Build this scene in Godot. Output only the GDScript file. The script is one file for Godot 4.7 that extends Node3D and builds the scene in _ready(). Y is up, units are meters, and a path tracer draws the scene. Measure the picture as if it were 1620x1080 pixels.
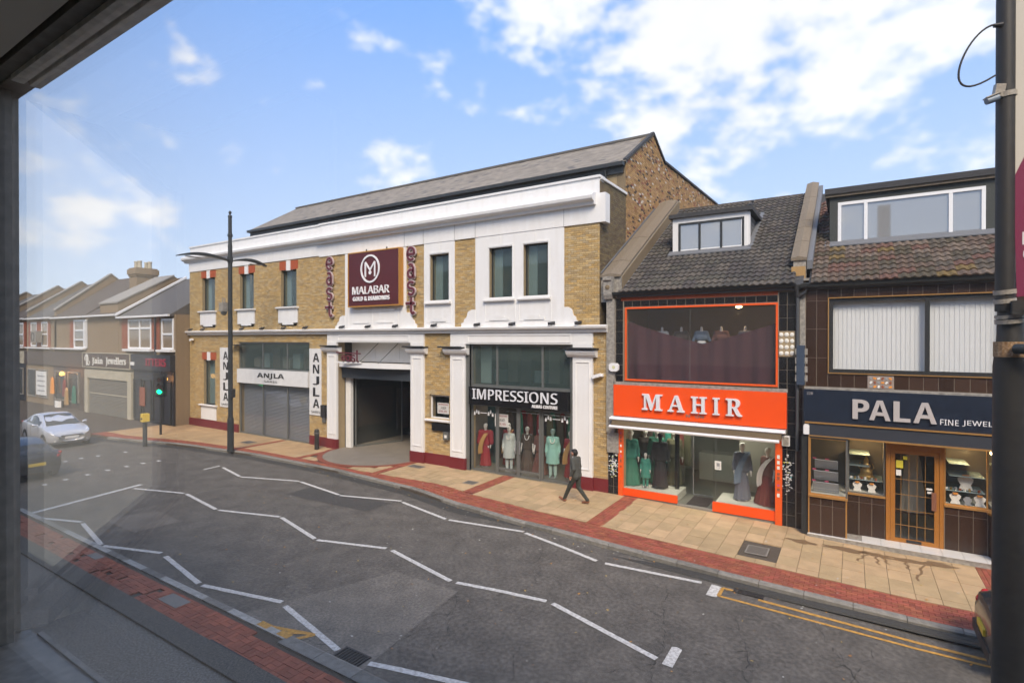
extends Node3D

const FZ := -17.4          # front of the shop buildings across the road
var M := {}
var tex := {}
var rng := RandomNumberGenerator.new()
var names := {}

class MB:
	var v := PackedVector3Array()
	var ix := PackedInt32Array()
	var uv := PackedVector2Array()
	func quad(a: Vector3, b: Vector3, c: Vector3, d: Vector3) -> void:
		var n := v.size()
		v.append_array([a, b, c, d])
		ix.append_array([n, n + 1, n + 2, n, n + 2, n + 3])
	func tri(a: Vector3, b: Vector3, c: Vector3) -> void:
		var n := v.size()
		v.append_array([a, b, c])
		ix.append_array([n, n + 1, n + 2])
	func hexa(p: Array) -> void:      # eight corners: bottom ring 0-3, top ring 4-7
		var n := v.size()
		for q in p: v.append(q)
		for f in [[0, 1, 2, 3], [7, 6, 5, 4], [0, 4, 5, 1], [1, 5, 6, 2], [2, 6, 7, 3], [3, 7, 4, 0]]:
			ix.append_array([n + f[0], n + f[1], n + f[2], n + f[0], n + f[2], n + f[3]])
	func bb(x0: float, x1: float, y0: float, y1: float, z0: float, z1: float) -> MB:
		hexa([Vector3(x0, y0, z0), Vector3(x1, y0, z0), Vector3(x1, y0, z1), Vector3(x0, y0, z1), Vector3(x0, y1, z0), Vector3(x1, y1, z0), Vector3(x1, y1, z1), Vector3(x0, y1, z1)])
		return self
	func obox(t: Transform3D, s: Vector3) -> MB:
		var p := []
		for q in [Vector3(-1, -1, -1), Vector3(1, -1, -1), Vector3(1, -1, 1), Vector3(-1, -1, 1), Vector3(-1, 1, -1), Vector3(1, 1, -1), Vector3(1, 1, 1), Vector3(-1, 1, 1)]:
			p.append(t * (q * s * 0.5))
		hexa(p)
		return self
	func bar(a: Vector3, b: Vector3, w: float, h: float) -> MB:
		var d := b - a
		var up := Vector3.UP if absf(d.normalized().y) < 0.95 else Vector3.RIGHT
		var z := d.normalized()
		var x := up.cross(z).normalized()
		obox(Transform3D(Basis(x, z.cross(x), z), (a + b) * 0.5), Vector3(w, h, d.length()))
		return self
	func frame(x0: float, x1: float, y0: float, y1: float, z0: float, z1: float, w: float) -> MB:
		bb(x0, x1, y1 - w, y1, z0, z1)
		bb(x0, x1, y0, y0 + w, z0, z1)
		bb(x0, x0 + w, y0 + w, y1 - w, z0, z1)
		bb(x1 - w, x1, y0 + w, y1 - w, z0, z1)
		return self
	func prism(pts: PackedVector2Array, t: Transform3D, depth: float) -> MB:   # outline in local xy, depth along local z
		var tr := Geometry2D.triangulate_polygon(pts)
		var n := v.size()
		for p in pts: v.append(t * Vector3(p.x, p.y, 0))
		for p in pts: v.append(t * Vector3(p.x, p.y, depth))
		var m := pts.size()
		for k in range(0, tr.size(), 3):
			ix.append_array([n + tr[k], n + tr[k + 1], n + tr[k + 2], n + m + tr[k + 2], n + m + tr[k + 1], n + m + tr[k]])
		for i in m:
			var j := (i + 1) % m
			ix.append_array([n + i, n + j, n + m + j, n + i, n + m + j, n + m + i])
		return self
	func alongx(prof: Array, x0: float, x1: float) -> MB:   # profile of (z, y) swept along x
		var p := PackedVector2Array()
		for q in prof: p.append(Vector2(q[0], q[1]))
		return prism(p, Transform3D(Basis(Vector3(0, 0, 1), Vector3(0, 1, 0), Vector3(1, 0, 0)), Vector3(x0, 0, 0)), x1 - x0)
	func tube(pts: Array, r0: float, r1: float, seg := 8, cap := true) -> MB:
		var n := v.size()
		var m := pts.size()
		for i in m:
			var d: Vector3 = (pts[mini(i + 1, m - 1)] - pts[maxi(i - 1, 0)]).normalized()
			var up := Vector3.UP if absf(d.y) < 0.95 else Vector3.BACK
			var x := up.cross(d).normalized()
			var y := d.cross(x)
			var r := lerpf(r0, r1, float(i) / maxi(m - 1, 1))
			for k in seg:
				var a := TAU * k / seg
				v.append(pts[i] + (x * cos(a) + y * sin(a)) * r)
		for i in m - 1:
			for k in seg:
				var a := n + i * seg + k
				var b := n + i * seg + (k + 1) % seg
				ix.append_array([a, b, b + seg, a, b + seg, a + seg])
		if cap:
			for e in [0, m - 1]:
				var c := v.size()
				for k in seg: v.append(v[n + e * seg + k])
				for k in range(1, seg - 1): ix.append_array([c, c + k, c + k + 1])
		return self
	func lathe(prof: Array, at: Vector3, seg := 14, sx := 1.0, sz := 1.0, folds := 0, amp := 0.0) -> MB:
		var n := v.size()
		for i in prof.size():
			for k in seg:
				var a := TAU * k / seg
				var r: float = prof[i][0] * (1.0 + amp * sin(a * folds) * float(prof.size() - 1 - i) / maxi(1, prof.size() - 1))
				v.append(at + Vector3(cos(a) * r * sx, prof[i][1], sin(a) * r * sz))
		for i in prof.size() - 1:
			for k in seg:
				var a := n + i * seg + k
				var b := n + i * seg + (k + 1) % seg
				ix.append_array([a, b, b + seg, a, b + seg, a + seg])
		return self
	func stroke(pts: Array, w: float, z0: float, z1: float) -> MB:   # ribbon of width w along a plane curve, given thickness
		var m := pts.size()
		var n := v.size()
		for i in m:
			var d: Vector2 = (pts[mini(i + 1, m - 1)] - pts[maxi(i - 1, 0)]).normalized()
			var s := Vector2(-d.y, d.x) * w * 0.5
			for q in [[1, z0], [1, z1], [-1, z1], [-1, z0]]:
				var p: Vector2 = pts[i] + s * q[0]
				v.append(Vector3(p.x, p.y, q[1]))
		for i in m - 1:
			for k in 4:
				var a := n + i * 4 + k
				var b := n + i * 4 + (k + 1) % 4
				ix.append_array([a, b, b + 4, a, b + 4, a + 4])
		for e in [n, n + (m - 1) * 4]:
			ix.append_array([e, e + 1, e + 2, e, e + 2, e + 3])
		return self
	func add(o: MB, t: Transform3D) -> MB:
		var n := v.size()
		for p in o.v: v.append(t * p)
		for i in o.ix: ix.append(n + i)
		return self
	func mesh(off := Vector3.ZERO, smooth := false) -> ArrayMesh:
		var a := []
		a.resize(Mesh.ARRAY_MAX)
		var w := v
		if off != Vector3.ZERO:
			w = PackedVector3Array()
			for p in v: w.append(p - off)
		a[Mesh.ARRAY_VERTEX] = w
		a[Mesh.ARRAY_INDEX] = ix
		if uv.size() == v.size(): a[Mesh.ARRAY_TEX_UV] = uv
		if smooth:
			var nn := PackedVector3Array()
			nn.resize(v.size())
			for k in range(0, ix.size(), 3):
				var g := (v[ix[k + 2]] - v[ix[k]]).cross(v[ix[k + 1]] - v[ix[k]])
				for j in 3: nn[ix[k + j]] += g
			for k in nn.size(): nn[k] = nn[k].normalized()
			a[Mesh.ARRAY_NORMAL] = nn
		var m := ArrayMesh.new()
		m.add_surface_from_arrays(Mesh.PRIMITIVE_TRIANGLES, a)
		return m
	# tapered capsules joined by a smooth minimum, meshed as surface nets
	func sdf(bones: Array, cell: float, k: float) -> MB:
		var lo := Vector3(1e9, 1e9, 1e9)
		var hi := -lo
		for b in bones:
			var r := maxf(b[2], b[3]) + 2.5 * cell
			for e in [b[0], b[1]]:
				lo = lo.min(e - Vector3(r, r, r))
				hi = hi.max(e + Vector3(r, r, r))
		var nx := int((hi.x - lo.x) / cell) + 2
		var ny := int((hi.y - lo.y) / cell) + 2
		var nz := int((hi.z - lo.z) / cell) + 2
		var f := PackedFloat32Array()
		f.resize(nx * ny * nz)
		f.fill(9.0)
		for b in bones:
			var a: Vector3 = b[0]
			var ab: Vector3 = b[1] - a
			var l2 := maxf(ab.length_squared(), 1e-9)
			var r := maxf(b[2], b[3]) + k + 2.0 * cell
			var p0 := (a.min(b[1]) - Vector3(r, r, r) - lo) / cell
			var p1 := (a.max(b[1]) + Vector3(r, r, r) - lo) / cell
			for x in range(maxi(0, int(p0.x)), mini(nx, int(p1.x) + 1)):
				for y in range(maxi(0, int(p0.y)), mini(ny, int(p1.y) + 1)):
					for z in range(maxi(0, int(p0.z)), mini(nz, int(p1.z) + 1)):
						var p := lo + Vector3(x, y, z) * cell - a
						var t := clampf(p.dot(ab) / l2, 0.0, 1.0)
						var d := (p - ab * t).length() - lerpf(b[2], b[3], t)
						var i := (x * ny + y) * nz + z
						var h := clampf(0.5 + 0.5 * (f[i] - d) / k, 0.0, 1.0)
						f[i] = lerpf(f[i], d, h) - k * h * (1.0 - h)
		var id := PackedInt32Array()
		id.resize(f.size())
		id.fill(-1)
		var offs := [0, nz * ny, nz, nz * ny + nz, 1, nz * ny + 1, nz + 1, nz * ny + nz + 1]
		var cor := [Vector3(0, 0, 0), Vector3(1, 0, 0), Vector3(0, 1, 0), Vector3(1, 1, 0), Vector3(0, 0, 1), Vector3(1, 0, 1), Vector3(0, 1, 1), Vector3(1, 1, 1)]
		var edges := [[0, 1], [2, 3], [4, 5], [6, 7], [0, 2], [1, 3], [4, 6], [5, 7], [0, 4], [1, 5], [2, 6], [3, 7]]
		for x in nx - 1:
			for y in ny - 1:
				for z in nz - 1:
					var i := (x * ny + y) * nz + z
					if absf(f[i]) > 1.9 * cell: continue
					var n := 0
					for o in offs: n += int(f[i + o] < 0.0)
					if n == 0 or n == 8: continue
					var s := Vector3.ZERO
					var c := 0
					for e in edges:
						var fa: float = f[i + offs[e[0]]]
						var fb: float = f[i + offs[e[1]]]
						if (fa < 0.0) != (fb < 0.0):
							s += cor[e[0]].lerp(cor[e[1]], fa / (fa - fb))
							c += 1
					id[i] = v.size()
					v.append(lo + (Vector3(x, y, z) + s / c) * cell)
		var sx := ny * nz
		for x in range(1, nx - 1):
			for y in range(1, ny - 1):
				for z in range(1, nz - 1):
					var i := (x * ny + y) * nz + z
					if id[i] < 0: continue
					var ins := f[i] < 0.0
					for q in [[sx, nz, 1], [nz, 1, sx], [1, sx, nz]]:
						if ins == (f[i + q[0]] < 0.0): continue
						var a := id[i]
						var b: int = id[i - q[1]]
						var c: int = id[i - q[1] - q[2]]
						var d: int = id[i - q[2]]
						if a < 0 or b < 0 or c < 0 or d < 0: continue
						if ins: ix.append_array([a, c, b, a, d, c])
						else: ix.append_array([a, b, c, a, c, d])
		return self

# ---------------------------------------------------------------- scene tree helpers
func numbered(n: String) -> String:
	if not names.has(n):
		names[n] = 0
		return n
	names[n] += 1
	return "%s_%03d" % [n, names[n]]

func thing(called: String, label: String, category: String, at := Vector3.ZERO, turn := 0.0, group := "") -> Node3D:
	var o := Node3D.new()
	o.name = numbered(called)
	add_child(o)
	o.position = at
	o.rotation.y = turn
	o.set_meta("label", label)
	o.set_meta("category", category)
	if group: o.set_meta("group", group)
	return o

func setting(called: String) -> Node3D:
	var o := Node3D.new()
	o.name = called
	add_child(o)
	o.set_meta("kind", "structure")
	return o

func base_of(p: Node3D) -> Vector3:
	var o := Vector3.ZERO
	var n: Node = p
	while n is Node3D and n != self:
		o += n.position
		n = n.get_parent()
	return o

# a part; the builder holds world coordinates unless the thing is turned (local = true)
func part(p: Node3D, called: String, mb: MB, m: Material, smooth := false, local := false) -> MeshInstance3D:
	var o := MeshInstance3D.new()
	o.name = called
	o.mesh = mb.mesh(Vector3.ZERO if local else base_of(p), smooth)
	o.material_override = m
	p.add_child(o, true)
	return o

func piece(p: Node3D, called: String, mesh: Mesh, m: Material, t: Transform3D) -> MeshInstance3D:
	var o := MeshInstance3D.new()
	o.name = called
	o.mesh = mesh
	o.material_override = m
	o.transform = t
	p.add_child(o, true)
	return o

func stuff(p: Node3D, called: String, mesh: Mesh, m: Material, ts: Array, cs: Array) -> MultiMeshInstance3D:
	var mm := MultiMesh.new()
	mm.transform_format = MultiMesh.TRANSFORM_3D
	mm.use_colors = true
	mm.mesh = mesh
	mm.instance_count = ts.size()
	for i in ts.size():
		mm.set_instance_transform(i, ts[i])
		mm.set_instance_color(i, cs[i])
	var o := MultiMeshInstance3D.new()
	o.name = called
	o.multimesh = mm
	o.material_override = m
	o.set_meta("kind", "stuff")
	p.add_child(o, true)
	return o

func tag(o: Node, label: String, category: String, group := "") -> void:
	o.set_meta("label", label)
	o.set_meta("category", category)
	if group: o.set_meta("group", group)

# ---------------------------------------------------------------- materials
func noise_tex(key: String, freq: float, lo: float, hi: float, oct := 4, kind := 0, size := 512, tint := Color(1, 1, 1)) -> NoiseTexture2D:
	if tex.has(key): return tex[key]
	var n := FastNoiseLite.new()
	n.seed = hash(key) % 10000
	n.noise_type = FastNoiseLite.TYPE_SIMPLEX_SMOOTH if kind == 0 else FastNoiseLite.TYPE_CELLULAR
	n.frequency = freq
	n.fractal_octaves = oct
	var t := NoiseTexture2D.new()
	t.width = size
	t.height = size
	t.seamless = true
	t.noise = n
	var g := Gradient.new()
	g.set_color(0, Color(lo * tint.r, lo * tint.g, lo * tint.b).linear_to_srgb())
	g.set_color(1, Color(hi, hi, hi).linear_to_srgb())
	t.color_ramp = g
	tex[key] = t
	return t

func mat(key: String, c: Color, rough := 0.85, metal := 0.0) -> StandardMaterial3D:
	if M.has(key): return M[key]
	var m := StandardMaterial3D.new()
	m.resource_name = key
	m.albedo_color = c.linear_to_srgb()
	m.roughness = rough
	m.metallic = metal
	m.cull_mode = BaseMaterial3D.CULL_DISABLED
	M[key] = m
	return m

func worn(m: StandardMaterial3D, t: Texture2D, scale: float, bump: Texture2D = null, cm := 0.3) -> StandardMaterial3D:
	m.albedo_texture = t
	m.uv1_triplanar = true
	m.uv1_world_triplanar = true
	m.uv1_scale = Vector3(scale, scale, scale)
	if bump:
		m.heightmap_enabled = true
		m.heightmap_texture = bump
		m.heightmap_scale = cm
	return m

func grimy(m: StandardMaterial3D, t: Texture2D) -> StandardMaterial3D:   # a second, finer pattern multiplied in
	m.detail_enabled = true
	m.detail_blend_mode = BaseMaterial3D.BLEND_MODE_MUL
	m.detail_albedo = t
	return m

func glass(key: String, c: Color, alpha: float) -> StandardMaterial3D:
	var m := mat(key, c, 0.03)
	m.transparency = BaseMaterial3D.TRANSPARENCY_ALPHA
	m.albedo_color.a = alpha
	m.metallic_specular = 0.5
	return m

func glow(key: String, c: Color, e: float) -> StandardMaterial3D:
	var m := mat(key, c, 0.5)
	m.emission_enabled = true
	m.emission = c.linear_to_srgb()
	m.emission_energy_multiplier = e
	return m

func tinted(key: String, rough: float) -> StandardMaterial3D:
	var m := mat(key, Color(1, 1, 1), rough)
	m.vertex_color_use_as_albedo = true
	return m

func make_materials() -> void:
	var big := noise_tex("large stains", 0.006, 0.78, 1.0, 5)
	var soft := noise_tex("soft wear", 0.012, 0.86, 1.0, 5)
	var grit := noise_tex("grit", 0.13, 0.38, 1.0, 4)
	var gritb := noise_tex("grit relief", 0.16, 0.0, 1.0, 2)
	var streak := noise_tex("streaks", 0.012, 0.935, 1.0, 5, 0, 512, Color(0.99, 0.97, 0.94))
	worn(mat("white_paint", Color(0.8, 0.8, 0.795), 0.6), streak, 0.22)
	worn(mat("white_trim", Color(0.77, 0.77, 0.765), 0.6), streak, 0.3)
	M.white_paint.uv1_scale = Vector3(0.55, 0.09, 0.55)
	M.white_trim.uv1_scale = Vector3(0.7, 0.2, 0.7)
	worn(mat("mortar", Color(0.34, 0.26, 0.15), 0.95), soft, 0.4)
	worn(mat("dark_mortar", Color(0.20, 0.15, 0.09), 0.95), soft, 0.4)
	worn(tinted("brick_face", 0.92), noise_tex("brick wear", 0.03, 0.72, 1.0, 4), 0.9, gritb, 0.35)
	worn(mat("plinth_red", Color(0.17, 0.016, 0.02), 0.55), soft, 0.4)
	worn(mat("lintel_red", Color(0.42, 0.09, 0.03), 0.8), soft, 0.6)
	worn(mat("asphalt", Color(0.215, 0.19, 0.158), 0.92), noise_tex("road stains", 0.018, 0.55, 1.0, 6), 0.13, noise_tex("road relief", 0.3, 0.0, 1.0, 2), 0.25)
	grimy(M.asphalt, grit)
	worn(mat("asphalt_patch", Color(0.3, 0.265, 0.22), 0.92), noise_tex("patch stains", 0.01, 0.6, 1.0, 6), 0.2, tex["road relief"], 0.25)
	grimy(M.asphalt_patch, grit)
	worn(mat("asphalt_dark", Color(0.065, 0.06, 0.053), 0.92), big, 0.16, tex["road relief"], 0.25)
	worn(mat("crack_tar", Color(0.025, 0.024, 0.023), 0.9), soft, 0.5)
	worn(mat("stain_dark", Color(0.075, 0.07, 0.06), 0.85), grit, 0.3)
	worn(mat("road_paint", Color(0.8, 0.77, 0.71), 0.8), noise_tex("paint wear", 0.05, 0.42, 1.0, 5), 0.5)
	worn(mat("yellow_paint", Color(0.68, 0.36, 0.07), 0.8), noise_tex("yellow wear", 0.04, 0.5, 1.0, 5), 0.5)
	for k in 6:
		var f: float = [1.0, 0.9, 1.1, 0.95, 1.04, 0.84][k]
		worn(mat("slab_%d" % k, Color(0.51 * f, 0.355 * f * (1.03 if k % 2 else 1.0), 0.195 * f), 0.85), noise_tex("slab wear", 0.012, 0.76, 1.0, 5), 0.35, gritb, 0.12)
	worn(mat("grout", Color(0.09, 0.07, 0.05), 0.95), soft, 0.5)
	worn(tinted("paver", 0.88), soft, 0.7, gritb, 0.2)
	for k in 4:
		var f: float = [1.0, 0.8, 1.15, 0.9][k]
		worn(mat("near_paver_%d" % k, Color(0.36 * f, 0.105 * f, 0.055 * f), 0.88), soft, 1.1, gritb, 0.25)
	for k in 3:
		var f: float = [1.0, 0.82, 1.1][k]
		worn(mat("kerb_%d" % k, Color(0.27 * f, 0.25 * f, 0.215 * f), 0.9), noise_tex("kerb wear", 0.02, 0.55, 1.0, 5), 0.6, gritb, 0.3)
	worn(mat("kerb_white", Color(0.5, 0.48, 0.43), 0.9), noise_tex("kerb wear", 0.02, 0.55, 1.0, 5), 0.6)
	worn(mat("iron", Color(0.045, 0.042, 0.04), 0.6, 0.3), grit, 0.8)
	worn(mat("concrete", Color(0.26, 0.235, 0.2), 0.9), big, 0.4)
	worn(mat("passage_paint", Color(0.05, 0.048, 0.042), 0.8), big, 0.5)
	worn(mat("entry_floor", Color(0.25, 0.215, 0.17), 0.7), big, 0.4)
	worn(mat("stone_cope", Color(0.28, 0.225, 0.16), 0.95), noise_tex("cope lichen", 0.03, 0.45, 1.0, 5), 0.7, gritb, 0.6)
	worn(mat("stone_light", Color(0.42, 0.39, 0.34), 0.9), noise_tex("cope lichen", 0.03, 0.45, 1.0, 5), 0.5, gritb, 0.5)
	worn(mat("lead", Color(0.15, 0.155, 0.165), 0.7), soft, 0.6)
	worn(tinted("slate_face", 0.75), soft, 0.6)
	for k in 6:
		var c: Color = [Color(0.115, 0.1, 0.083), Color(0.14, 0.121, 0.1), Color(0.09, 0.08, 0.068), Color(0.165, 0.138, 0.11), Color(0.12, 0.108, 0.083), Color(0.105, 0.088, 0.078)][k]
		worn(mat("dark_tile_%d" % k, c, 0.9), noise_tex("tile moss", 0.03, 0.3, 1.0, 5), 1.0, gritb, 0.4)
		c = [Color(0.25, 0.165, 0.125), Color(0.29, 0.145, 0.11), Color(0.2, 0.155, 0.12), Color(0.33, 0.24, 0.19), Color(0.17, 0.13, 0.085), Color(0.34, 0.22, 0.08)][k]
		worn(mat("red_tile_%d" % k, c, 0.92), noise_tex("tile moss 2", 0.035, 0.12, 1.0, 5, 0, 512, Color(0.9, 1.0, 0.75)), 1.1, gritb, 0.5)
	worn(mat("roof_felt", Color(0.05, 0.05, 0.052), 0.85), soft, 0.6)
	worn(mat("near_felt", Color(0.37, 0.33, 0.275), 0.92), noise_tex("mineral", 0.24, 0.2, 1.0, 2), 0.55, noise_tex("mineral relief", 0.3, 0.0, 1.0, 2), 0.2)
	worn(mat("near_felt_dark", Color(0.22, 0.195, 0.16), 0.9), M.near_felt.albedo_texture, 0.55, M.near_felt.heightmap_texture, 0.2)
	mat("black_gloss", Color(0.012, 0.012, 0.013), 0.12)
	mat("black_tile", Color(0.013, 0.013, 0.015), 0.16)
	worn(mat("brown_tile_a", Color(0.05, 0.025, 0.015), 0.32), big, 0.7)
	worn(mat("brown_tile_b", Color(0.062, 0.032, 0.02), 0.36), big, 0.9)
	worn(mat("brown_tile_c", Color(0.042, 0.022, 0.014), 0.3), big, 0.8)
	worn(mat("cream_grout", Color(0.3, 0.25, 0.19), 0.9), soft, 0.7)
	worn(mat("orange_sign", Color(0.9, 0.085, 0.004), 0.42), noise_tex("faint", 0.008, 0.93, 1.0, 4), 0.3)
	worn(mat("orange_trim", Color(0.85, 0.11, 0.01), 0.5), soft, 0.6)
	worn(mat("navy_sign", Color(0.017, 0.026, 0.047), 0.35), noise_tex("navy wear", 0.014, 0.6, 1.0, 5), 0.5)
	worn(mat("navy_awning", Color(0.014, 0.018, 0.028), 0.7), big, 0.5)
	worn(mat("maroon_sign", Color(0.105, 0.012, 0.014), 0.5), noise_tex("maroon wear", 0.012, 0.7, 1.0, 5), 0.5)
	mat("gold_edge", Color(0.55, 0.27, 0.05), 0.4, 0.3)
	worn(mat("gold_trim", Color(0.62, 0.34, 0.11), 0.38, 0.55), soft, 0.6)
	worn(mat("gold_wood", Color(0.42, 0.17, 0.03), 0.42, 0.15), soft, 0.8)
	mat("sign_letter", Color(0.72, 0.73, 0.76), 0.4)
	mat("letter_white", Color(0.82, 0.82, 0.82), 0.5)
	mat("letter_black", Color(0.02, 0.02, 0.022), 0.6)
	mat("letter_grey", Color(0.22, 0.17, 0.15), 0.7)
	mat("letter_red", Color(0.3, 0.03, 0.05), 0.6)
	mat("maroon_letter", Color(0.13, 0.02, 0.03), 0.5)
	mat("pala_letter", Color(0.56, 0.52, 0.5), 0.4, 0.2)
	worn(mat("banner_white", Color(0.74, 0.74, 0.73), 0.7), soft, 0.4)
	worn(mat("alu_grey", Color(0.17, 0.175, 0.165), 0.45, 0.3), soft, 0.6)
	worn(mat("dark_frame", Color(0.03, 0.032, 0.032), 0.4), soft, 0.6)
	mat("upvc", Color(0.8, 0.8, 0.8), 0.3)
	worn(mat("shutter", Color(0.3, 0.32, 0.35), 0.5, 0.2), soft, 0.5)
	worn(mat("shutter_tan", Color(0.24, 0.22, 0.18), 0.55, 0.1), soft, 0.5)
	glass("pane_teal", Color(0.12, 0.175, 0.165), 0.26)
	M.pane_teal.metallic = 0.2
	glass("pane_clear", Color(0.06, 0.08, 0.075), 0.06)
	glass("pane_upstairs", Color(0.5, 0.52, 0.55), 0.04)
	M.pane_upstairs.metallic = 0.0
	glass("pane_shop", Color(0.05, 0.07, 0.06), 0.1)
	glass("pane_grey", Color(0.55, 0.57, 0.58), 0.5)
	M.pane_grey.metallic = 0.42
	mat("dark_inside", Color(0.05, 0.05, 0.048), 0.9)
	mat("inside_wall", Color(0.24, 0.23, 0.19), 0.9)
	mat("inside_pale", Color(0.5, 0.5, 0.43), 0.85)
	mat("inside_floor", Color(0.13, 0.13, 0.11), 0.4)
	worn(mat("inside_brick", Color(0.14, 0.12, 0.1), 0.9), big, 0.5)
	mat("blind", Color(0.72, 0.74, 0.74), 0.75)
	worn(mat("post_black", Color(0.04, 0.037, 0.033), 0.55), noise_tex("flaking", 0.02, 0.35, 1.0, 5), 1.2, noise_tex("flaking", 0.02, 0.35, 1.0, 5), 0.2)
	worn(mat("lamp_grey", Color(0.035, 0.04, 0.043), 0.5, 0.2), soft, 0.7)
	worn(mat("steel_band", Color(0.6, 0.55, 0.47), 0.4, 0.15), grit, 0.8)
	worn(mat("rusty_band", Color(0.55, 0.42, 0.3), 0.8), noise_tex("rust", 0.03, 0.3, 1.0, 4, 0, 512, Color(1.0, 0.5, 0.1)), 3.0)
	mat("cable_black", Color(0.012, 0.012, 0.013), 0.5)
	mat("mannequin_white", Color(0.75, 0.74, 0.7), 0.4)
	mat("mannequin_teal", Color(0.3, 0.44, 0.4), 0.5)
	mat("skin", Color(0.42, 0.22, 0.14), 0.6)
	mat("hair", Color(0.012, 0.01, 0.009), 0.6)
	worn(mat("jacket", Color(0.07, 0.073, 0.064), 0.9), soft, 2.0)
	worn(mat("trousers", Color(0.042, 0.044, 0.034), 0.9), soft, 2.0)
	mat("shoe", Color(0.2, 0.07, 0.03), 0.5)
	var weave := noise_tex("cloth pattern", 0.05, 0.35, 1.0, 2, 1, 256)
	worn(mat("sari_red", Color(0.27, 0.015, 0.025), 0.7), soft, 2.0)
	worn(mat("cloth_mint", Color(0.36, 0.52, 0.47), 0.75), soft, 2.0)
	worn(mat("cloth_pale", Color(0.5, 0.56, 0.54), 0.75), soft, 2.0)
	worn(mat("cloth_aqua", Color(0.27, 0.53, 0.46), 0.75), soft, 2.0)
	worn(mat("cloth_green", Color(0.05, 0.27, 0.18), 0.75), weave, 3.0)
	worn(mat("cloth_jade", Color(0.04, 0.25, 0.19), 0.75), soft, 3.0)
	worn(mat("cloth_olive", Color(0.16, 0.15, 0.075), 0.8), weave, 3.0)
	worn(mat("cloth_taupe", Color(0.12, 0.09, 0.07), 0.8), weave, 3.0)
	worn(mat("cloth_black", Color(0.02, 0.018, 0.02), 0.8), soft, 3.0)
	worn(mat("cloth_grey", Color(0.22, 0.24, 0.3), 0.75), weave, 3.0)
	worn(mat("cloth_check", Color(0.3, 0.06, 0.05), 0.8), weave, 5.0)
	worn(mat("cloth_pattern", Color(0.3, 0.13, 0.1), 0.8), weave, 5.0)
	worn(mat("cloth_blue", Color(0.25, 0.34, 0.45), 0.8), weave, 5.0)
	worn(mat("curtain", Color(0.052, 0.014, 0.02), 0.9), soft, 1.0)
	mat("gold_cloth", Color(0.45, 0.27, 0.1), 0.5, 0.2)
	mat("brass", Color(0.6, 0.4, 0.13), 0.3, 0.8)
	mat("velvet", Color(0.75, 0.73, 0.66), 0.7)
	mat("velvet_grey", Color(0.3, 0.31, 0.32), 0.8)
	mat("pink_ribbon", Color(0.55, 0.09, 0.18), 0.6)
	mat("amber_cloth", Color(0.8, 0.3, 0.04), 0.6)
	mat("paper", Color(0.75, 0.74, 0.7), 0.8)
	mat("yellow_label", Color(0.7, 0.6, 0.05), 0.7)
	mat("silver_car", Color(0.62, 0.63, 0.67), 0.25, 0.35)
	M.silver_car.clearcoat_enabled = true
	M.silver_car.clearcoat = 0.8
	mat("black_car", Color(0.012, 0.013, 0.016), 0.18, 0.2)
	M.black_car.clearcoat_enabled = true
	M.black_car.clearcoat = 1.0
	mat("car_glass", Color(0.03, 0.035, 0.04), 0.05, 0.2)
	mat("tyre", Color(0.015, 0.015, 0.015), 0.9)
	mat("alloy", Color(0.45, 0.46, 0.48), 0.35, 0.7)
	mat("plate_yellow", Color(0.75, 0.52, 0.04), 0.5)
	mat("plate_white", Color(0.75, 0.75, 0.73), 0.5)
	mat("headlamp", Color(0.7, 0.72, 0.75), 0.1)
	mat("tail_red", Color(0.4, 0.012, 0.01), 0.15)
	worn(mat("terrace_brick", Color(0.3, 0.22, 0.135), 0.95), noise_tex("terrace wear", 0.03, 0.7, 1.0, 4), 0.6)
	worn(mat("terrace_tile", Color(0.12, 0.095, 0.075), 0.9), noise_tex("slate wear", 0.03, 0.65, 1.0, 4), 0.5)
	worn(mat("terrace_slate", Color(0.14, 0.13, 0.118), 0.85), noise_tex("slate wear", 0.03, 0.65, 1.0, 4), 0.5)
	worn(mat("render_cream", Color(0.5, 0.45, 0.34), 0.9), big, 0.4)
	worn(mat("terrace_red", Color(0.3, 0.09, 0.045), 0.9), soft, 0.6)
	mat("shop_dark", Color(0.03, 0.03, 0.033), 0.5)
	mat("shop_brown", Color(0.09, 0.065, 0.05), 0.6)
	mat("frame_black", Color(0.025, 0.025, 0.026), 0.5)
	worn(mat("frame_grey", Color(0.3, 0.27, 0.225), 0.5), noise_tex("frame wear", 0.03, 0.6, 1.0, 4), 2.0)
	worn(mat("frame_pale", Color(0.9, 0.89, 0.82), 0.6), noise_tex("frame wear", 0.03, 0.6, 1.0, 4), 2.0)
	worn(mat("near_brick", Color(0.24, 0.15, 0.09), 0.95), soft, 0.5)
	mat("room_paint", Color(0.1, 0.095, 0.085), 0.9)
	glass("clear_glass", Color(0.97, 0.96, 0.92), 0.01)
	M.clear_glass.metallic = 0.095
	worn(mat("near_render", Color(0.88, 0.76, 0.52), 0.9), soft, 0.5)
	glow("signal_green", Color(0.0, 0.75, 0.32), 2.2)
	mat("signal_off", Color(0.05, 0.01, 0.01), 0.2)
	glow("amber_lamp", Color(1.0, 0.5, 0.1), 1.6)
	glow("warm_lamp", Color(1.0, 0.75, 0.35), 3.0)
	glow("tube_lamp", Color(0.95, 1.0, 0.95), 2.0)

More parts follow.
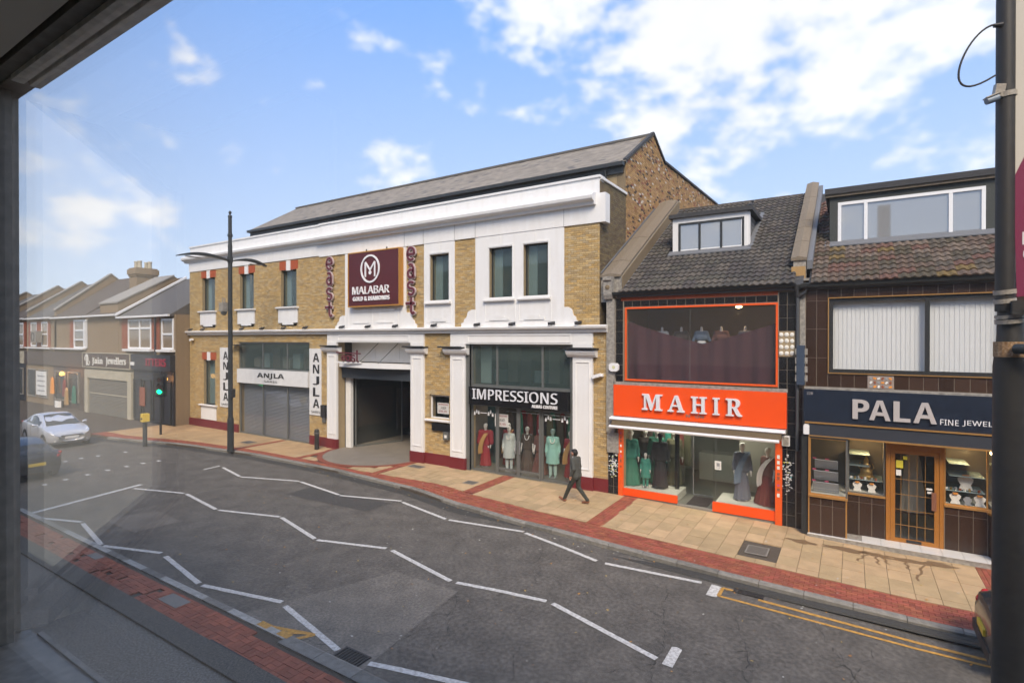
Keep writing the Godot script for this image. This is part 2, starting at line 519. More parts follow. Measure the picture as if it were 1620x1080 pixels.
# ---------------------------------------------------------------- pattern helpers
func iv(inc: Array, holes: Array, y: float) -> Array:
	var out := []
	for r in inc:
		if y > r[2] and y < r[3]: out.append([r[0], r[1]])
	for h in holes:
		if y <= h[2] or y >= h[3]: continue
		var nxt := []
		for s in out:
			if h[1] <= s[0] or h[0] >= s[1]:
				nxt.append(s)
				continue
			if h[0] > s[0]: nxt.append([s[0], h[0]])
			if h[1] < s[1]: nxt.append([h[1], s[1]])
		out = nxt
	return out

# bricks laid in courses as real blocks standing out of the mortar; spans(y) gives the stretches of a course
func bricks(p: Node3D, spans: Callable, y0: float, y1: float, along_x: bool, at: float, depth: float, pal: Array, odd := 0.0) -> void:
	var ts := []
	var cs := []
	var base := base_of(p)
	var y := y0
	var row := 0
	var course := 0.0755
	while y < y1:
		for s in spans.call(y + course * 0.5):
			var a := floorf(s[0] / 0.2275) * 0.2275 - (0.114 if row % 2 else 0.0)
			while a < s[1]:
				var l := maxf(a, s[0])
				var r := minf(a + 0.2175, s[1])
				if r - l > 0.03:
					var h := course - 0.0105
					var d := depth * rng.randf_range(0.8, 1.15)
					var c := Vector3((l + r) * 0.5, y + h * 0.5, at) if along_x else Vector3(at, y + h * 0.5, (l + r) * 0.5)
					var sc := Vector3(r - l, h, d) if along_x else Vector3(d, h, r - l)
					ts.append(Transform3D(Basis.from_scale(sc), c - base))
					var k: Color = pal[rng.randi() % pal.size()]
					if odd > 0.0 and rng.randf() < odd:
						k = [Color(0.62, 0.57, 0.48), Color(0.05, 0.045, 0.04), Color(0.09, 0.06, 0.05), Color(0.3, 0.1, 0.06)][rng.randi() % 4]
					var g := rng.randf_range(0.86, 1.12)
					cs.append(Color(k.r * g, k.g * g, k.b * g))
				a += 0.2275
		y += course
		row += 1
	stuff(p, "brick", unit_box(), M.brick_face, ts, cs)

var _unit: ArrayMesh
func unit_box() -> ArrayMesh:
	if _unit == null: _unit = MB.new().bb(-0.5, 0.5, -0.5, 0.5, -0.5, 0.5).mesh()
	return _unit

func wall(mb: MB, x0: float, x1: float, y0: float, y1: float, z0: float, z1: float, holes: Array) -> void:
	var xs := [x0, x1]
	for h in holes:
		for e in [h[0], h[1]]:
			if e > x0 and e < x1 and not xs.has(e): xs.append(e)
	xs.sort()
	for i in xs.size() - 1:
		var mid: float = (xs[i] + xs[i + 1]) * 0.5
		var cuts := []
		for h in holes:
			if mid > h[0] and mid < h[1]: cuts.append([h[2], h[3]])
		cuts.sort()
		var y := y0
		for c in cuts:
			if c[0] > y: mb.bb(xs[i], xs[i + 1], y, c[0], z0, z1)
			y = maxf(y, c[1])
		if y < y1: mb.bb(xs[i], xs[i + 1], y, y1, z0, z1)

# a window: its frame is the part, each pane a sub-part
func window(p: Node3D, x0: float, x1: float, y0: float, y1: float, z: float, fm: Material, gm: Material, bars_x := [], bars_y := [], w := 0.06, d := 0.06) -> MeshInstance3D:
	var b := MB.new().frame(x0, x1, y0, y1, z - d, z, w)
	for x in bars_x: b.bb(x - w * 0.5, x + w * 0.5, y0 + w, y1 - w, z - d, z)
	var xs := [x0 + w]
	for x in bars_x:
		xs.append(x - w * 0.5)
		xs.append(x + w * 0.5)
	xs.append(x1 - w)
	for k in range(0, xs.size(), 2):
		for y in bars_y: b.bb(xs[k], xs[k + 1], y - w * 0.5, y + w * 0.5, z - d, z - 0.003)
	var f := part(p, "window", b, fm)
	var ys := [y0 + w]
	for y in bars_y:
		ys.append(y - w * 0.5)
		ys.append(y + w * 0.5)
	ys.append(y1 - w)
	for k in range(0, xs.size(), 2):
		for j in range(0, ys.size(), 2):
			var zz := z - d * 0.6
			var q := MB.new()
			q.quad(Vector3(xs[k], ys[j], zz), Vector3(xs[k], ys[j + 1], zz), Vector3(xs[k + 1], ys[j + 1], zz), Vector3(xs[k + 1], ys[j], zz))
			part(f, "pane", q, gm)
	return f

func font(serif := false, bold := false) -> Font:
	var key := "font%s%s" % [serif, bold]
	if not tex.has(key):
		var f := SystemFont.new()
		f.font_names = PackedStringArray(["Droid Serif" if serif else "Droid Sans"])
		f.font_weight = 700 if bold else 400
		tex[key] = f
	return tex[key]

# lettering fitted into a rectangle of the plane z; each = true makes every letter a part
func word(p: Node3D, txt: String, x0: float, x1: float, y0: float, y1: float, z: float, depth: float, m: Material, each := false, serif := false, bold := false, called := "lettering") -> void:
	var f := font(serif, bold)
	var base := base_of(p)
	if not each:
		var t := TextMesh.new()
		t.font = f
		t.font_size = 64
		t.pixel_size = 0.01
		t.depth = 1.0
		t.text = txt
		var a := t.get_aabb()
		var s := Vector3((x1 - x0) / a.size.x, (y1 - y0) / a.size.y, depth)
		piece(p, called, t, m, Transform3D(Basis.from_scale(s), Vector3(x0 - a.position.x * s.x, y0 - a.position.y * s.y, z + depth * 0.5) - base))
		return
	var pen := 0.0
	var at := []
	var lo := Vector2(1e9, 1e9)
	var hi := -lo
	for ch in txt:
		var adv := f.get_string_size(ch, HORIZONTAL_ALIGNMENT_LEFT, -1, 64).x * 0.01
		if ch != " ":
			var t := TextMesh.new()
			t.font = f
			t.font_size = 64
			t.pixel_size = 0.01
			t.depth = 1.0
			t.text = ch
			var a := t.get_aabb()
			var ox := pen + adv * 0.5
			at.append([t, ox])
			lo = lo.min(Vector2(ox + a.position.x, a.position.y))
			hi = hi.max(Vector2(ox + a.end.x, a.end.y))
		pen += adv
	var s := Vector3((x1 - x0) / (hi.x - lo.x), (y1 - y0) / (hi.y - lo.y), depth)
	for q in at:
		piece(p, "letter", q[0], m, Transform3D(Basis.from_scale(s), Vector3(x0 + (q[1] - lo.x) * s.x, y0 - lo.y * s.y, z + depth * 0.5) - base))

func arc(c: Vector2, rx: float, ry: float, a0: float, a1: float, n: int) -> Array:
	var o := []
	for i in n + 1:
		var a := deg_to_rad(lerpf(a0, a1, float(i) / n))
		o.append(c + Vector2(cos(a) * rx, sin(a) * ry))
	return o

func gy(x: float) -> float:          # the far pavement and road fall a little towards the right
	return -0.0245 * clampf(x + 6.5, 0.0, 7.5)

func kerb_z(x: float) -> float:
	var k := [[-70.0, -12.2], [-40.0, -12.2], [-34.0, -12.75], [-28.0, -14.02], [-23.3, -14.5], [-18.1, -14.54], [-13.3, -14.2], [-10.6, -13.6], [-8.0, -13.26], [-5.0, -13.06], [-2.0, -13.0], [8.0, -13.0], [30.0, -13.0]]
	for i in k.size() - 1:
		if x <= k[i + 1][0]: return lerpf(k[i][1], k[i + 1][1], smoothstep(k[i][0], k[i + 1][0], x) * 0.4 + 0.6 * (x - k[i][0]) / (k[i + 1][0] - k[i][0]))
	return -13.0

# ---------------------------------------------------------------- sky
func make_sky() -> Texture2D:
	var w := 2048
	var h := 1024
	var im := Image.create(w, h, false, Image.FORMAT_RGBAF)
	var n := FastNoiseLite.new()
	n.seed = 11
	n.noise_type = FastNoiseLite.TYPE_SIMPLEX_SMOOTH
	n.frequency = 1.0
	n.fractal_octaves = 6
	n.fractal_gain = 0.55
	var cover := FastNoiseLite.new()
	cover.seed = 5
	cover.noise_type = FastNoiseLite.TYPE_SIMPLEX_SMOOTH
	cover.frequency = 1.0
	cover.fractal_octaves = 2
	# banks of cloud, as azimuth, elevation, half-widths in degrees, strength; spread over the whole sky
	var banks := [[-27, 32, 9, 7, 0.62], [-18, 29, 9, 8, 0.66], [-8, 28, 10, 8, 0.66], [2, 28, 9, 8, 0.66], [10, 31, 9, 9, 0.6], [-14, 22, 8, 4, 0.5], [-3, 22.5, 7, 3, 0.42], [6, 23, 5, 3, 0.42], [-16.5, 18.5, 4, 2.6, 0.42], [-32, 22.5, 4, 1.3, 0.3], [-25, 24.5, 5, 2.2, 0.36], [-74, 13.5, 4, 1.6, 0.4], [-70.5, 11.4, 3.5, 1.3, 0.42], [-65.8, 11.6, 2.4, 1.9, 0.46], [-73, 8, 4, 1.6, 0.38], [-43, 17.2, 2.8, 1.4, 0.42], [3, 15.3, 3, 1.3, 0.34], [10, 14.5, 3, 1.0, 0.28], [-63.8, 25.8, 1.8, 2.8, 0.4], [-61.5, 23, 1.4, 1.6, 0.3], [-50, 14, 2, 0.8, 0.24],
		[40, 24, 18, 10, 0.62], [75, 34, 24, 12, 0.66], [110, 20, 22, 8, 0.55], [150, 38, 26, 12, 0.6], [-160, 22, 22, 9, 0.55], [-120, 36, 22, 11, 0.6], [-100, 18, 12, 6, 0.5], [-20, 56, 75, 13, 0.85], [90, 66, 60, 12, 0.55], [-140, 62, 50, 12, 0.6]]
	for j in h:
		var el := (0.5 - (j + 0.5) / h) * PI
		for i in w:
			var az := wrapf((i + 0.5) / w * TAU, -PI, PI)
			var c := Color(0.28, 0.27, 0.25)
			if el > 0.0:
				var d := Vector3(sin(az) * cos(el), sin(el), -cos(az) * cos(el))
				var e := rad_to_deg(el)
				var ad := rad_to_deg(az)
				var t := pow(clampf(e / 46.0, 0.0, 1.0), 0.7)
				c = Color(0.8, 0.9, 0.98).lerp(Color(0.07, 0.315, 0.91), t)
				c = c.lerp(Color(0.06, 0.29, 0.78), clampf((e - 40.0) / 50.0, 0.0, 1.0) * 0.7)
				var q := Vector3(d.x, d.y * 1.7, d.z)
				var f := n.get_noise_3dv(q * 5.5) * 0.62 + n.get_noise_3dv(q * 14.0 + Vector3(3, 7, 1)) * 0.34
				var k := cover.get_noise_3dv(d * 2.3) * 0.06 - 0.29
				for b in banks:
					var de: float = (e - b[1]) / b[3]
					if absf(de) > 2.4: continue
					var da: float = wrapf(ad - b[0], -180.0, 180.0) / b[2]
					var g := da * da + de * de
					if g < 6.0: k = maxf(k, k * 0.35 + b[4] * exp(-g) - 0.1)
				var a := smoothstep(-0.1, 0.5, f * 1.2 + k)
				a *= 0.94
				var lit := 0.92 + 0.1 * clampf(f + 0.3, 0.0, 1.0) + 0.03 * sin(d.x * 9.0)
				c = c.lerp(Color(lit * 0.985, lit * 0.995, lit * 1.02), a)
			im.set_pixel(i, j, c)
	return ImageTexture.create_from_image(im)

func _ready() -> void:
	rng.seed = 7
	# ------------------------------------------------ camera, sky, sun, exposure
	var cam := Camera3D.new()
	cam.name = "camera"
	add_child(cam)
	cam.position = Vector3(0, 5.3, 0)
	cam.rotation = Vector3(deg_to_rad(-0.27), deg_to_rad(32.4), 0)
	cam.fov = rad_to_deg(2.0 * atan(540.0 / 850.0))
	cam.near = 0.03
	cam.far = 600.0
	var we := WorldEnvironment.new()
	we.name = "world_environment"
	var env := Environment.new()
	env.background_mode = Environment.BG_SKY
	var sky := Sky.new()
	var sm := PanoramaSkyMaterial.new()
	sm.panorama = make_sky()
	sm.energy_multiplier = 0.47
	sky.sky_material = sm
	env.sky = sky
	env.tonemap_mode = Environment.TONE_MAPPER_LINEAR
	env.tonemap_exposure = 3.25
	env.sdfgi_enabled = true
	env.ssao_enabled = true
	env.ssil_enabled = true
	we.environment = env
	add_child(we)
	var sun := DirectionalLight3D.new()
	sun.name = "sun"
	sun.light_energy = 0.54
	sun.light_color = Color(1.0, 0.935, 0.845)
	sun.light_angular_distance = 24.0
	sun.shadow_enabled = true
	add_child(sun)
	sun.look_at_from_position(Vector3.ZERO, -Vector3(0.5, 0.9, 0.75), Vector3.UP)
	make_materials()
	ground()
	arcade()
	arcade_signs()
	orange_shop()
	jeweller()
	terrace()
	near_side()
	street_things()
	vehicles()
	figures()

# ---------------------------------------------------------------- the street
func sheet(p: Node3D, called: String, pts: Array, m: Material, lift: float) -> MeshInstance3D:     # outline of (x, z) laid on the road
	var pv := PackedVector2Array()
	for q in pts: pv.append(Vector2(q[0], q[1]))
	var tr := Geometry2D.triangulate_polygon(pv)
	var b := MB.new()
	for q in pv: b.v.append(Vector3(q.x, gy(q.x) - 0.12 + lift, q.y))
	for i in tr: b.ix.append(i)
	return part(p, called, b, m)

func line(p: Node3D, called: String, x0: float, z0: float, x1: float, z1: float, w: float, m: Material, lift := 0.008) -> void:
	var a := Vector2(x0, z0)
	var d := (Vector2(x1, z1) - a)
	var n := maxi(2, int(d.length() / 0.12))
	var s := Vector2(-d.y, d.x).normalized() * w * 0.5
	var b := MB.new()
	for i in n + 1:
		var c := a + d * i / n
		var j1 := rng.randf_range(-0.008, 0.008)
		var j2 := rng.randf_range(-0.008, 0.008)
		var l := c + s * (1.0 + j1 * 8.0)
		var r := c - s * (1.0 + j2 * 8.0)
		b.v.append(Vector3(l.x, gy(l.x) - 0.12 + lift, l.y))
		b.v.append(Vector3(r.x, gy(r.x) - 0.12 + lift, r.y))
		if i > 0:
			var k := b.v.size() - 4
			b.ix.append_array([k, k + 1, k + 3, k, k + 3, k + 2])
	part(p, called, b, m)

func ground() -> void:
	var g := setting("ground")
	part(g, "earth", MB.new().bb(-300, 300, -1.2, -0.6, -300, 200), M.asphalt)
	# road
	var road := setting("road")
	var b := MB.new()
	var xs := [-120.0, -70.0, -45.0, -35.0, -30.0, -26.0, -23.0, -20.0, -17.0, -14.0, -11.0, -9.0, -6.5, -5.0, -3.0, -1.0, 1.0, 6.0, 20.0, 40.0]
	for i in xs.size() - 1:
		var x0: float = xs[i]
		var x1: float = xs[i + 1]
		b.hexa([Vector3(x0, -0.6, kerb_z(x0) - 0.1), Vector3(x1, -0.6, kerb_z(x1) - 0.1), Vector3(x1, -0.6, -5.6), Vector3(x0, -0.6, -5.6), Vector3(x0, gy(x0) - 0.12, kerb_z(x0) - 0.1), Vector3(x1, gy(x1) - 0.12, kerb_z(x1) - 0.1), Vector3(x1, gy(x1) - 0.12, -5.6), Vector3(x0, gy(x0) - 0.12, -5.6)])
	part(road, "road_surface", b, M.asphalt)
	sheet(road, "surface_patch", [[-16.7, -11.55], [-16.75, -12.6], [-12.85, -12.8], [-12.87, -11.77]], M.asphalt_dark, 0.004)
	sheet(road, "surface_patch", [[-10.2, -5.95], [-8.97, -9.1], [-7.15, -9.08], [-6.75, -6.0]], M.asphalt_patch, 0.004)
	sheet(road, "surface_patch", [[-18.9, -7.0], [-18.6, -8.3], [-16.8, -8.2], [-17.0, -7.0]], M.asphalt_patch, 0.004)
	sheet(road, "gutter_strip", [[-40, -11.75], [-34, -12.3], [-28, -13.55], [-23.3, -14.05], [-18.1, -14.1], [-13.3, -13.75], [-10.6, -13.15], [-8, -12.88], [-5, -12.72], [-2, -12.66], [8, -12.6], [8, -12.98], [-2, -12.98], [-5, -13.04], [-8, -13.24], [-10.6, -13.58], [-13.3, -14.18], [-18.1, -14.52], [-23.3, -14.48], [-28, -14.0], [-34, -12.73], [-40, -12.2]], M.stain_dark, 0.004)
	# cracks: thin crooked lines of tar-dark fissure
	var cr := MB.new()
	for s in [[-7.0, -6.4, -8.6, -6.0], [-6.9, -6.6, -6.6, -8.9], [-3.5, -12.0, -2.6, -8.4], [-3.4, -8.3, -1.6, -10.4], [-1.9, -11.6, -1.0, -7.2], [0.4, -11.9, -0.4, -8.0], [-0.4, -8.0, -3.0, -7.6], [-6.8, -12.2, -5.9, -10.4], [-5.9, -10.4, -6.6, -8.6], [-7.1, -9.1, -6.0, -6.9], [1.4, -11.0, -0.2, -9.6], [-8.9, -11.6, -8.2, -10.2], [-5.0, -8.2, -4.0, -6.2], [-2.0, -9.2, 0.8, -8.6], [-4.7, -11.2, -3.2, -10.6], [-8.6, -6.3, -7.2, -7.2], [-12.0, -8.2, -10.4, -7.2], [-0.6, -12.0, 0.2, -10.4]]:
		var a := Vector2(s[0], s[1])
		var e := Vector2(s[2], s[3])
		var steps := int(a.distance_to(e) / 0.09)
		var pv := a
		var off := Vector2.ZERO
		for i in steps:
			off = off * 0.93 + Vector2(rng.randf_range(-0.05, 0.05), rng.randf_range(-0.05, 0.05))
			var c := a.lerp(e, (i + 1.0) / steps) + off
			if rng.randf() < 0.7:
				var sd := Vector2(-(c - pv).y, (c - pv).x).normalized() * rng.randf_range(0.002, 0.008)
				var h := -0.12 + 0.0055
				cr.quad(Vector3(pv.x + sd.x, gy(pv.x) + h, pv.y + sd.y), Vector3(c.x + sd.x, gy(c.x) + h, c.y + sd.y), Vector3(c.x - sd.x, gy(c.x) + h, c.y - sd.y), Vector3(pv.x - sd.x, gy(pv.x) + h, pv.y - sd.y))
			if rng.randf() < 0.08:
				var dd := Vector2(rng.randf_range(-1, 1), rng.randf_range(-1, 1)).normalized() * rng.randf_range(0.15, 0.5)
				var q := c + dd
				var sd2 := Vector2(-dd.y, dd.x).normalized() * 0.006
				cr.quad(Vector3(c.x + sd2.x, gy(c.x) - 0.1145, c.y + sd2.y), Vector3(q.x, gy(q.x) - 0.1145, q.y), Vector3(q.x, gy(q.x) - 0.1145, q.y), Vector3(c.x - sd2.x, gy(c.x) - 0.1145, c.y - sd2.y))
			pv = c
	part(road, "crack", cr, M.crack_tar).set_meta("kind", "stuff")
	# zigzag markings
	for s in [[-22.72, -11.92, -22.81, -12.64], [-22.41, -12.56, -20.4, -12.1], [-20.3, -12.08, -17.79, -12.91], [-17.67, -12.88, -15.07, -12.52], [-14.99, -12.48, -12.72, -13.16], [-12.62, -13.08, -10.33, -12.55], [-10.2, -12.54, -7.79, -12.9], [-7.71, -12.84, -5.29, -12.22], [-5.07, -12.21, -2.87, -12.52],
		[-22.0, -9.06, -19.81, -9.73], [-19.66, -9.73, -17.08, -9.35], [-16.95, -9.35, -14.73, -10.0], [-14.64, -9.99, -12.31, -9.41], [-12.18, -9.38, -10.18, -9.97], [-9.96, -9.95, -7.59, -9.39], [-7.43, -9.4, -5.36, -9.78], [-5.21, -9.77, -2.84, -9.12],
		[-21.12, -5.91, -19.27, -6.57], [-19.1, -6.54, -16.7, -6.12], [-16.57, -6.11, -14.77, -6.7], [-14.45, -6.65, -12.23, -6.31], [-12.07, -6.3, -9.91, -6.78], [-9.71, -6.71, -7.56, -6.25], [-6.81, -6.27, -5.0, -6.78]]:
		line(road, "zigzag_line", s[0], s[1], s[2], s[3], 0.115, M.road_paint)
	line(road, "stop_line", -21.48, -5.8, -22.36, -9.46, 0.2, M.road_paint)
	for s in [[-29.38, -9.44], [-29.55, -10.07], [-29.5, -10.7], [-29.41, -11.76], [-25.35, -7.52], [-25.58, -8.22], [-25.78, -8.99], [-25.94, -9.74], [-26.03, -10.46], [-26.08, -11.11], [-26.03, -11.71]]:
		line(road, "crossing_stud", s[0] - 0.13, s[1], s[0] + 0.13, s[1], 0.14, M.road_paint)
	line(road, "lane_block", -2.72, -9.34, -2.54, -9.34, 0.62, M.road_paint)
	line(road, "lane_block", -2.66, -12.28, -2.44, -12.28, 0.58, M.road_paint)
	line(road, "yellow_line", -2.42, -12.1, 3.2, -12.1, 0.075, M.yellow_paint)
	line(road, "yellow_line", -1.68, -12.4, 3.2, -12.3, 0.09, M.yellow_paint)
	line(road, "yellow_line", -2.42, -12.08, -2.42, -12.52, 0.08, M.yellow_paint)
	line(road, "yellow_line", -2.42, -12.52, -2.2, -12.52, 0.08, M.yellow_paint, 0.0125)
	line(road, "yellow_line", -9.45, -6.02, -8.3, -6.35, 0.09, M.yellow_paint)
	line(road, "yellow_line", -8.3, -6.35, -8.55, -5.95, 0.09, M.yellow_paint, 0.0125)
	line(road, "yellow_line", -9.0, -5.98, -8.5, -6.28, 0.08, M.yellow_paint, 0.0165)
	# far pavement: concrete bed, kerb stones, red brick bands, buff slabs
	var fp := setting("far_pavement")
	b = MB.new()
	for i in xs.size() - 1:
		var x0: float = xs[i]
		var x1: float = xs[i + 1]
		var k0 := kerb_z(x0)
		var k1 := kerb_z(x1)
		b.hexa([Vector3(x0, -0.6, -60), Vector3(x1, -0.6, -60), Vector3(x1, -0.6, k1 - 0.02), Vector3(x0, -0.6, k0 - 0.02), Vector3(x0, gy(x0) - 0.03, -60), Vector3(x1, gy(x1) - 0.03, -60), Vector3(x1, gy(x1) - 0.03, k1 - 0.02), Vector3(x0, gy(x0) - 0.03, k0 - 0.02)])
	part(fp, "paving_bed", b, M.grout)
	var ks := MB.new()
	ks.prism(PackedVector2Array([Vector2(0, -0.16), Vector2(0.005, -0.03), Vector2(-0.03, 0.0), Vector2(-0.17, 0.0), Vector2(-0.17, -0.16)]), Transform3D(Basis(Vector3(0, 0, 1), Vector3(0, 1, 0), Vector3(1, 0, 0)), Vector3(-0.5, 0, 0)), 1.0)
	var ksm := ks.mesh()
	var x := -34.0
	while x < 6.0:
		var l := 0.9 * rng.randf_range(0.94, 1.06)
		var z0 := kerb_z(x)
		var z1 := kerb_z(x + l)
		var dx := Vector3(l - 0.012, gy(x + l) - gy(x), z1 - z0)
		piece(fp, "kerb_stone", ksm, M["kerb_%d" % (rng.randi() % 3)], Transform3D(Basis(dx, Vector3.UP, Vector3(0, 0, 1)), Vector3(x + l * 0.5, (gy(x) + gy(x + l)) * 0.5 + rng.randf_range(-0.004, 0.004), (z0 + z1) * 0.5)))
		x += l
	var cross := [[-25.3, -24.95], [-21.05, -20.7], [-16.1, -15.75], [-11.45, -10.95], [-6.5, -6.05], [2.5, 3.1]]
	var ts := []
	var cs := []
	var inner := func(px: float) -> float: return kerb_z(px) - 0.17 - (0.92 if px > -12.0 else lerpf(0.92, 0.3, clampf((-12.0 - px) / 5.0, 0.0, 1.0)) if px > -17.0 else 0.3 + 0.02 * (-17.0 - px))
	var put := func(cx: float, cz: float, sx: float, sz: float) -> void:
		ts.append(Transform3D(Basis.from_euler(Vector3(0, 0, atan((gy(cx + 0.1) - gy(cx - 0.1)) / 0.2))) * Basis.from_scale(Vector3(sx - 0.008, 0.06, sz - 0.008)), Vector3(cx, gy(cx) - 0.03 + rng.randf_range(-0.002, 0.002), cz)))
		var k := rng.randf_range(0.75, 1.2)
		cs.append(Color(0.31 * k, 0.082 * k * rng.randf_range(0.85, 1.2), 0.045 * k))
	x = -36.0
	while x < 6.0:
		var zz: float = kerb_z(x) - 0.17
		var ze: float = inner.call(x)
		var r := 0
		while zz - 0.1 > ze - 0.05:
			put.call(x + (0.1 if r % 2 else 0.0), zz - 0.05, 0.2, 0.1)
			zz -= 0.1
			r += 1
		x += 0.2
	for c in cross:
		var zz: float = inner.call(c[0])
		while zz > FZ + 0.1:
			var px: float = c[0]
			while px < c[1] - 0.05:
				put.call(px + 0.05, zz - 0.1, 0.1, 0.2)
				px += 0.1
			zz -= 0.2
	# the brick arc round the arcade's forecourt
	for k in 70:
		var a := PI * (k + 0.5) / 70.0
		var c := Vector2(-18.55 + cos(a) * 2.55, -17.45 + sin(a) * 2.3)
		ts.append(Transform3D(Basis(Vector3.UP, -atan2(sin(a) * 2.3, cos(a) * 2.55)) * Basis.from_scale(Vector3(0.24, 0.06, 0.095)), Vector3(c.x, -0.022, c.y)))
		cs.append(Color(0.25, 0.068, 0.038))
	stuff(fp, "brick_paver", unit_box(), M.paver, ts, cs)
	var fc := PackedVector2Array([Vector2(-16.1, -17.6), Vector2(-21.0, -17.6)])
	for k in 33:
		var a := PI - PI * k / 32.0
		fc.append(Vector2(-18.55 + cos(a) * 2.43, -17.45 + sin(a) * 2.18))
	b = MB.new()
	b.prism(fc, Transform3D(Basis(Vector3(1, 0, 0), Vector3(0, 0, 1), Vector3(0, -1, 0)), Vector3(0, 0.004, 0)), 0.03)
	part(fp, "forecourt", b, M.entry_floor)
	var sl := unit_box()
	var far_t := []
	var far_c := []
	var cuts := [-36.0]
	for c in cross:
		cuts.append(c[0])
		cuts.append(c[1])
	cuts.append(5.0)
	for bay in range(0, cuts.size(), 2):
		var ncol := int(round((cuts[bay + 1] - cuts[bay]) / 0.45))
		var sw: float = (cuts[bay + 1] - cuts[bay]) / ncol
		for col in ncol:
			var cx: float = cuts[bay] + (col + 0.5) * sw
			var zz := FZ + 0.02
			var ze: float = inner.call(cx)
			while zz < ze - 0.06:
				var d := minf(0.6, ze - zz)
				var cz := zz + d * 0.5
				var arc_in := pow((cx + 18.55) / 2.68, 2) + pow((cz + 17.45) / 2.42, 2) < 1.0
				if not arc_in and not (absf(cx + 2.05) < 0.3 and absf(cz + 14.95) < 0.42):
					var t := Transform3D(Basis.from_euler(Vector3(rng.randf_range(-0.004, 0.004), 0, atan((gy(cx + 0.1) - gy(cx - 0.1)) / 0.2) + rng.randf_range(-0.004, 0.004))) * Basis.from_scale(Vector3(sw - 0.009, 0.06, d - 0.009)), Vector3(cx, gy(cx) - 0.03 + rng.randf_range(-0.003, 0.003), cz))
					if cx > -21.5:
						piece(fp, "slab", sl, M["slab_%d" % [0, 1, 2, 3, 4, 0, 1, 5][rng.randi() % 8]], t)
					else:
						far_t.append(t)
						var k := rng.randf_range(0.85, 1.1)
						far_c.append(Color(0.46 * k, 0.305 * k, 0.155 * k))
				zz += 0.6
	stuff(fp, "slab", sl, M.paver, far_t, far_c)
	for s in [[-1.15, -16.3, 0.3], [-0.2, -16.35, 0.45], [0.5, -16.42, 0.3], [1.25, -16.45, 0.5], [1.8, -16.55, 0.3]]:   # water stains that ran from the shop step
		var st := PackedVector2Array()
		for k in 14:
			var a := TAU * k / 14.0
			var rr := rng.randf_range(0.6, 1.2)
			st.append(Vector2(s[0] + cos(a) * s[2] * rr * 1.2, s[1] + sin(a) * 0.16 * rr))
		var sb := MB.new()
		var tr := Geometry2D.triangulate_polygon(st)
		for q in st: sb.v.append(Vector3(q.x, gy(q.x) + 0.0055, q.y))
		for i in tr: sb.ix.append(i)
		part(fp, "water_stain", sb, mat("wet_stain", Color(0.2, 0.125, 0.065), 0.5))
	for s in [[0.35, -16.4, 0.1, -15.7], [0.5, -16.4, 0.55, -15.75], [0.62, -16.5, 0.75, -15.9], [1.5, -16.5, 1.25, -15.2], [1.1, -16.4, 1.15, -15.8]]:
		var sb := MB.new()
		var a := Vector2(s[0], s[1])
		var e := Vector2(s[2], s[3])
		for i in 9:
			var c := a.lerp(e, i / 8.0) + Vector2(sin(i * 1.7) * 0.03, 0)
			sb.v.append(Vector3(c.x - 0.025 - 0.01 * cos(i * 2.0), gy(c.x) + 0.006, c.y))
			sb.v.append(Vector3(c.x + 0.025, gy(c.x) + 0.006, c.y))
			if i > 0:
				var k := sb.v.size() - 4
				sb.ix.append_array([k, k + 1, k + 3, k, k + 3, k + 2])
		part(fp, "water_stain", sb, M.wet_stain)
	# near pavement
	var np := setting("near_pavement")
	part(np, "paving_bed", MB.new().bb(-60, 30, -0.6, -0.03, -5.86, -0.4), M.grout)
	x = -22.0
	while x < 3.0:
		var l := 0.9 * rng.randf_range(0.94, 1.06)
		var m: Material = M["kerb_%d" % (rng.randi() % 3)] if x > -8.6 or rng.randf() < 0.4 else M.kerb_white
		piece(np, "kerb_stone", ksm, m, Transform3D(Basis(Vector3(-(l - 0.012), gy(x) - gy(x + l), 0), Vector3.UP, Vector3(0, 0, -(1.0 if x < -9.0 else 1.7))), Vector3(x + l * 0.5, (gy(x) + gy(x + l)) * 0.5, -6.0)))
		x += l
	for s in [[-9.35, -9.05], [-8.75, -8.45]]:
		b = MB.new()
		b.quad(Vector3(s[0], 0.003, -6.0), Vector3(s[0], 0.003, -5.86), Vector3(s[1], 0.003, -5.86), Vector3(s[1], 0.003, -6.0))
		part(np, "kerb_mark", b, M.yellow_paint)
	# red bricks in basket weave near enough to pick apart, the rest joined
	var near_t := []
	var near_c := []
	var done := 0
	x = -24.0
	while x < 2.0:
		var z := -5.72 if x < -9.2 else -5.6
		while z < -3.6:
			for k in 2:
				var weave := (int(floor(x / 0.21)) + int(floor((z + 20.0) / 0.21))) % 2 == 0
				var c := Vector2(x + 0.105, z + 0.0525 + k * 0.105) if weave else Vector2(x + 0.0525 + k * 0.105, z + 0.105)
				var s := Vector3(0.202, 0.06, 0.097) if weave else Vector3(0.097, 0.06, 0.202)
				var t := Transform3D(Basis.from_euler(Vector3(rng.randf_range(-0.02, 0.02), 0, rng.randf_range(-0.02, 0.02))) * Basis.from_scale(s), Vector3(c.x, gy(c.x) - 0.03 + rng.randf_range(-0.003, 0.003), c.y))
				if c.x > -11.6 and c.x < -6.2 and c.y < -4.95 + (c.x + 6.2) * 0.08 and done < 300:
					piece(np, "brick_paver", sl, M["near_paver_%d" % (rng.randi() % 4)], t)
					done += 1
				elif c.x > -11.6 or rng.randf() < 0.93:
					near_t.append(t)
					var sh := rng.randf_range(0.75, 1.2)
					near_c.append(Color(0.36 * sh, 0.105 * sh, 0.055 * sh))
			z += 0.21
		x += 0.21
	stuff(np, "brick_paver", sl, M.paver, near_t, near_c)
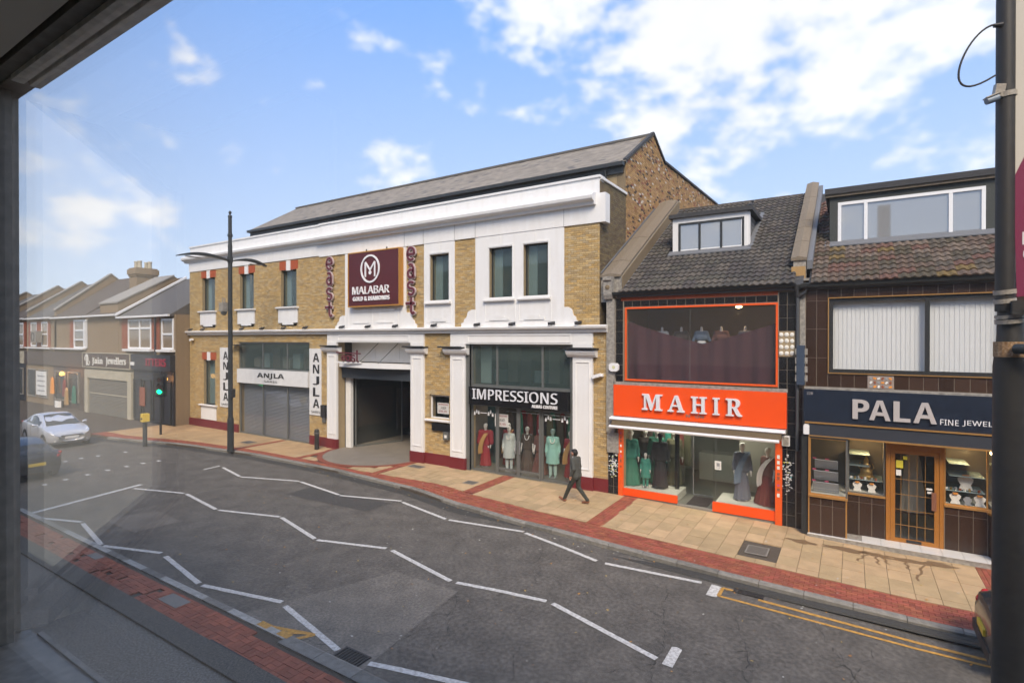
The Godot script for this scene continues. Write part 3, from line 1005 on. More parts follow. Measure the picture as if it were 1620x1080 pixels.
	for s in [[-11.6, -5.5, 0.7, 0.3], [-15.6, -5.6, 0.5, 0.2], [-8.9, -5.0, 1.3, 0.28]]:
		part(np, "concrete_patch", MB.new().bb(s[0] - s[2] * 0.5, s[0] + s[2] * 0.5, -0.02, 0.007, s[1] - s[3] * 0.5, s[1] + s[3] * 0.5), M.concrete if s[0] < -9.0 else M.iron)
	# gullies and covers
	grate("drain_grate", "slotted iron drain grate at the near kerb beside the road patch", Vector3(-7.2, gy(-7.2) - 0.12, -6.22), 0.62, 0.36, 9)
	grate("drain_grate", "iron drain grate between yellow lines and the far kerb", Vector3(-1.9, gy(-1.9) - 0.12, -12.62), 0.62, 0.3, 8)
	for c in [["square iron manhole cover in the buff slabs before the orange shop", -2.05, -14.95, 0.52, 0.6], ["dark iron inspection cover in the paving before the fashion shop doors", -11.9, -15.9, 0.5, 0.42], ["dull iron inspection cover in the paving near the arcade plinth", -15.3, -16.7, 0.7, 0.4], ["iron inspection cover in the paving before the shuttered shop", -26.2, -16.0, 0.7, 0.5]]:
		var t := thing("manhole_cover", c[0], "manhole cover", Vector3(c[1], gy(c[1]), c[2]), 0.0, "access covers in the far pavement")
		b = MB.new().frame(c[1] - c[3] * 0.5, c[1] + c[3] * 0.5, -c[4] * 0.5, c[4] * 0.5, -0.008, 0.006, 0.035)
		var o := part(t, "frame", MB.new().add(b, Transform3D(Basis(Vector3(1, 0, 0), Vector3(0, 0, 1), Vector3(0, 1, 0)), Vector3(-c[1], 0, 0))), M.concrete, false, true)
		part(t, "lid", MB.new().bb(-c[3] * 0.5 + 0.035, c[3] * 0.5 - 0.035, -0.01, 0.004, -c[4] * 0.5 + 0.035, c[4] * 0.5 - 0.035), mat("cover_lid", Color(0.13, 0.115, 0.095), 0.7, 0.2), false, true)
	# fallen leaves and scraps
	var lt := []
	var lc := []
	for i in 420:
		var px := rng.randf_range(-20.0, 3.0)
		var where := rng.randf() * 1.3
		var z := kerb_z(px) + rng.randf_range(0.02, 0.5) if where < 0.45 else rng.randf_range(-16.8, kerb_z(px) - 0.1) if where < 0.7 else rng.randf_range(-12.8, -6.4)
		var y := gy(px) + (-0.113 if z > kerb_z(px) else 0.006)
		var sc := rng.randf_range(0.008, 0.034)
		lt.append(Transform3D(Basis.from_euler(Vector3(rng.randf_range(-0.25, 0.25), rng.randf_range(0, TAU), rng.randf_range(-0.25, 0.25))) * Basis.from_scale(Vector3(sc, 0.003, sc * 0.7)), Vector3(px, y + 0.006, z)))
		lc.append([Color(0.45, 0.22, 0.05), Color(0.3, 0.14, 0.05), Color(0.5, 0.48, 0.42), Color(0.5, 0.48, 0.42), Color(0.5, 0.33, 0.07)][rng.randi() % 5])
	var lf := MB.new().lathe([[0.0, 0.5], [0.9, 0.3], [1.0, 0.0], [0.0, 0.0]], Vector3.ZERO, 6)
	var o2 := stuff(self, "fallen_leaves", lf.mesh(), M.paver, lt, lc)
	tag(o2, "scattered fallen leaves and paper scraps on road and pavement", "leaves")

func grate(called: String, label: String, at: Vector3, w: float, d: float, n: int) -> void:
	var t := thing(called, label, "drain", at)
	part(t, "pit", MB.new().bb(-w * 0.5, w * 0.5, 0.001, 0.005, -d * 0.5, d * 0.5), M.cable_black, false, true)
	var b := MB.new()
	b.bb(-w * 0.5, w * 0.5, 0.005, 0.022, -d * 0.5, -d * 0.5 + 0.035).bb(-w * 0.5, w * 0.5, 0.005, 0.022, d * 0.5 - 0.035, d * 0.5)
	part(t, "frame", b, M.iron, false, true)
	for i in n:
		var x := -w * 0.5 + w * (i + 0.5) / n
		part(t, "bar", MB.new().bb(x - w / n * 0.27, x + w / n * 0.27, 0.005, 0.021, -d * 0.5 + 0.035, d * 0.5 - 0.035), M.iron, false, true)

# ---------------------------------------------------------------- the yellow brick arcade
func rect_prism(p: Node3D, called: String, x0: float, x1: float, y0: float, y1: float, m: Material, z0 := -17.411, z1 := -17.36) -> MeshInstance3D:
	return part(p, called, MB.new().bb(x0, x1, y0, y1, z0, z1), m)

func pier(t: Node3D, x0: float, x1: float, c0: float, c1: float) -> void:
	var b := MB.new()
	b.bb(x0, x1, 0.46, 4.66, -17.411, -17.3).bb(x0 + 0.0, x1, 4.92, 5.14, -17.411, -17.3)
	b.frame(x0 + 0.1, x1 - 0.1, 0.7, 4.5, -17.3, -17.275, 0.035)
	var o := part(t, "pier", b, M.white_paint)
	var c := MB.new().alongx([[-17.411, 4.66], [-17.26, 4.66], [-17.22, 4.72], [-17.17, 4.74], [-17.12, 4.84], [-17.12, 4.89], [-17.411, 4.92]], c0, c1)
	part(o, "capital", c, M.white_trim)
	part(t, "plinth", MB.new().bb(x0 - 0.03, x1 + 0.03, -0.1, 0.46, -17.411, -17.27), M.plinth_red)

func apron(t: Node3D, x0: float, x1: float, y0: float, y1: float) -> void:
	var w := (x1 - x0)
	var pts := PackedVector2Array([Vector2(x0, y1), Vector2(x0, y0 + 0.0), Vector2(x0 + w * 0.22, y0), Vector2(x0 + w * 0.22, y0 - 0.1), Vector2(x1 - w * 0.22, y0 - 0.1), Vector2(x1 - w * 0.22, y0), Vector2(x1, y0), Vector2(x1, y1)])
	part(t, "apron", MB.new().prism(pts, Transform3D(Basis(), Vector3(0, 0, -17.411)), 0.055), M.white_paint)

func sill(t: Node3D, x0: float, x1: float, y: float) -> void:
	part(t, "sill", MB.new().alongx([[-17.6, y], [-17.6, y - 0.1], [-17.3, y - 0.1], [-17.24, y - 0.07], [-17.24, y - 0.02], [-17.3, y]], x0, x1), M.white_trim)

func red_lintel(t: Node3D, x0: float, x1: float, y0: float, y1: float) -> void:
	var c := (x0 + x1) * 0.5
	for s in [[x0, c - 0.17], [c + 0.17, x1]]:
		var n := 5
		for k in n:
			var a: float = lerpf(s[0], s[1], float(k) / n)
			var b: float = lerpf(s[0], s[1], (k + 1.0) / n)
			part(t, "lintel_brick", MB.new().bb(a + 0.006, b - 0.006, y0, y1, -17.411, -17.392 + rng.randf_range(-0.003, 0.003)), M.lintel_red)
	part(t, "keystone", MB.new().bb(c - 0.16, c + 0.16, y0 - 0.04, y1 + 0.02, -17.411, -17.36), M.white_paint)

func scroll(t: Node3D, x: float, dirx: float, h: float, w: float) -> void:
	var pts := PackedVector2Array([Vector2(x, 5.79), Vector2(x, 5.79 + h)])
	pts.append_array(PackedVector2Array([Vector2(x + dirx * w * 0.28, 5.79 + h)]))
	for k in 6:
		var a := PI * 0.5 - PI * 0.5 * k / 5.0
		pts.append(Vector2(x + dirx * w * (0.38 + 0.2 * cos(a)), 5.79 + h * (0.66 + 0.28 * sin(a))))
	for k in 6:
		var a := PI * 0.5 - PI * 0.5 * k / 5.0
		pts.append(Vector2(x + dirx * w * (0.66 + 0.16 * cos(a)), 5.79 + h * (0.28 + 0.24 * sin(a))))
	pts.append(Vector2(x + dirx * w, 5.79 + h * 0.2))
	pts.append(Vector2(x + dirx * w, 5.79))
	part(t, "scroll", MB.new().prism(pts, Transform3D(Basis(), Vector3(0, 0, -17.411)), 0.06), M.white_paint)

func arcade() -> void:
	var t := thing("shopping_arcade", "long yellow brick building with white cornice, piers and dark red plinth", "building", Vector3(-21, 0, FZ))
	var wins := [[-33.24, -31.84, 6.98, 8.96], [-29.27, -27.93, 6.98, 8.96], [-25.49, -24.18, 6.98, 8.9], [-15.16, -14.11, 6.87, 8.84], [-12.1, -11.01, 6.86, 8.88], [-10.52, -9.45, 6.86, 8.88]]
	var open := wins.duplicate()
	open.append_array([[-33.11, -31.84, 1.38, 4.06], [-29.4, -23.15, 0.0, 5.12], [-21.0, -16.2, 0.0, 5.14], [-15.2, -14.13, 1.94, 2.94], [-13.07, -8.54, 0.0, 5.1]])
	var b := MB.new()
	wall(b, -34.7, -7.13, -0.2, 5.6, -17.8, -17.412, open)
	wall(b, -34.7, -7.44, 5.6, 10.4, -17.8, -17.412, open)
	b.bb(-34.7, -34.4, -0.2, 10.4, -36, -17.8)
	b.bb(-34.4, -7.7, -0.2, 10.4, -36.3, -36)
	b.bb(-34.4, -7.7, 5.2, 5.5, -36, -17.8)
	b.bb(-34.4, -7.7, 10.0, 10.3, -20.2, -17.8)
	b.bb(-32.2, -7.7, 5.5, 11.8, -20.2, -19.92)
	var wl := part(t, "wall", b, M.mortar)
	var white := [[-15.48, -13.82, 5.79, 9.35], [-12.76, -8.8, 5.79, 9.35], [-20.46, -16.51, 5.79, 9.35], [-21.7, -21.0, 0, 5.53], [-16.2, -15.45, 0, 5.53], [-14.0, -13.07, 0, 5.53], [-8.54, -7.66, 0, 5.53], [-21.7, -15.45, 5.14, 5.53], [-14.0, -7.66, 5.1, 5.53], [-33.43, -31.7, 6.0, 6.98], [-29.45, -27.75, 6.0, 6.98], [-25.68, -24.0, 6.0, 6.98], [-33.36, -31.74, 8.96, 9.35], [-29.4, -27.8, 8.96, 9.35], [-25.62, -24.05, 8.9, 9.35], [-33.3, -31.7, 4.06, 4.5], [-33.4, -31.7, 0.4, 1.38]]
	var holes := open.duplicate()
	holes.append_array(white)
	var yel := [Color(0.57, 0.40, 0.175), Color(0.63, 0.46, 0.22), Color(0.52, 0.355, 0.15), Color(0.59, 0.39, 0.15), Color(0.46, 0.33, 0.165), Color(0.56, 0.43, 0.24)]
	bricks(wl, func(y: float) -> Array: return iv([[-34.7, -7.13, 0.46, 5.54], [-34.7, -7.44, 5.76, 9.4]], holes, y), 0.46, 9.36, true, -17.408, 0.024, yel)
	# the right flank: return of the front wall and the tall gable with its odd dark and pale bricks
	var fl := MB.new()
	fl.bb(-7.8, -7.43, -0.2, 10.86, -19.9, -17.8)
	var gp := PackedVector2Array([Vector2(-19.9, -0.2), Vector2(-19.9, 12.15), Vector2(-23.2, 14.25), Vector2(-24.87, 13.45), Vector2(-36.4, 13.9), Vector2(-36.4, -0.2)])
	fl.prism(gp, Transform3D(Basis(Vector3(0, 0, 1), Vector3(0, 1, 0), Vector3(1, 0, 0)), Vector3(-7.78, 0, 0)), 0.35)
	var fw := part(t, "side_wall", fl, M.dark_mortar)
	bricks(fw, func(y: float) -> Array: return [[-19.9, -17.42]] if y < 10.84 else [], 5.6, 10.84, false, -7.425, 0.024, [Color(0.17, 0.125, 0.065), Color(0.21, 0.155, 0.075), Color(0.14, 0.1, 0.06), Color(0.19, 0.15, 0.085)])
	var gab := func(y: float) -> Array:
		if y < 12.15: return [[-36.4, -19.92]]
		var front := -19.9 - (y - 12.15) / 2.1 * 3.3
		if y < 13.45: return [[-36.4, front]]
		var o := []
		var back := -23.2 - (14.25 - y) / 0.8 * 1.67
		if front > back: o.append([back, front])
		if y < 13.88: o.append([-36.4, -24.87 - (y - 13.45) / 0.45 * 11.5])
		return o
	bricks(fw, gab, 7.0, 14.2, false, -7.425, 0.03, [Color(0.46, 0.27, 0.1), Color(0.4, 0.24, 0.09), Color(0.52, 0.33, 0.14), Color(0.36, 0.2, 0.085), Color(0.45, 0.27, 0.13)], 0.16)
	var vg := MB.new()
	for s in [[Vector3(-7.42, 12.19, -19.8), Vector3(-7.42, 14.31, -23.2)], [Vector3(-7.42, 14.31, -23.2), Vector3(-7.42, 13.52, -24.87)], [Vector3(-7.42, 13.52, -24.87), Vector3(-7.42, 13.97, -36.4)]]: vg.bar(s[0], s[1], 0.14, 0.1)
	part(t, "verge", vg, M.roof_felt)
	part(t, "coping", MB.new().bb(-7.72, -7.36, 10.86, 10.95, -19.92, -17.44), M.white_trim)
	# main slate roof behind the parapet
	var rf := MB.new()
	var rp := PackedVector2Array([Vector2(-19.72, 12.1), Vector2(-23.2, 14.2), Vector2(-26.7, 12.1)])
	rf.prism(rp, Transform3D(Basis(Vector3(0, 0, 1), Vector3(0, 1, 0), Vector3(1, 0, 0)), Vector3(-32.2, 0, 0)), 24.75)
	rf.bb(-32.2, -7.8, 11.8, 12.09, -26.5, -20.0)
	var roof := part(t, "roof", rf, M.roof_felt)
	var ts := []
	var cs := []
	var sd := Vector3(0, 2.1, -3.48).normalized()
	var nrm := Vector3(0, 3.48, 2.1).normalized()
	var base := base_of(roof)
	for r in 19:
		var x := -32.2 - (0.15 if r % 2 else 0.0)
		while x < -7.35:
			var x0 := maxf(x, -32.2)
			var x1 := minf(x + 0.296, -7.36)
			if x1 - x0 > 0.04:
				var c := Vector3((x0 + x1) * 0.5, 12.1, -19.72) + sd * (r * 0.214 + 0.115) + nrm * (0.014 + rng.randf_range(0, 0.003))
				ts.append(Transform3D(Basis(Vector3(x1 - x0, 0, 0), (nrm + sd * 0.03) * 0.009, (-sd + nrm * 0.04) * 0.25), c - base))
				var k := rng.randf_range(0.75, 1.15)
				cs.append(Color(0.3 * k, 0.262 * k, 0.212 * k) if rng.randf() > 0.05 else Color(0.14, 0.13, 0.12))
			x += 0.3
	stuff(roof, "slate", unit_box(), M.slate_face, ts, cs)
	var rg := MB.new()
	var rx := -32.2
	while rx < -7.5:
		rg.obox(Transform3D(Basis(), Vector3(rx + 0.225, 14.24, -23.2)), Vector3(0.44, 0.1, 0.22))
		rx += 0.45
	part(roof, "ridge_tile", rg, M.terrace_slate).set_meta("kind", "stuff")
	part(t, "gutter", MB.new().bb(-32.25, -7.45, 11.98, 12.12, -19.92, -19.62), M.dark_frame)
	part(t, "fascia", MB.new().bb(-32.2, -7.5, 11.72, 11.98, -19.918, -19.82), M.dark_frame)
	part(t, "downpipe", MB.new().tube([Vector3(-8.2, 11.9, -19.7), Vector3(-8.2, 11.5, -19.8), Vector3(-8.2, 10.4, -19.82)], 0.05, 0.05, 8), M.dark_frame, true)
	# parapet, frieze, cornice, string course
	part(t, "parapet", MB.new().bb(-34.7, -22.35, 10.3, 10.9, -17.8, -17.43).bb(-22.35, -7.44, 10.3, 10.92, -17.8, -17.4), M.white_paint)
	var joints := MB.new()
	part(t, "coping", MB.new().bb(-34.76, -22.35, 10.9, 10.98, -17.82, -17.38).bb(-22.38, -7.4, 10.92, 11.0, -17.82, -17.35), M.white_trim)
	part(t, "frieze", MB.new().bb(-34.73, -22.35, 9.42, 10.3, -17.43, -17.37).bb(-22.35, -7.2, 9.35, 10.3, -17.75, -17.35).bb(-7.44, -7.2, 10.3, 10.36, -17.75, -17.35), M.white_paint)
	for x in [-16.6, -15.5, -13.8, -12.75, -8.8]: joints.bb(x - 0.012, x + 0.012, 9.36, 9.98, -17.349, -17.342)
	part(t, "joint", joints, mat("joint_grey", Color(0.4, 0.4, 0.4), 0.8)).set_meta("kind", "stuff")
	var prof := [[-17.38, 9.96], [-17.2, 9.97], [-17.17, 10.07], [-17.04, 10.1], [-17.0, 10.14], [-16.98, 10.24], [-17.02, 10.3], [-17.1, 10.32], [-17.14, 10.36], [-17.38, 10.4]]
	part(t, "cornice", MB.new().alongx(prof, -22.3, -7.55), M.white_trim)
	var prof2 := []
	for q in prof: prof2.append([q[0] - 0.1, q[1] + 0.02])
	part(t, "cornice", MB.new().alongx(prof2, -35.15, -22.3), M.white_trim)
	var sp := [[-17.411, 5.53], [-17.27, 5.54], [-17.24, 5.65], [-17.14, 5.68], [-17.12, 5.75], [-17.2, 5.78], [-17.411, 5.8]]
	part(t, "string_course", MB.new().alongx(sp, -34.85, -7.1), M.white_trim)
	# white upper panels
	for q in [[-15.48, -13.82, [[-15.16, -14.11]]], [-12.76, -8.8, [[-12.1, -11.01], [-10.52, -9.45]]]]:
		b = MB.new()
		var hs := []
		for h in q[2]: hs.append([h[0], h[1], 6.86, 8.86])
		wall(b, q[0], q[1], 5.8, 9.35, -17.411, -17.37, hs)
		for h in q[2]:
			b.frame(h[0] - 0.06, h[1] + 0.06, 6.86, 8.95, -17.37, -17.352, 0.06)
			var m: float = (h[0] + h[1]) * 0.5
			b.bb(m - 0.012, m + 0.012, 8.96, 9.34, -17.37, -17.355)
			b.frame(h[0] - 0.18, h[1] + 0.14, 5.98, 6.72, -17.37, -17.355, 0.02)
		part(t, "white_panel", b, M.white_paint)
		for h in q[2]:
			sill(t, h[0] - 0.22, h[1] + 0.12, 6.85)
			part(t, "apron", MB.new().bb(h[0] + 0.05, h[1] - 0.15, 6.02, 6.12, -17.354, -17.33).bb(h[0] + 0.25, h[1] - 0.35, 6.12, 6.2, -17.354, -17.33), M.white_trim)
	b = MB.new().bb(-20.46, -16.51, 5.8, 9.35, -17.411, -17.37)
	for m in [-20.2, -18.6, -17.0]: b.bb(m - 0.012, m + 0.012, 5.8, 6.8, -17.37, -17.355)
	b.bb(-19.9, -17.2, 6.56, 6.66, -17.37, -17.32).bb(-19.9, -18.8, 6.02, 6.1, -17.37, -17.34).bb(-18.3, -17.3, 6.02, 6.1, -17.37, -17.34)
	part(t, "white_panel", b, M.white_paint)
	scroll(t, -20.46, -1.0, 0.62, 0.68)
	scroll(t, -16.51, 1.0, 0.66, 0.62)
	scroll(t, -12.76, -1.0, 0.68, 0.7)
	scroll(t, -8.8, 1.0, 0.66, 0.6)
	# windows of the left wing
	for k in 3:
		var w: Array = wins[k]
		red_lintel(t, w[0] - 0.12, w[1] + 0.12, w[3], 9.36)
		sill(t, w[0] - 0.3, w[1] + 0.2, 6.98)
		apron(t, w[0] - 0.18, w[1] + 0.1, 6.14, 6.88)
	red_lintel(t, -33.3, -31.72, 4.06, 4.5)
	sill(t, -33.45, -31.6, 1.38)
	rect_prism(t, "apron", -33.35, -31.7, 0.48, 1.28, M.white_paint)
	for k in 6:
		var w: Array = wins[k]
		window(t, w[0], w[1], w[2], w[3], -17.56, M.dark_frame, M.pane_teal, [], [], 0.045)
		part(t, "blind", MB.new().bb(w[0] + 0.03, w[0] + 0.4, w[2], w[3], -17.78, -17.74), mat("pale_teal", Color(0.26, 0.36, 0.34), 0.9))
	window(t, -33.11, -31.84, 1.38, 4.06, -17.56, M.dark_frame, M.pane_teal, [], [], 0.05)
	part(t, "blind", MB.new().bb(-33.05, -32.5, 1.4, 4.0, -17.78, -17.74), M.pale_teal)
	# piers, lintels and plinths of the ground floor
	pier(t, -21.7, -21.0, -21.95, -20.75)
	pier(t, -16.2, -15.45, -16.36, -15.28)
	pier(t, -14.0, -13.24, -14.26, -13.07)
	pier(t, -8.42, -7.66, -8.62, -7.5)
	part(t, "lintel", MB.new().bb(-21.7, -15.45, 5.14, 5.53, -17.411, -17.32).frame(-20.9, -16.3, 5.2, 5.46, -17.32, -17.3, 0.03), M.white_paint)
	part(t, "lintel", MB.new().bb(-14.0, -7.66, 5.1, 5.53, -17.411, -17.32).frame(-13.1, -8.5, 5.16, 5.46, -17.32, -17.3, 0.03), M.white_paint)
	for s in [[-34.73, -29.42], [-23.13, -21.73], [-15.42, -14.03], [-7.63, -7.1]]:
		part(t, "plinth", MB.new().bb(s[0], s[1], -0.1, 0.46, -17.411, -17.36), M.plinth_red)
	# shuttered shop front on the left
	window(t, -29.4, -23.15, 3.62, 5.12, -17.46, M.alu_grey, M.pane_teal, [-27.2, -25.05], [], 0.07)
	window(t, -29.4, -23.15, 0.0, 2.85, -17.46, M.alu_grey, M.pane_clear, [-27.2, -25.05], [], 0.07)
	part(t, "ceiling_panel", MB.new().bb(-29.4, -23.2, 3.65, 4.3, -18.6, -18.5), M.inside_wall)
	var shut := MB.new()
	for k in 37:
		shut.alongx([[-17.72, k * 0.0765], [-17.655, k * 0.0765 + 0.012], [-17.655, k * 0.0765 + 0.06], [-17.72, k * 0.0765 + 0.074]], -29.3, -23.2)
	part(t, "roller_shutter", shut, M.shutter)
	for k in 7:
		part(t, "room_unit", MB.new().bb(-29.2 + k * 0.9, -28.6 + k * 0.9, 3.7, 4.2 + 0.3 * (k % 3), -18.4, -18.2), [M.inside_wall, M.pale_teal, M.inside_brick][k % 3])
		part(t, "room_unit", MB.new().bb(-13.0 + k * 0.66, -12.5 + k * 0.66, 3.5, 4.0 + 0.45 * ((k * 2) % 3), -19.4, -19.1), [M.pale_teal, M.inside_wall, M.inside_brick][k % 3])
	part(t, "room_curtain", MB.new().bb(-12.9, -12.4, 3.5, 5.0, -18.0, -17.95), M.pale_teal)
	# way in to the arcade
	b = MB.new()
	b.bb(-21.3, -21.0, 0, 5.14, -26, -17.8).bb(-16.2, -15.9, 0, 5.14, -26, -17.8).bb(-21.3, -15.9, 0, 5.14, -26.3, -26)
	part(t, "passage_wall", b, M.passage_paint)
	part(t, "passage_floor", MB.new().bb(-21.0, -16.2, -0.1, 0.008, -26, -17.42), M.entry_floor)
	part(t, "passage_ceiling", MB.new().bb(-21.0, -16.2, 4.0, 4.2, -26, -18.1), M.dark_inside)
	part(t, "fanlight_panel", MB.new().bb(-21.0, -16.2, 4.2, 5.14, -18.35, -18.25).bb(-19.4, -19.36, 4.2, 5.14, -18.25, -18.23).bb(-17.8, -17.76, 4.2, 5.14, -18.25, -18.23), M.white_paint)
	part(t, "shutter_box", MB.new().bb(-20.995, -16.205, 3.42, 3.94, -18.1, -17.62), mat("box_slate", Color(0.035, 0.042, 0.05), 0.6))
	b = MB.new()
	var cp := PackedVector2Array()
	for k in 17:
		var u := k / 16.0
		cp.append(Vector2(lerpf(-20.99, -16.21, u), 17.45 - sin(u * PI) * 0.3))
	cp.append(Vector2(-16.21, 18.2))
	cp.append(Vector2(-20.99, 18.2))
	b.prism(cp, Transform3D(Basis(Vector3(1, 0, 0), Vector3(0, 0, -1), Vector3(0, 1, 0)), Vector3(0, 3.96, 0)), 0.2)
	part(t, "canopy", b, M.white_paint)
	for x in [-19.6, -18.3]: part(t, "canopy_stay", MB.new().bar(Vector3(x, 4.16, -17.4), Vector3(x + 0.5, 5.1, -18.2), 0.03, 0.03), M.alu_grey)
	part(t, "door_jamb", MB.new().bb(-20.98, -20.62, 0.01, 3.42, -18.0, -17.84), M.white_paint)
	window(t, -19.0, -18.0, 0.02, 3.4, -22.0, M.alu_grey, M.pane_clear, [], [], 0.06)
	b = MB.new()
	b.bar(Vector3(-20.55, 0.05, -18.1), Vector3(-19.7, 0.05, -20.4), 0.05, 0.08).bar(Vector3(-20.55, 3.36, -18.1), Vector3(-19.7, 3.36, -20.4), 0.05, 0.08).bar(Vector3(-20.55, 0.05, -18.1), Vector3(-20.55, 3.38, -18.1), 0.06, 0.06).bar(Vector3(-19.7, 0.05, -20.4), Vector3(-19.7, 3.38, -20.4), 0.05, 0.05)
	var dr := part(t, "door", b, M.alu_grey)
	b = MB.new()
	b.quad(Vector3(-20.55, 0.09, -18.1), Vector3(-20.55, 3.32, -18.1), Vector3(-19.7, 3.32, -20.4), Vector3(-19.7, 0.09, -20.4))
	part(dr, "pane", b, M.pane_shop)
	for s in [[-20.2, 1.4], [-17.4, 1.4]]:
		part(t, "passage_poster", MB.new().bb(s[0], s[0] + 0.9, s[1], s[1] + 1.2, -25.98, -25.94), M.cloth_olive)
	b = MB.new()
	for x in [-17.1, -18.5]: b.bb(x, x + 0.08, 0.01, 4.0, -21.9, -21.8)
	b.bb(-21.0, -16.2, 3.1, 3.2, -21.9, -21.8)
	part(t, "passage_frame", b, M.alu_grey)
	for k in 6: part(t, "ceiling_beam", MB.new().bb(-21.0, -16.2, 3.82, 3.999, -19.2 - k * 1.2, -19.0 - k * 1.2), M.alu_grey)
	part(t, "passage_mural", MB.new().bb(-20.999, -20.96, 0.9, 2.8, -21.0, -18.6), M.cloth_taupe)
	part(t, "noticeboard", MB.new().bb(-16.26, -16.2, 1.0, 2.3, -20.5, -19.0), M.cloth_pattern)
	for k in 3: part(t, "passage_shop", MB.new().bb(-20.98, -20.9, 0.4, 2.6, -25.5 + k * 1.5, -24.3 + k * 1.5), [M.cloth_olive, M.cloth_taupe, M.shop_brown][k])
	# kiosk window between the piers
	window(t, -15.2, -14.13, 1.94, 2.94, -17.5, M.white_trim, M.pane_shop, [], [], 0.06)
	part(t, "window_back", MB.new().bb(-15.2, -14.13, 1.9, 3.0, -18.4, -18.3), M.dark_inside)
	sill(t, -15.36, -14.05, 1.92)
	# fashion shop front
	var f: Material = M.alu_grey
	window(t, -13.07, -8.54, 3.4, 5.1, -17.5, f, M.pane_teal, [-11.8, -9.76], [], 0.09)
	window(t, -13.07, -11.78, 0.0, 2.72, -17.5, f, M.pane_shop, [], [], 0.09)
	window(t, -9.82, -8.54, 0.0, 2.72, -17.5, f, M.pane_shop, [], [], 0.09)
	for s in [[-11.78, -10.8], [-10.8, -9.82]]:
		var d := window(t, s[0], s[1], 0.0, 2.72, -17.46, f, M.pane_shop, [], [0.24], 0.075)
		d.name = "door" if s[0] < -11.0 else "door_001"
		part(d, "handle", MB.new().bb(-10.9 if s[0] < -11.0 else -10.73, -10.87 if s[0] < -11.0 else -10.7, 0.9, 1.4, -17.43, -17.4), M.alloy)
	part(t, "transom", MB.new().bb(-13.07, -8.54, 2.72, 3.4, -17.6, -17.45), f)
	part(t, "side_casing", MB.new().bb(-13.24, -13.07, 0.0, 5.1, -17.6, -17.38).bb(-8.54, -8.42, 0.0, 5.1, -17.6, -17.38), f)
	b = MB.new()
	b.bb(-13.4, -13.2, 0, 5.2, -21.5, -17.8).bb(-8.4, -8.2, 0, 5.2, -21.5, -17.8).bb(-13.4, -8.2, 0, 5.2, -21.7, -21.5)
	part(t, "shop_wall", b, M.inside_brick)
	part(t, "shop_floor", MB.new().bb(-13.2, -8.4, -0.05, 0.03, -21.5, -17.6), M.inside_floor)
	part(t, "shop_ceiling", MB.new().bb(-13.2, -8.4, 3.0, 3.1, -21.5, -17.7), M.inside_wall)
	part(t, "curtain", MB.new().bb(-13.2, -12.75, 0.03, 2.9, -18.9, -18.85), mat("teal_curtain", Color(0.04, 0.1, 0.11), 0.9))
	for q in [[-20.0, "rear rail of hanging saris deep inside the fashion shop"], [-19.2, "front rail of hanging saris behind the fashion shop mannequins"]]:
		var hr := thing("clothes_rail", q[1], "clothes rail", Vector3(-10.8, 0.03, q[0] - 1.0))
		part(hr, "rail", MB.new().tube([Vector3(-13.1, 2.05, q[0] - 1.0), Vector3(-8.5, 2.05, q[0] - 1.0)], 0.02, 0.02, 6), M.alloy)
		for k in 9:
			var x := -12.9 + k * 0.5
			part(hr, "hanging_cloth", MB.new().lathe([[0.2, 0.35], [0.17, 1.0], [0.14, 1.6], [0.08, 1.75]], Vector3(x + (0.2 if q[0] < -19.5 else 0.0), 0.3, q[0] - 1.0), 10, 1.0, 0.4, 5, 0.1), [M.sari_red, M.cloth_taupe, M.cloth_check, M.cloth_olive, M.cloth_green][(k * 3 + int(q[0])) % 5])
	var al := AreaLight3D.new()
	al.name = "shop_light"
	al.light_energy = 1.1
	al.light_color = Color(1, 0.96, 0.88)
	al.area_size = Vector2(3.6, 0.12)
	al.shadow_enabled = true
	add_child(al)
	al.position = Vector3(-10.8, 2.93, -18.7)
	al.rotation.x = -PI / 2
	var tl := thing("ceiling_tube_lamp", "lit tube lamp above the dressed figures in the fashion shop window", "lamp", Vector3(-10.8, 2.96, -18.7))
	part(tl, "tube", MB.new().bb(-1.8, 1.8, 0.0, 0.03, -0.05, 0.05), M.tube_lamp, false, true)

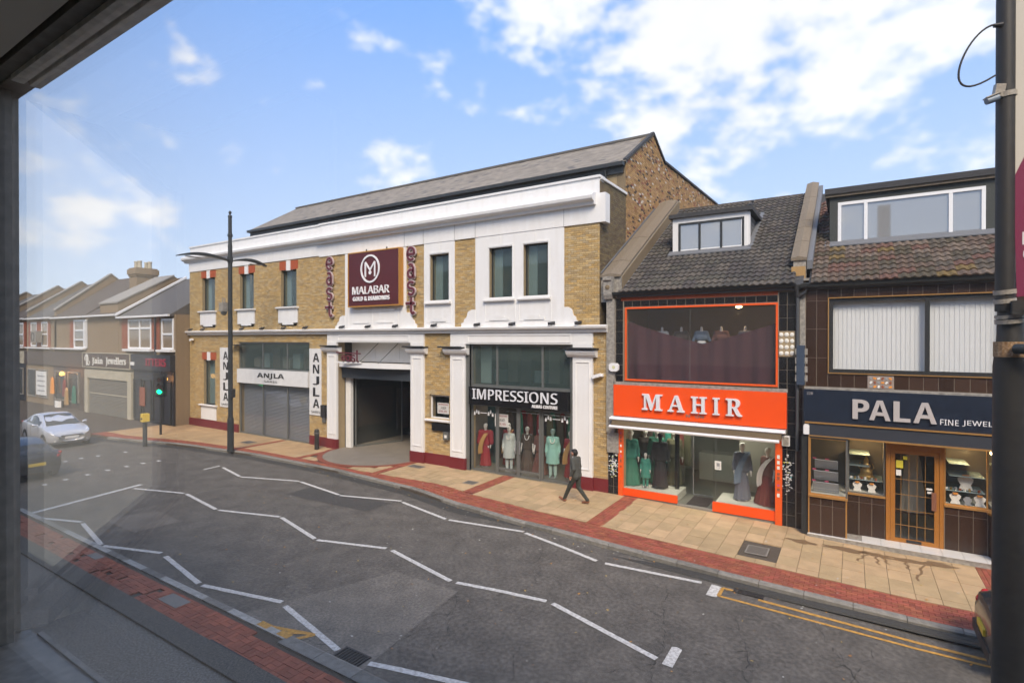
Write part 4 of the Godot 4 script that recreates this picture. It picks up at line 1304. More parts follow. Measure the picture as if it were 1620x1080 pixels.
# ---------------------------------------------------------------- signs of the arcade
func tall_word(x: float, ytop: float, ybot: float, label: String) -> void:
	var t := thing("vertical_sign", label, "sign", Vector3(x, ybot, -17.36), 0.0, "vertical signs spelling east")
	var h := (ytop - ybot) / 4.35
	var shapes := {
		"e": [[Vector2(-0.5, 0.02), Vector2(0.46, 0.02)] + arc(Vector2(0, 0.05), 0.5, 0.62, 0, 315, 20)],
		"a": [arc(Vector2(-0.05, 0.35), 0.42, 0.34, 130, 60, 6) + [Vector2(0.36, 0.3), Vector2(0.38, -0.6), Vector2(0.5, -0.66)], arc(Vector2(-0.02, -0.22), 0.4, 0.38, 20, 340, 18)],
		"s": [arc(Vector2(0, 0.32), 0.42, 0.32, 30, 270, 14) + arc(Vector2(0, -0.32), 0.44, 0.32, 90, -150, 14)],
		"t": [[Vector2(0.05, 0.95), Vector2(0.05, -0.4)] + arc(Vector2(0.3, -0.4), 0.25, 0.25, 180, 330, 8), [Vector2(-0.75, 0.35), Vector2(0.55, 0.35)]],
	}
	var k := 0
	for ch in ["e", "a", "s", "t"]:
		var cy: float = ytop - h * (k * 1.06 + 0.5) - (0.1 if ch == "t" else 0.0) * h
		var outer := MB.new()
		var inner := MB.new()
		for s in shapes[ch]:
			var pts := []
			for p in s: pts.append(Vector2(p.x * 0.4, p.y * h * 0.62 + cy - ybot) )
			outer.stroke(pts, 0.17, 0.02, 0.1)
			inner.stroke(pts, 0.1, 0.1, 0.125)
		var o := part(t, "letter", outer, mat("pink_white", Color(0.5, 0.42, 0.42), 0.5), false, true)
		part(o, "letter_face", inner, M.maroon_letter, false, true)
		k += 1

func poster(x0: float, x1: float, y0: float, y1: float, z: float, label: String) -> void:
	var t := thing("sale_poster", label, "poster", Vector3((x0 + x1) * 0.5, y0, z))
	part(t, "sheet", MB.new().bb(x0, x1, y0, y1, z, z + 0.004), M.paper)
	var h := y1 - y0
	word(t, "IMPRESSIONS", x0 + 0.05, x1 - 0.05, y1 - h * 0.22, y1 - h * 0.08, z + 0.004, 0.002, M.letter_red, false, false, true)
	word(t, "SARIS", x0 + 0.18, x1 - 0.15, y1 - h * 0.58, y1 - h * 0.36, z + 0.004, 0.002, M.letter_black, false, true, true)
	word(t, "£49.99", x0 + 0.07, x1 - 0.12, y1 - h * 0.9, y1 - h * 0.68, z + 0.004, 0.002, M.letter_red, false, true, true)

func arcade_signs() -> void:
	# maroon jeweller's board high on the white panel
	var t := thing("jewellery_sign", "maroon MALABAR board with round white emblem high on white panel", "sign", Vector3(-18.3, 6.82, -17.2))
	part(t, "board", MB.new().bb(-19.9, -16.72, 6.82, 9.25, -17.34, -17.12), M.maroon_sign)
	part(t, "gold_rim", MB.new().frame(-19.96, -16.66, 6.77, 9.3, -17.36, -17.1, 0.05), M.gold_edge)
	var e := MB.new()
	var c := Vector2(-18.47, 8.48)
	e.stroke(arc(c, 0.57, 0.6, 90, 450, 40), 0.08, -17.12, -17.08)
	e.stroke([c + Vector2(-0.3, -0.36), c + Vector2(-0.3, 0.3)], 0.07, -17.12, -17.08)
	e.stroke([c + Vector2(0.3, -0.36), c + Vector2(0.3, 0.3)], 0.07, -17.12, -17.081)
	e.stroke([c + Vector2(-0.3, 0.31), c + Vector2(0.0, -0.06)], 0.07, -17.12, -17.082)
	e.stroke([c + Vector2(0.3, 0.31), c + Vector2(0.0, -0.06)], 0.07, -17.12, -17.083)
	e.stroke([c + Vector2(0.0, -0.09), c + Vector2(0.0, -0.26)], 0.1, -17.12, -17.084)
	e.stroke([c + Vector2(-0.08, -0.17), c + Vector2(0.08, -0.17)], 0.08, -17.12, -17.086)
	part(t, "emblem", e, M.letter_white)
	word(t, "MALABAR", -19.63, -17.27, 7.35, 7.7, -17.12, 0.05, M.letter_white, true)
	word(t, "GOLD & DIAMONDS", -19.6, -17.25, 7.04, 7.24, -17.12, 0.04, M.letter_white, false, false, true)
	var hook := MB.new()
	for x in [-18.9, -17.6]: hook.bb(x - 0.02, x + 0.02, 9.3, 9.42, -17.3, -17.26)
	part(t, "hook", hook, M.iron)
	tall_word(-21.46, 9.27, 6.3, "outlined maroon letters spelling east down the brick left of the maroon board")
	tall_word(-16.13, 9.3, 6.3, "outlined maroon letters spelling east down the brick right of the maroon board")
	# small lettering on the entrance canopy
	t = thing("canopy_sign", "small red east lettering with bar above the dark arcade entrance", "sign", Vector3(-20.0, 4.16, -17.12))
	part(t, "backing", MB.new().bb(-20.75, -19.1, 4.16, 4.24, -17.16, -17.12).bb(-20.75, -20.73, 4.24, 4.62, -17.15, -17.13), M.white_trim)
	var st := MB.new()
	var at := Vector2(-20.25, 4.4)
	for s in [[Vector2(-0.5, 0.02), Vector2(0.46, 0.02)] + arc(Vector2(0, 0.05), 0.5, 0.62, 0, 315, 16)]:
		var pts := []
		for p in s: pts.append(at + p * 0.2)
		st.stroke(pts, 0.05, -17.12, -17.06)
	st.stroke(arc(at + Vector2(0.32, 0), 0.12, 0.13, 0, 360, 16), 0.05, -17.12, -17.062)
	st.stroke([at + Vector2(0.45, 0.14), at + Vector2(0.46, -0.15)], 0.05, -17.12, -17.064)
	st.stroke(arc(at + Vector2(0.66, 0.07), 0.1, 0.08, 30, 270, 10) + arc(at + Vector2(0.66, -0.07), 0.1, 0.08, 90, -150, 10), 0.045, -17.12, -17.066)
	st.stroke([at + Vector2(0.92, 0.38), at + Vector2(0.92, -0.1), at + Vector2(1.02, -0.16)], 0.05, -17.12, -17.068)
	st.stroke([at + Vector2(-0.5, 0.26), at + Vector2(1.15, 0.22)], 0.05, -17.12, -17.07)
	part(t, "lettering", st, M.maroon_letter)
	# fashion shop fascia
	t = thing("fashion_shop_sign", "black fascia with white IMPRESSIONS lettering over the glass shop front", "sign", Vector3(-10.8, 2.7, -17.3))
	part(t, "board", MB.new().bb(-12.98, -8.58, 2.7, 3.4, -17.45, -17.22), M.black_gloss)
	word(t, "IMPRESSIONS", -12.78, -8.98, 2.93, 3.33, -17.22, 0.05, M.sign_letter, true)
	word(t, "ALMAS COUTURE", -10.05, -8.98, 2.75, 2.87, -17.22, 0.03, M.letter_white, false, false, true)
	# sari shop
	t = thing("sari_shop_sign", "white ANJLA fascia above the grey roller shutters", "sign", Vector3(-26.3, 2.83, -17.35))
	part(t, "board", MB.new().bb(-29.42, -23.17, 2.85, 3.62, -17.46, -17.3), M.banner_white)
	word(t, "ANJLA", -27.45, -25.1, 3.14, 3.46, -17.3, 0.02, M.letter_black, true, false, true)
	word(t, "SARIS", -26.85, -25.7, 2.96, 3.06, -17.3, 0.01, M.letter_black)
	for q in [[-31.25, -30.2, "tall white ANJLA banner behind the lamp post", 4.8, 1.35], [-23.1, -22.2, "tall white ANJLA banner beside the arcade entrance pier", 4.82, 1.5]]:
		t = thing("shop_banner", q[2], "banner", Vector3((q[0] + q[1]) * 0.5, q[4], -17.36), 0.0, "tall banners of the sari shop")
		part(t, "panel", MB.new().bb(q[0], q[1], q[4], q[3], -17.4, -17.35), M.banner_white)
		var k := 0
		var h: float = (q[3] - q[4])
		var cx: float = (q[0] + q[1]) * 0.5 + 0.08
		for ch in ["A", "N", "J", "L", "A"]:
			var y: float = q[3] - h * 0.07 - k * h * 0.172
			word(t, ch, cx - 0.24, cx + 0.24, y - h * 0.13, y, -17.35, 0.012, M.letter_black, false, false, true, "letter")
			k += 1
		word(t, "SARIS", q[0] + 0.15, q[1] - 0.08, q[4] + h * 0.03, q[4] + h * 0.065, -17.35, 0.01, M.letter_black)
	poster(-11.92, -11.3, 1.86, 2.36, -17.53, "sale poster inside the left glass door of the fashion shop")
	poster(-14.93, -14.3, 2.14, 2.6, -17.6, "sale poster inside the small kiosk window")
	# floodlights along the string course
	var i := 0
	var where := ["at the far left end", "second from the far left end", "under the second white apron", "between second and third aprons", "right of the third apron", "left of the first vertical letters", "below the left scroll", "below the maroon board", "below the right scroll", "below the single upper window", "below the left scroll of the paired windows", "below the left paired window", "below the right paired window", "by the brick corner at the right end"]
	for x in [-34.25, -32.87, -28.8, -26.9, -25.02, -23.26, -20.53, -18.77, -17.05, -14.83, -12.6, -10.96, -9.26, -8.2]:
		t = thing("floodlight", "small black floodlight on the string course " + where[i], "floodlight", Vector3(x, 5.8, -17.2), 0.0, "floodlights on the string course")
		part(t, "head", MB.new().obox(Transform3D(Basis.from_euler(Vector3(0.5, 0.5, 0.15)), Vector3(0.05, 0.07, 0.02)), Vector3(0.26, 0.05, 0.16)), M.letter_black, false, true)
		part(t, "bracket", MB.new().bb(-0.06, 0.06, 0, 0.06, -0.03, 0.0), M.iron, false, true)
		i += 1
	# long low black uplighter trays on top of the pier capitals
	i = 0
	for q in [[-21.3, "over the left entrance pier"], [-15.85, "over the right entrance pier"], [-13.85, "over the pier left of the fashion shop"], [-8.05, "over the pier right of the fashion shop"], [-29.2, "left of the shuttered shop, near the lamp post"]]:
		t = thing("uplighter_tray", "slim black uplighter bar " + q[1], "light fitting", Vector3(q[0], 4.94, -17.1), 0.0, "slim bars above the capitals")
		part(t, "tray", MB.new().bb(-0.62, 0.6, 0, 0.035, -0.28, 0.06).bb(-0.62, 0.6, 0.035, 0.06, 0.03, 0.06), M.letter_black, false, true)
		i += 1
	# small things on the wall
	t = thing("keypad_box", "black entry box on the brick beside the left entrance pier", "box", Vector3(-21.95, 1.2, -17.36))
	part(t, "case", MB.new().bb(-0.16, 0.16, 0.25, 0.85, -0.03, 0.12), M.letter_black, false, true)
	part(t, "slot", MB.new().bb(-0.1, 0.1, 0.0, 0.25, -0.03, 0.08), M.alu_grey, false, true)
	t = thing("black_notice_box", "black board below the kiosk window sill", "box", Vector3(-14.5, 1.46, -17.35))
	part(t, "board", MB.new().bb(-0.5, 0.46, 0.0, 0.31, -0.03, 0.05), M.black_gloss, false, true)
	t = thing("grey_meter_box", "small grey box low on brick right of the kiosk", "box", Vector3(-14.2, 1.13, -17.35))
	part(t, "case", MB.new().bb(-0.14, 0.12, 0.0, 0.32, -0.03, 0.1), M.alu_grey, false, true)
	part(t, "dial", MB.new().bb(-0.07, 0.06, 0.08, 0.2, 0.1, 0.105), M.paper, false, true)
	t = thing("wall_camera", "white security camera on brick beside the right-hand pier", "security camera", Vector3(-7.32, 4.05, -17.36))
	part(t, "bracket", MB.new().bb(-0.05, 0.05, -0.05, 0.05, -0.04, 0.08), M.upvc, false, true)
	part(t, "body", MB.new().obox(Transform3D(Basis.from_euler(Vector3(0, 0, 0.3)), Vector3(-0.16, -0.03, 0.12)), Vector3(0.32, 0.11, 0.12)), M.upvc, false, true)
	t = thing("wall_camera", "white security camera near the left end of the string course", "security camera", Vector3(-34.3, 5.25, -17.36))
	part(t, "body", MB.new().obox(Transform3D(Basis.from_euler(Vector3(0, 0, 0.2)), Vector3(0.05, 0, 0.1)), Vector3(0.3, 0.12, 0.12)), M.upvc, false, true)
	t = thing("bollard", "short black bollard before the left entrance pier", "bollard", Vector3(-21.75, 0, -16.75))
	part(t, "body", MB.new().lathe([[0.11, 0], [0.11, 0.72], [0.12, 0.72], [0.12, 0.86], [0.1, 0.95], [0.0, 0.97]], Vector3.ZERO, 14), M.post_black, true, true)
	part(t, "band", MB.new().lathe([[0.124, 0.76], [0.124, 0.82]], Vector3.ZERO, 14), M.alu_grey, true, true)
	# stickers spelling the opening lights across the shop glass
	for q in [[-13.0, "left"], [-9.72, "right"]]:
		t = thing("hanging_lights", "row of small white lantern stickers across the %s fashion shop window" % q[1], "decoration", Vector3(q[0], 2.3, -17.52))
		var k := 0
		for s in [[0.1, -0.06], [0.2, 0.02], [0.3, -0.02], [0.78, -0.04], [0.88, 0.04], [0.98, -0.07]]:
			part(t, "lantern", MB.new().bb(s[0] - 0.035, s[0] + 0.035, s[1], s[1] + 0.1, 0.0, 0.012).bb(s[0] - 0.018, s[0] + 0.018, s[1] + 0.1, s[1] + 0.14, 0.0, 0.012), M.letter_white, false, true)
		part(t, "tube", MB.new().bb(0.38, 0.7, 0.03, 0.06, 0, 0.012), M.letter_white, false, true)

# ---------------------------------------------------------------- pantiled roofs
func tile_mesh() -> ArrayMesh:
	var b := MB.new()
	var n := 16
	for e in 2:                                   # upper edge, lower edge
		for i in n + 1:
			var u := float(i) / n
			var w := fposmod(u * 2.0, 1.0)
			var h := 0.04 * pow(maxf(0.0, sin((w - 0.3) / 0.7 * PI)), 0.85) if w > 0.3 else 0.0
			b.v.append(Vector3((u - 0.5) * 0.396, h + (0.042 if e else 0.004), 0.36 if e else 0.0))
	for i in n + 1:
		var q := b.v[n + 1 + i]
		b.v.append(Vector3(q.x, q.y - 0.036, q.z))
	for i in n:
		var a := i
		b.ix.append_array([a, a + n + 1, a + n + 2, a, a + n + 2, a + 1])
		b.ix.append_array([a + n + 1, a + 2 * n + 2, a + 2 * n + 3, a + n + 1, a + 2 * n + 3, a + n + 2])
	return b.mesh()

# courses of tiles from the eave (x0..x1 at y0, z0) up the slope; hide(x, z) leaves tiles out
func tile_roof(p: Node3D, x0: float, x1: float, y0: float, z0: float, rows: int, key: String, cap: int, hide: Callable) -> void:
	var tm := tile_mesh()
	var up := Vector3(0, 0.5, -0.866)
	var nrm := Vector3(0, 0.866, 0.5)
	var base := base_of(p)
	var rest := []
	var cols := []
	var n := 0
	for r in rows:
		var o := Vector3(0, y0, z0) + up * (r * 0.31 + 0.31)
		var x := x0 + 0.2
		while x < x1 + 0.05:
			if not hide.call(x, o.z):
				var bs := Basis(Vector3(1, 0, 0), nrm, -up).rotated(nrm, rng.randf_range(-0.012, 0.012))
				var t := Transform3D(bs, Vector3(x, o.y, o.z) + nrm * (0.012 + rng.randf_range(0, 0.006)) - base)
				var k := rng.randi() % 6
				if key == "red_tile" and k == 5 and rng.randf() < 0.6: k = 0
				if n < cap:
					piece(p, "roof_tile", tm, M["%s_%d" % [key, k]], t)
				else:
					rest.append(t)
					var g := rng.randf_range(0.8, 1.15)
					cols.append(Color(0.078 * g, 0.068 * g, 0.054 * g))
				n += 1
			x += 0.4
	if rest: stuff(p, "roof_tile", tm, M.slate_face, rest, cols)

func slope_y(z: float) -> float:
	return 6.85 + (-17.25 - z) * 0.5774

func cope_run(p: Node3D, x0: float, x1: float, lift: float, za: float, zb: float, n: int, m: Material) -> void:
	for k in n:
		var a := lerpf(za, zb, float(k) / n) - 0.008
		var b := lerpf(za, zb, (k + 1.0) / n) + 0.008
		var mb := MB.new()
		var j := rng.randf_range(-0.008, 0.008)
		var ya := slope_y(a) + lift + j
		var yb := slope_y(b) + lift + j
		var xm := (x0 + x1) * 0.5
		mb.hexa([Vector3(x0, ya - 0.1, a), Vector3(xm, ya - 0.1, a), Vector3(xm, yb - 0.1, b), Vector3(x0, yb - 0.1, b), Vector3(x0, ya - 0.03, a), Vector3(xm, ya + 0.03, a), Vector3(xm, yb + 0.03, b), Vector3(x0, yb - 0.03, b)])
		mb.hexa([Vector3(xm, ya - 0.1, a), Vector3(x1, ya - 0.1, a), Vector3(x1, yb - 0.1, b), Vector3(xm, yb - 0.1, b), Vector3(xm, ya + 0.03, a), Vector3(x1, ya - 0.03, a), Vector3(x1, yb - 0.03, b), Vector3(xm, yb + 0.03, b)])
		part(p, "coping_stone", mb, m)

func sloped(x0: float, x1: float, h0: float, h1: float, za: float, zb: float) -> MB:   # a strip that follows the roof slope
	return MB.new().alongx([[za, slope_y(za) + h0], [zb, slope_y(zb) + h0], [zb, slope_y(zb) + h1], [za, slope_y(za) + h1]], x0, x1)

func tiles(p: Node3D, called: String, xs: Array, ys: Array, z: float, mats: Array, gap := 0.008, d := 0.012) -> void:
	for i in xs.size() - 1:
		for j in ys.size() - 1:
			var lo: float = minf(ys[j], ys[j + 1])
			var hi: float = maxf(ys[j], ys[j + 1])
			part(p, called, MB.new().bb(xs[i] + gap, xs[i + 1] - gap, lo + gap, hi - gap, z, z + d + rng.randf_range(-0.0015, 0.0015)), mats[rng.randi() % mats.size()])

# ---------------------------------------------------------------- the orange fashion shop
func orange_shop() -> void:
	var t := thing("orange_fashion_shop", "narrow shop with orange fascia, black tiled surround and dark pantiled roof", "building", Vector3(-4.2, 0, FZ))
	var b := MB.new()
	wall(b, -7.12, -1.36, -0.3, 6.9, -17.75, -17.43, [[-6.51, -1.84, 3.9, 6.36], [-6.6, -1.84, -0.3, 2.62]])
	b.bb(-7.12, -6.9, -0.3, 6.8, -24, -17.75).bb(-1.58, -1.36, -0.3, 6.8, -24, -17.75).bb(-7.12, -1.36, -0.3, 6.8, -24.2, -24)
	b.bb(-6.9, -1.58, 3.3, 3.7, -24, -17.75).bb(-6.9, -1.58, 6.6, 6.8, -24, -17.75)
	b.bb(-6.9, -1.58, 3.7, 6.6, -21.2, -21.0)
	part(t, "wall", b, M.mortar)
	# roof
	b = MB.new().alongx([[-17.25, 6.84], [-24.5, 11.02], [-31.5, 7.0], [-31.5, 6.7], [-17.3, 6.7]], -6.75, -1.2)
	var rf := part(t, "roof", b, M.roof_felt)
	tile_roof(rf, -6.6, -1.45, 6.86, -17.2, 27, "dark_tile", 290, func(x: float, z: float) -> bool: return x > -5.75 and x < -2.85 and z < -19.75 and z > -22.9)
	var rg := MB.new()
	for k in 12: rg.obox(Transform3D(Basis(), Vector3(-6.4 + k * 0.45, 11.06, -24.5)), Vector3(0.43, 0.1, 0.26))
	part(rf, "ridge_tile", rg, M.dark_tile_3).set_meta("kind", "stuff")
	# party walls and their copings
	part(t, "party_wall", sloped(-7.4, -6.62, -0.4, 0.46, -17.45, -24.5), M.stone_light)
	cope_run(t, -7.42, -6.66, 0.6, -17.38, -24.4, 7, M.stone_cope)
	part(t, "flashing", sloped(-6.58, -6.48, 0.05, 0.085, -17.4, -24.4), M.lead)
	part(t, "flashing", sloped(-7.5, -7.38, 0.6, 0.66, -17.45, -23.4), M.lead)
	part(t, "flashing", sloped(-6.62, -6.58, 0.05, 0.5, -17.4, -24.4), M.dark_mortar)
	part(t, "party_wall", sloped(-1.5, -1.16, -0.2, 0.36, -18.0, -24.6), M.stone_light)
	cope_run(t, -1.56, -1.14, 0.46, -17.95, -24.6, 12, M.stone_cope)
	part(t, "flashing", sloped(-1.14, -1.0, 0.07, 0.33, -18.0, -24.5), M.lead)
	part(t, "cope_end", MB.new().bb(-1.53, -1.17, 6.95, 7.42, -17.98, -17.78), mat("ochre_stone", Color(0.4, 0.25, 0.1), 0.9))
	part(t, "mortar_fillet", MB.new().bb(-1.6, -1.0, 6.98, 7.05, -17.9, -17.6), M.stone_light)
	# dormer
	b = MB.new()
	b.bb(-5.6, -3.1, 8.3, 9.72, -23.0, -20.07)
	var dm := part(t, "dormer", b, mat("dormer_cheek", Color(0.22, 0.22, 0.22), 0.85))
	b = MB.new()
	for k in 9: b.alongx([[-20.1, 8.35 + k * 0.15], [-22.6, 8.35 + k * 0.15], [-22.6, 8.48 + k * 0.15], [-20.1, 8.48 + k * 0.15]], -3.098, -3.07)
	part(dm, "cladding_board", b, mat("dormer_board", Color(0.17, 0.17, 0.17), 0.85)).set_meta("kind", "stuff")
	part(t, "dormer_frame", MB.new().frame(-5.63, -3.07, 8.36, 9.72, -20.07, -19.97, 0.2).bb(-3.12, -3.0, 8.36, 9.7, -20.2, -19.99), M.white_trim)
	window(t, -5.42, -3.17, 8.42, 9.53, -19.96, M.dark_frame, M.pane_grey, [-4.67, -3.93], [], 0.075, 0.05)
	part(t, "dormer_roof", MB.new().bb(-5.75, -2.9, 9.72, 9.86, -23.2, -19.85), M.roof_felt)
	part(t, "dormer_apron", sloped(-5.75, -2.9, 0.06, 0.1, -19.7, -20.0), M.lead)
	part(t, "flashing", sloped(-3.05, -2.88, 0.06, 0.12, -19.9, -22.9), M.lead)
	# eaves
	part(t, "gutter", MB.new().alongx([[-17.4, 6.9], [-17.4, 6.8], [-17.3, 6.76], [-17.2, 6.8], [-17.18, 6.88], [-17.2, 6.88], [-17.24, 6.8], [-17.34, 6.8]], -6.9, -1.36), M.dark_frame)
	part(t, "fascia", MB.new().bb(-6.84, -1.4, 6.74, 6.8, -17.43, -17.36), M.stone_light)
	for k in 22: part(t, "soldier_brick", MB.new().bb(-6.66 + k * 0.219 + 0.005, -6.66 + (k + 1) * 0.219 - 0.005, 6.59, 6.735, -17.43, -17.4 + rng.randf_range(-0.003, 0.003)), M.lintel_red)
	# pilaster with its carved bracket at the left
	part(t, "pilaster", MB.new().bb(-7.14, -6.85, 2.1, 6.66, -17.43, -17.3).bb(-7.12, -6.7, 1.42, 2.1, -17.43, -17.32), M.stone_light)
	b = MB.new().alongx([[-17.43, 6.66], [-17.22, 6.66], [-17.16, 6.8], [-17.16, 7.25], [-17.1, 7.3], [-17.1, 7.42], [-17.43, 7.42]], -7.2, -6.9)
	var br := part(t, "carved_bracket", b, M.stone_light)
	part(br, "rosette", MB.new().lathe([[0.09, 0.0], [0.07, 0.02], [0.03, 0.03], [0.0, 0.05]], Vector3.ZERO, 8).add(MB.new(), Transform3D()), M.dark_mortar, false, true).transform = Transform3D(Basis.from_euler(Vector3(PI / 2, 0, 0)), Vector3(-7.05, 7.05, -17.16) - base_of(br))
	# black tiles round the big window
	part(t, "tile_bed", MB.new().bb(-6.85, -6.56, 2.7, 6.7, -17.43, -17.415).bb(-6.56, -1.84, 6.36, 6.59, -17.43, -17.415).bb(-1.84, -1.36, -0.3, 6.72, -17.43, -17.415).bb(-7.12, -6.7, -0.1, 1.42, -17.43, -17.4), M.cream_grout)
	var bt := [M.black_tile]
	tiles(t, "black_tile", [-6.84, -6.58], [6.67, 6.3, 5.93, 5.55, 5.16, 4.79, 4.42, 4.07, 3.7], -17.415, bt)
	var xs := []
	for k in 17: xs.append(-6.55 + k * 0.294)
	tiles(t, "black_tile", xs, [6.38, 6.58], -17.415, bt)
	tiles(t, "black_tile", [-1.82, -1.6, -1.38], [6.66, 6.29, 5.91, 5.53], -17.415, bt)
	tiles(t, "black_tile", [-1.82, -1.6, -1.38], [4.77, 4.4, 4.01, 3.62, 3.24, 2.86, 2.48, 2.1, 1.72, 1.34, 0.96, 0.58, 0.2, -0.2], -17.415, bt)
	tiles(t, "black_tile", [-7.11, -6.91, -6.71], [1.4, 1.02, 0.64, 0.26, -0.06], -17.4, bt)
	var jp := part(t, "pebble_panel", MB.new().bb(-1.82, -1.4, 4.79, 5.52, -17.43, -17.38), mat("pebble_bed", Color(0.36, 0.28, 0.17), 0.9))
	for k in 12:
		var c := Vector3(-1.75 + (k % 3) * 0.14, 4.88 + int(k / 3) * 0.18, -17.38)
		var s := MB.new()
		s.sdf([[Vector3.ZERO, Vector3(rng.randf_range(-0.01, 0.01), rng.randf_range(-0.01, 0.01), 0), 0.058, 0.058]], 0.02, 0.01)
		part(jp, "white_disc", MB.new().add(s, Transform3D(Basis.from_scale(Vector3(1, 1.1, 0.4)), c)), M.velvet, true)
	# big window upstairs, its orange frame, curtain and shelf
	window(t, -6.5, -1.84, 3.9, 6.36, -17.36, M.orange_trim, M.pane_upstairs, [], [], 0.055)
	part(t, "glass_joint", MB.new().bb(-4.36, -4.35, 3.97, 6.29, -17.4, -17.39), M.alu_grey)
	b = MB.new()
	var n := 60
	for i in n + 1:
		var u := float(i) / n
		var x := lerpf(-6.48, -1.86, u)
		var top := 5.86 - 0.72 * pow(maxf(0.0, 1.0 - absf(u * 2.0 - 1.06)), 0.85) if u < 1.0 else 5.86
		for j in 9:
			var v := j / 8.0
			var fold := 0.05 * sin(u * 34.0 + v * 5.0 * (u - 0.5)) * (0.4 + v) + 0.03 * sin(u * 71.0 + 2.0)
			b.v.append(Vector3(x, lerpf(top, 3.94, v), -17.62 + fold - 0.1 * (1.0 - absf(u * 2.0 - 1.0)) * (1.0 - v)))
			if i > 0 and j > 0:
				var k := b.v.size() - 1
				b.ix.append_array([k, k - 1, k - 10, k, k - 10, k - 9])
	var ct := thing("curtain", "sagging dark plum curtain behind the big upstairs window", "curtain", Vector3(-4.2, 3.94, -17.62))
	part(ct, "cloth", b, M.curtain, true)
	part(ct, "rod", MB.new().tube([Vector3(-6.48, 5.87, -17.66), Vector3(-6.3, 5.87, -17.66)], 0.015, 0.015, 6), M.iron)
	part(t, "shelf", MB.new().bb(-6.6, -1.8, 5.0, 5.05, -18.6, -18.1), M.inside_wall)
	# side posts and stall risers
	part(t, "shop_post", MB.new().bb(-6.72, -6.56, -0.08, 2.45, -17.43, -17.33), M.orange_trim)
	part(t, "shop_post", MB.new().bb(-1.9, -1.72, -0.2, 2.45, -17.43, -17.33), M.orange_trim)
	part(t, "stall_riser", MB.new().bb(-6.55, -4.75, 0.02, 0.25, -17.47, -17.37), M.orange_sign)
	part(t, "stall_riser", MB.new().bb(-3.66, -1.86, -0.03, 0.25, -17.47, -17.37), M.orange_sign)
	part(t, "stall_base", MB.new().bb(-6.55, -4.75, -0.2, 0.02, -17.47, -17.4).bb(-3.66, -1.86, -0.25, -0.03, -17.47, -17.4), M.concrete)
	part(t, "threshold", MB.new().bb(-4.75, -3.66, -0.3, 0.0, -17.5, -17.36), M.concrete)
	# glass fronts, recessed door, display floors
	var g := MB.new()
	g.quad(Vector3(-6.55, 0.25, -17.42), Vector3(-6.55, 2.5, -17.42), Vector3(-4.76, 2.5, -17.42), Vector3(-4.76, 0.25, -17.42))
	part(t, "shop_pane", g, M.pane_shop)
	g = MB.new()
	g.quad(Vector3(-3.66, 0.25, -17.42), Vector3(-3.66, 2.5, -17.42), Vector3(-1.9, 2.5, -17.42), Vector3(-1.9, 0.25, -17.42))
	part(t, "shop_pane", g, M.pane_shop)
	g = MB.new()
	g.quad(Vector3(-4.76, 0.05, -17.42), Vector3(-4.76, 2.5, -17.42), Vector3(-4.6, 2.5, -18.7), Vector3(-4.6, 0.05, -18.7))
	part(t, "shop_pane", g, M.pane_shop)
	g = MB.new()
	g.quad(Vector3(-3.66, 0.05, -17.42), Vector3(-3.66, 2.5, -17.42), Vector3(-3.8, 2.5, -18.7), Vector3(-3.8, 0.05, -18.7))
	part(t, "shop_pane", g, M.pane_shop)
	var d := window(t, -4.58, -3.82, 0.02, 2.45, -18.7, M.alloy, M.pane_clear, [], [], 0.03, 0.03)
	d.name = "door"
	part(d, "handle", MB.new().tube([Vector3(-3.92, 0.9, -18.66), Vector3(-3.92, 1.3, -18.66)], 0.015, 0.015, 6), M.alloy)
	part(t, "shop_floor", MB.new().bb(-6.9, -1.58, -0.3, 0.0, -23.9, -17.48), M.inside_floor)
	part(t, "entry_mat", MB.new().bb(-4.5, -3.85, 0.001, 0.012, -18.6, -17.55), mat("door_mat", Color(0.03, 0.022, 0.02), 0.95))
	part(t, "display_floor", MB.new().bb(-6.6, -4.8, 0.0, 0.24, -18.7, -17.48).bb(-3.6, -1.85, 0.0, 0.24, -18.7, -17.48), M.inside_pale)
	part(t, "display_back", MB.new().bb(-6.9, -5.0, 0.24, 2.7, -19.3, -19.25).bb(-3.2, -1.6, 0.24, 2.7, -19.3, -19.25), M.inside_wall)
	part(t, "shop_ceiling", MB.new().bb(-6.9, -1.58, 2.72, 2.8, -23.9, -17.6), M.inside_wall)
	part(t, "shop_column", MB.new().tube([Vector3(-5.0, 0.24, -18.3), Vector3(-5.0, 2.72, -18.3)], 0.08, 0.08, 10), M.black_gloss, true)
	part(t, "shop_partition", MB.new().bb(-6.9, -1.58, 0.0, 2.7, -22.5, -22.4), M.inside_pale)
	part(t, "counter", MB.new().bb(-4.9, -2.6, 0.0, 1.0, -21.6, -21.0), M.inside_pale)
	var hr := thing("clothes_rail", "rail of hanging clothes behind the mannequins left of the orange shop entrance", "clothes rail", Vector3(-5.7, 0.24, -19.05))
	part(hr, "rail", MB.new().tube([Vector3(-6.6, 2.14, -19.05), Vector3(-4.7, 2.14, -19.05)], 0.02, 0.02, 6), M.alloy)
	for k in 8: part(hr, "hanging_cloth", MB.new().lathe([[0.16, 0.5], [0.14, 1.0], [0.12, 1.6], [0.05, 1.72]], Vector3(-6.4 + k * 0.22, 0.4, -19.05), 10, 1.0, 0.45, 5, 0.1), [M.cloth_olive, M.cloth_taupe, M.cloth_green, M.cloth_taupe, M.cloth_jade, M.cloth_olive, M.cloth_check, M.cloth_olive][k])
	var al := AreaLight3D.new()
	al.name = "shop_light"
	al.light_energy = 2.4
	al.light_color = Color(1, 0.99, 0.9)
	al.area_size = Vector2(3.6, 0.1)
	al.shadow_enabled = true
	add_child(al)
	al.position = Vector3(-4.2, 2.6, -18.5)
	al.rotation.x = -PI / 2
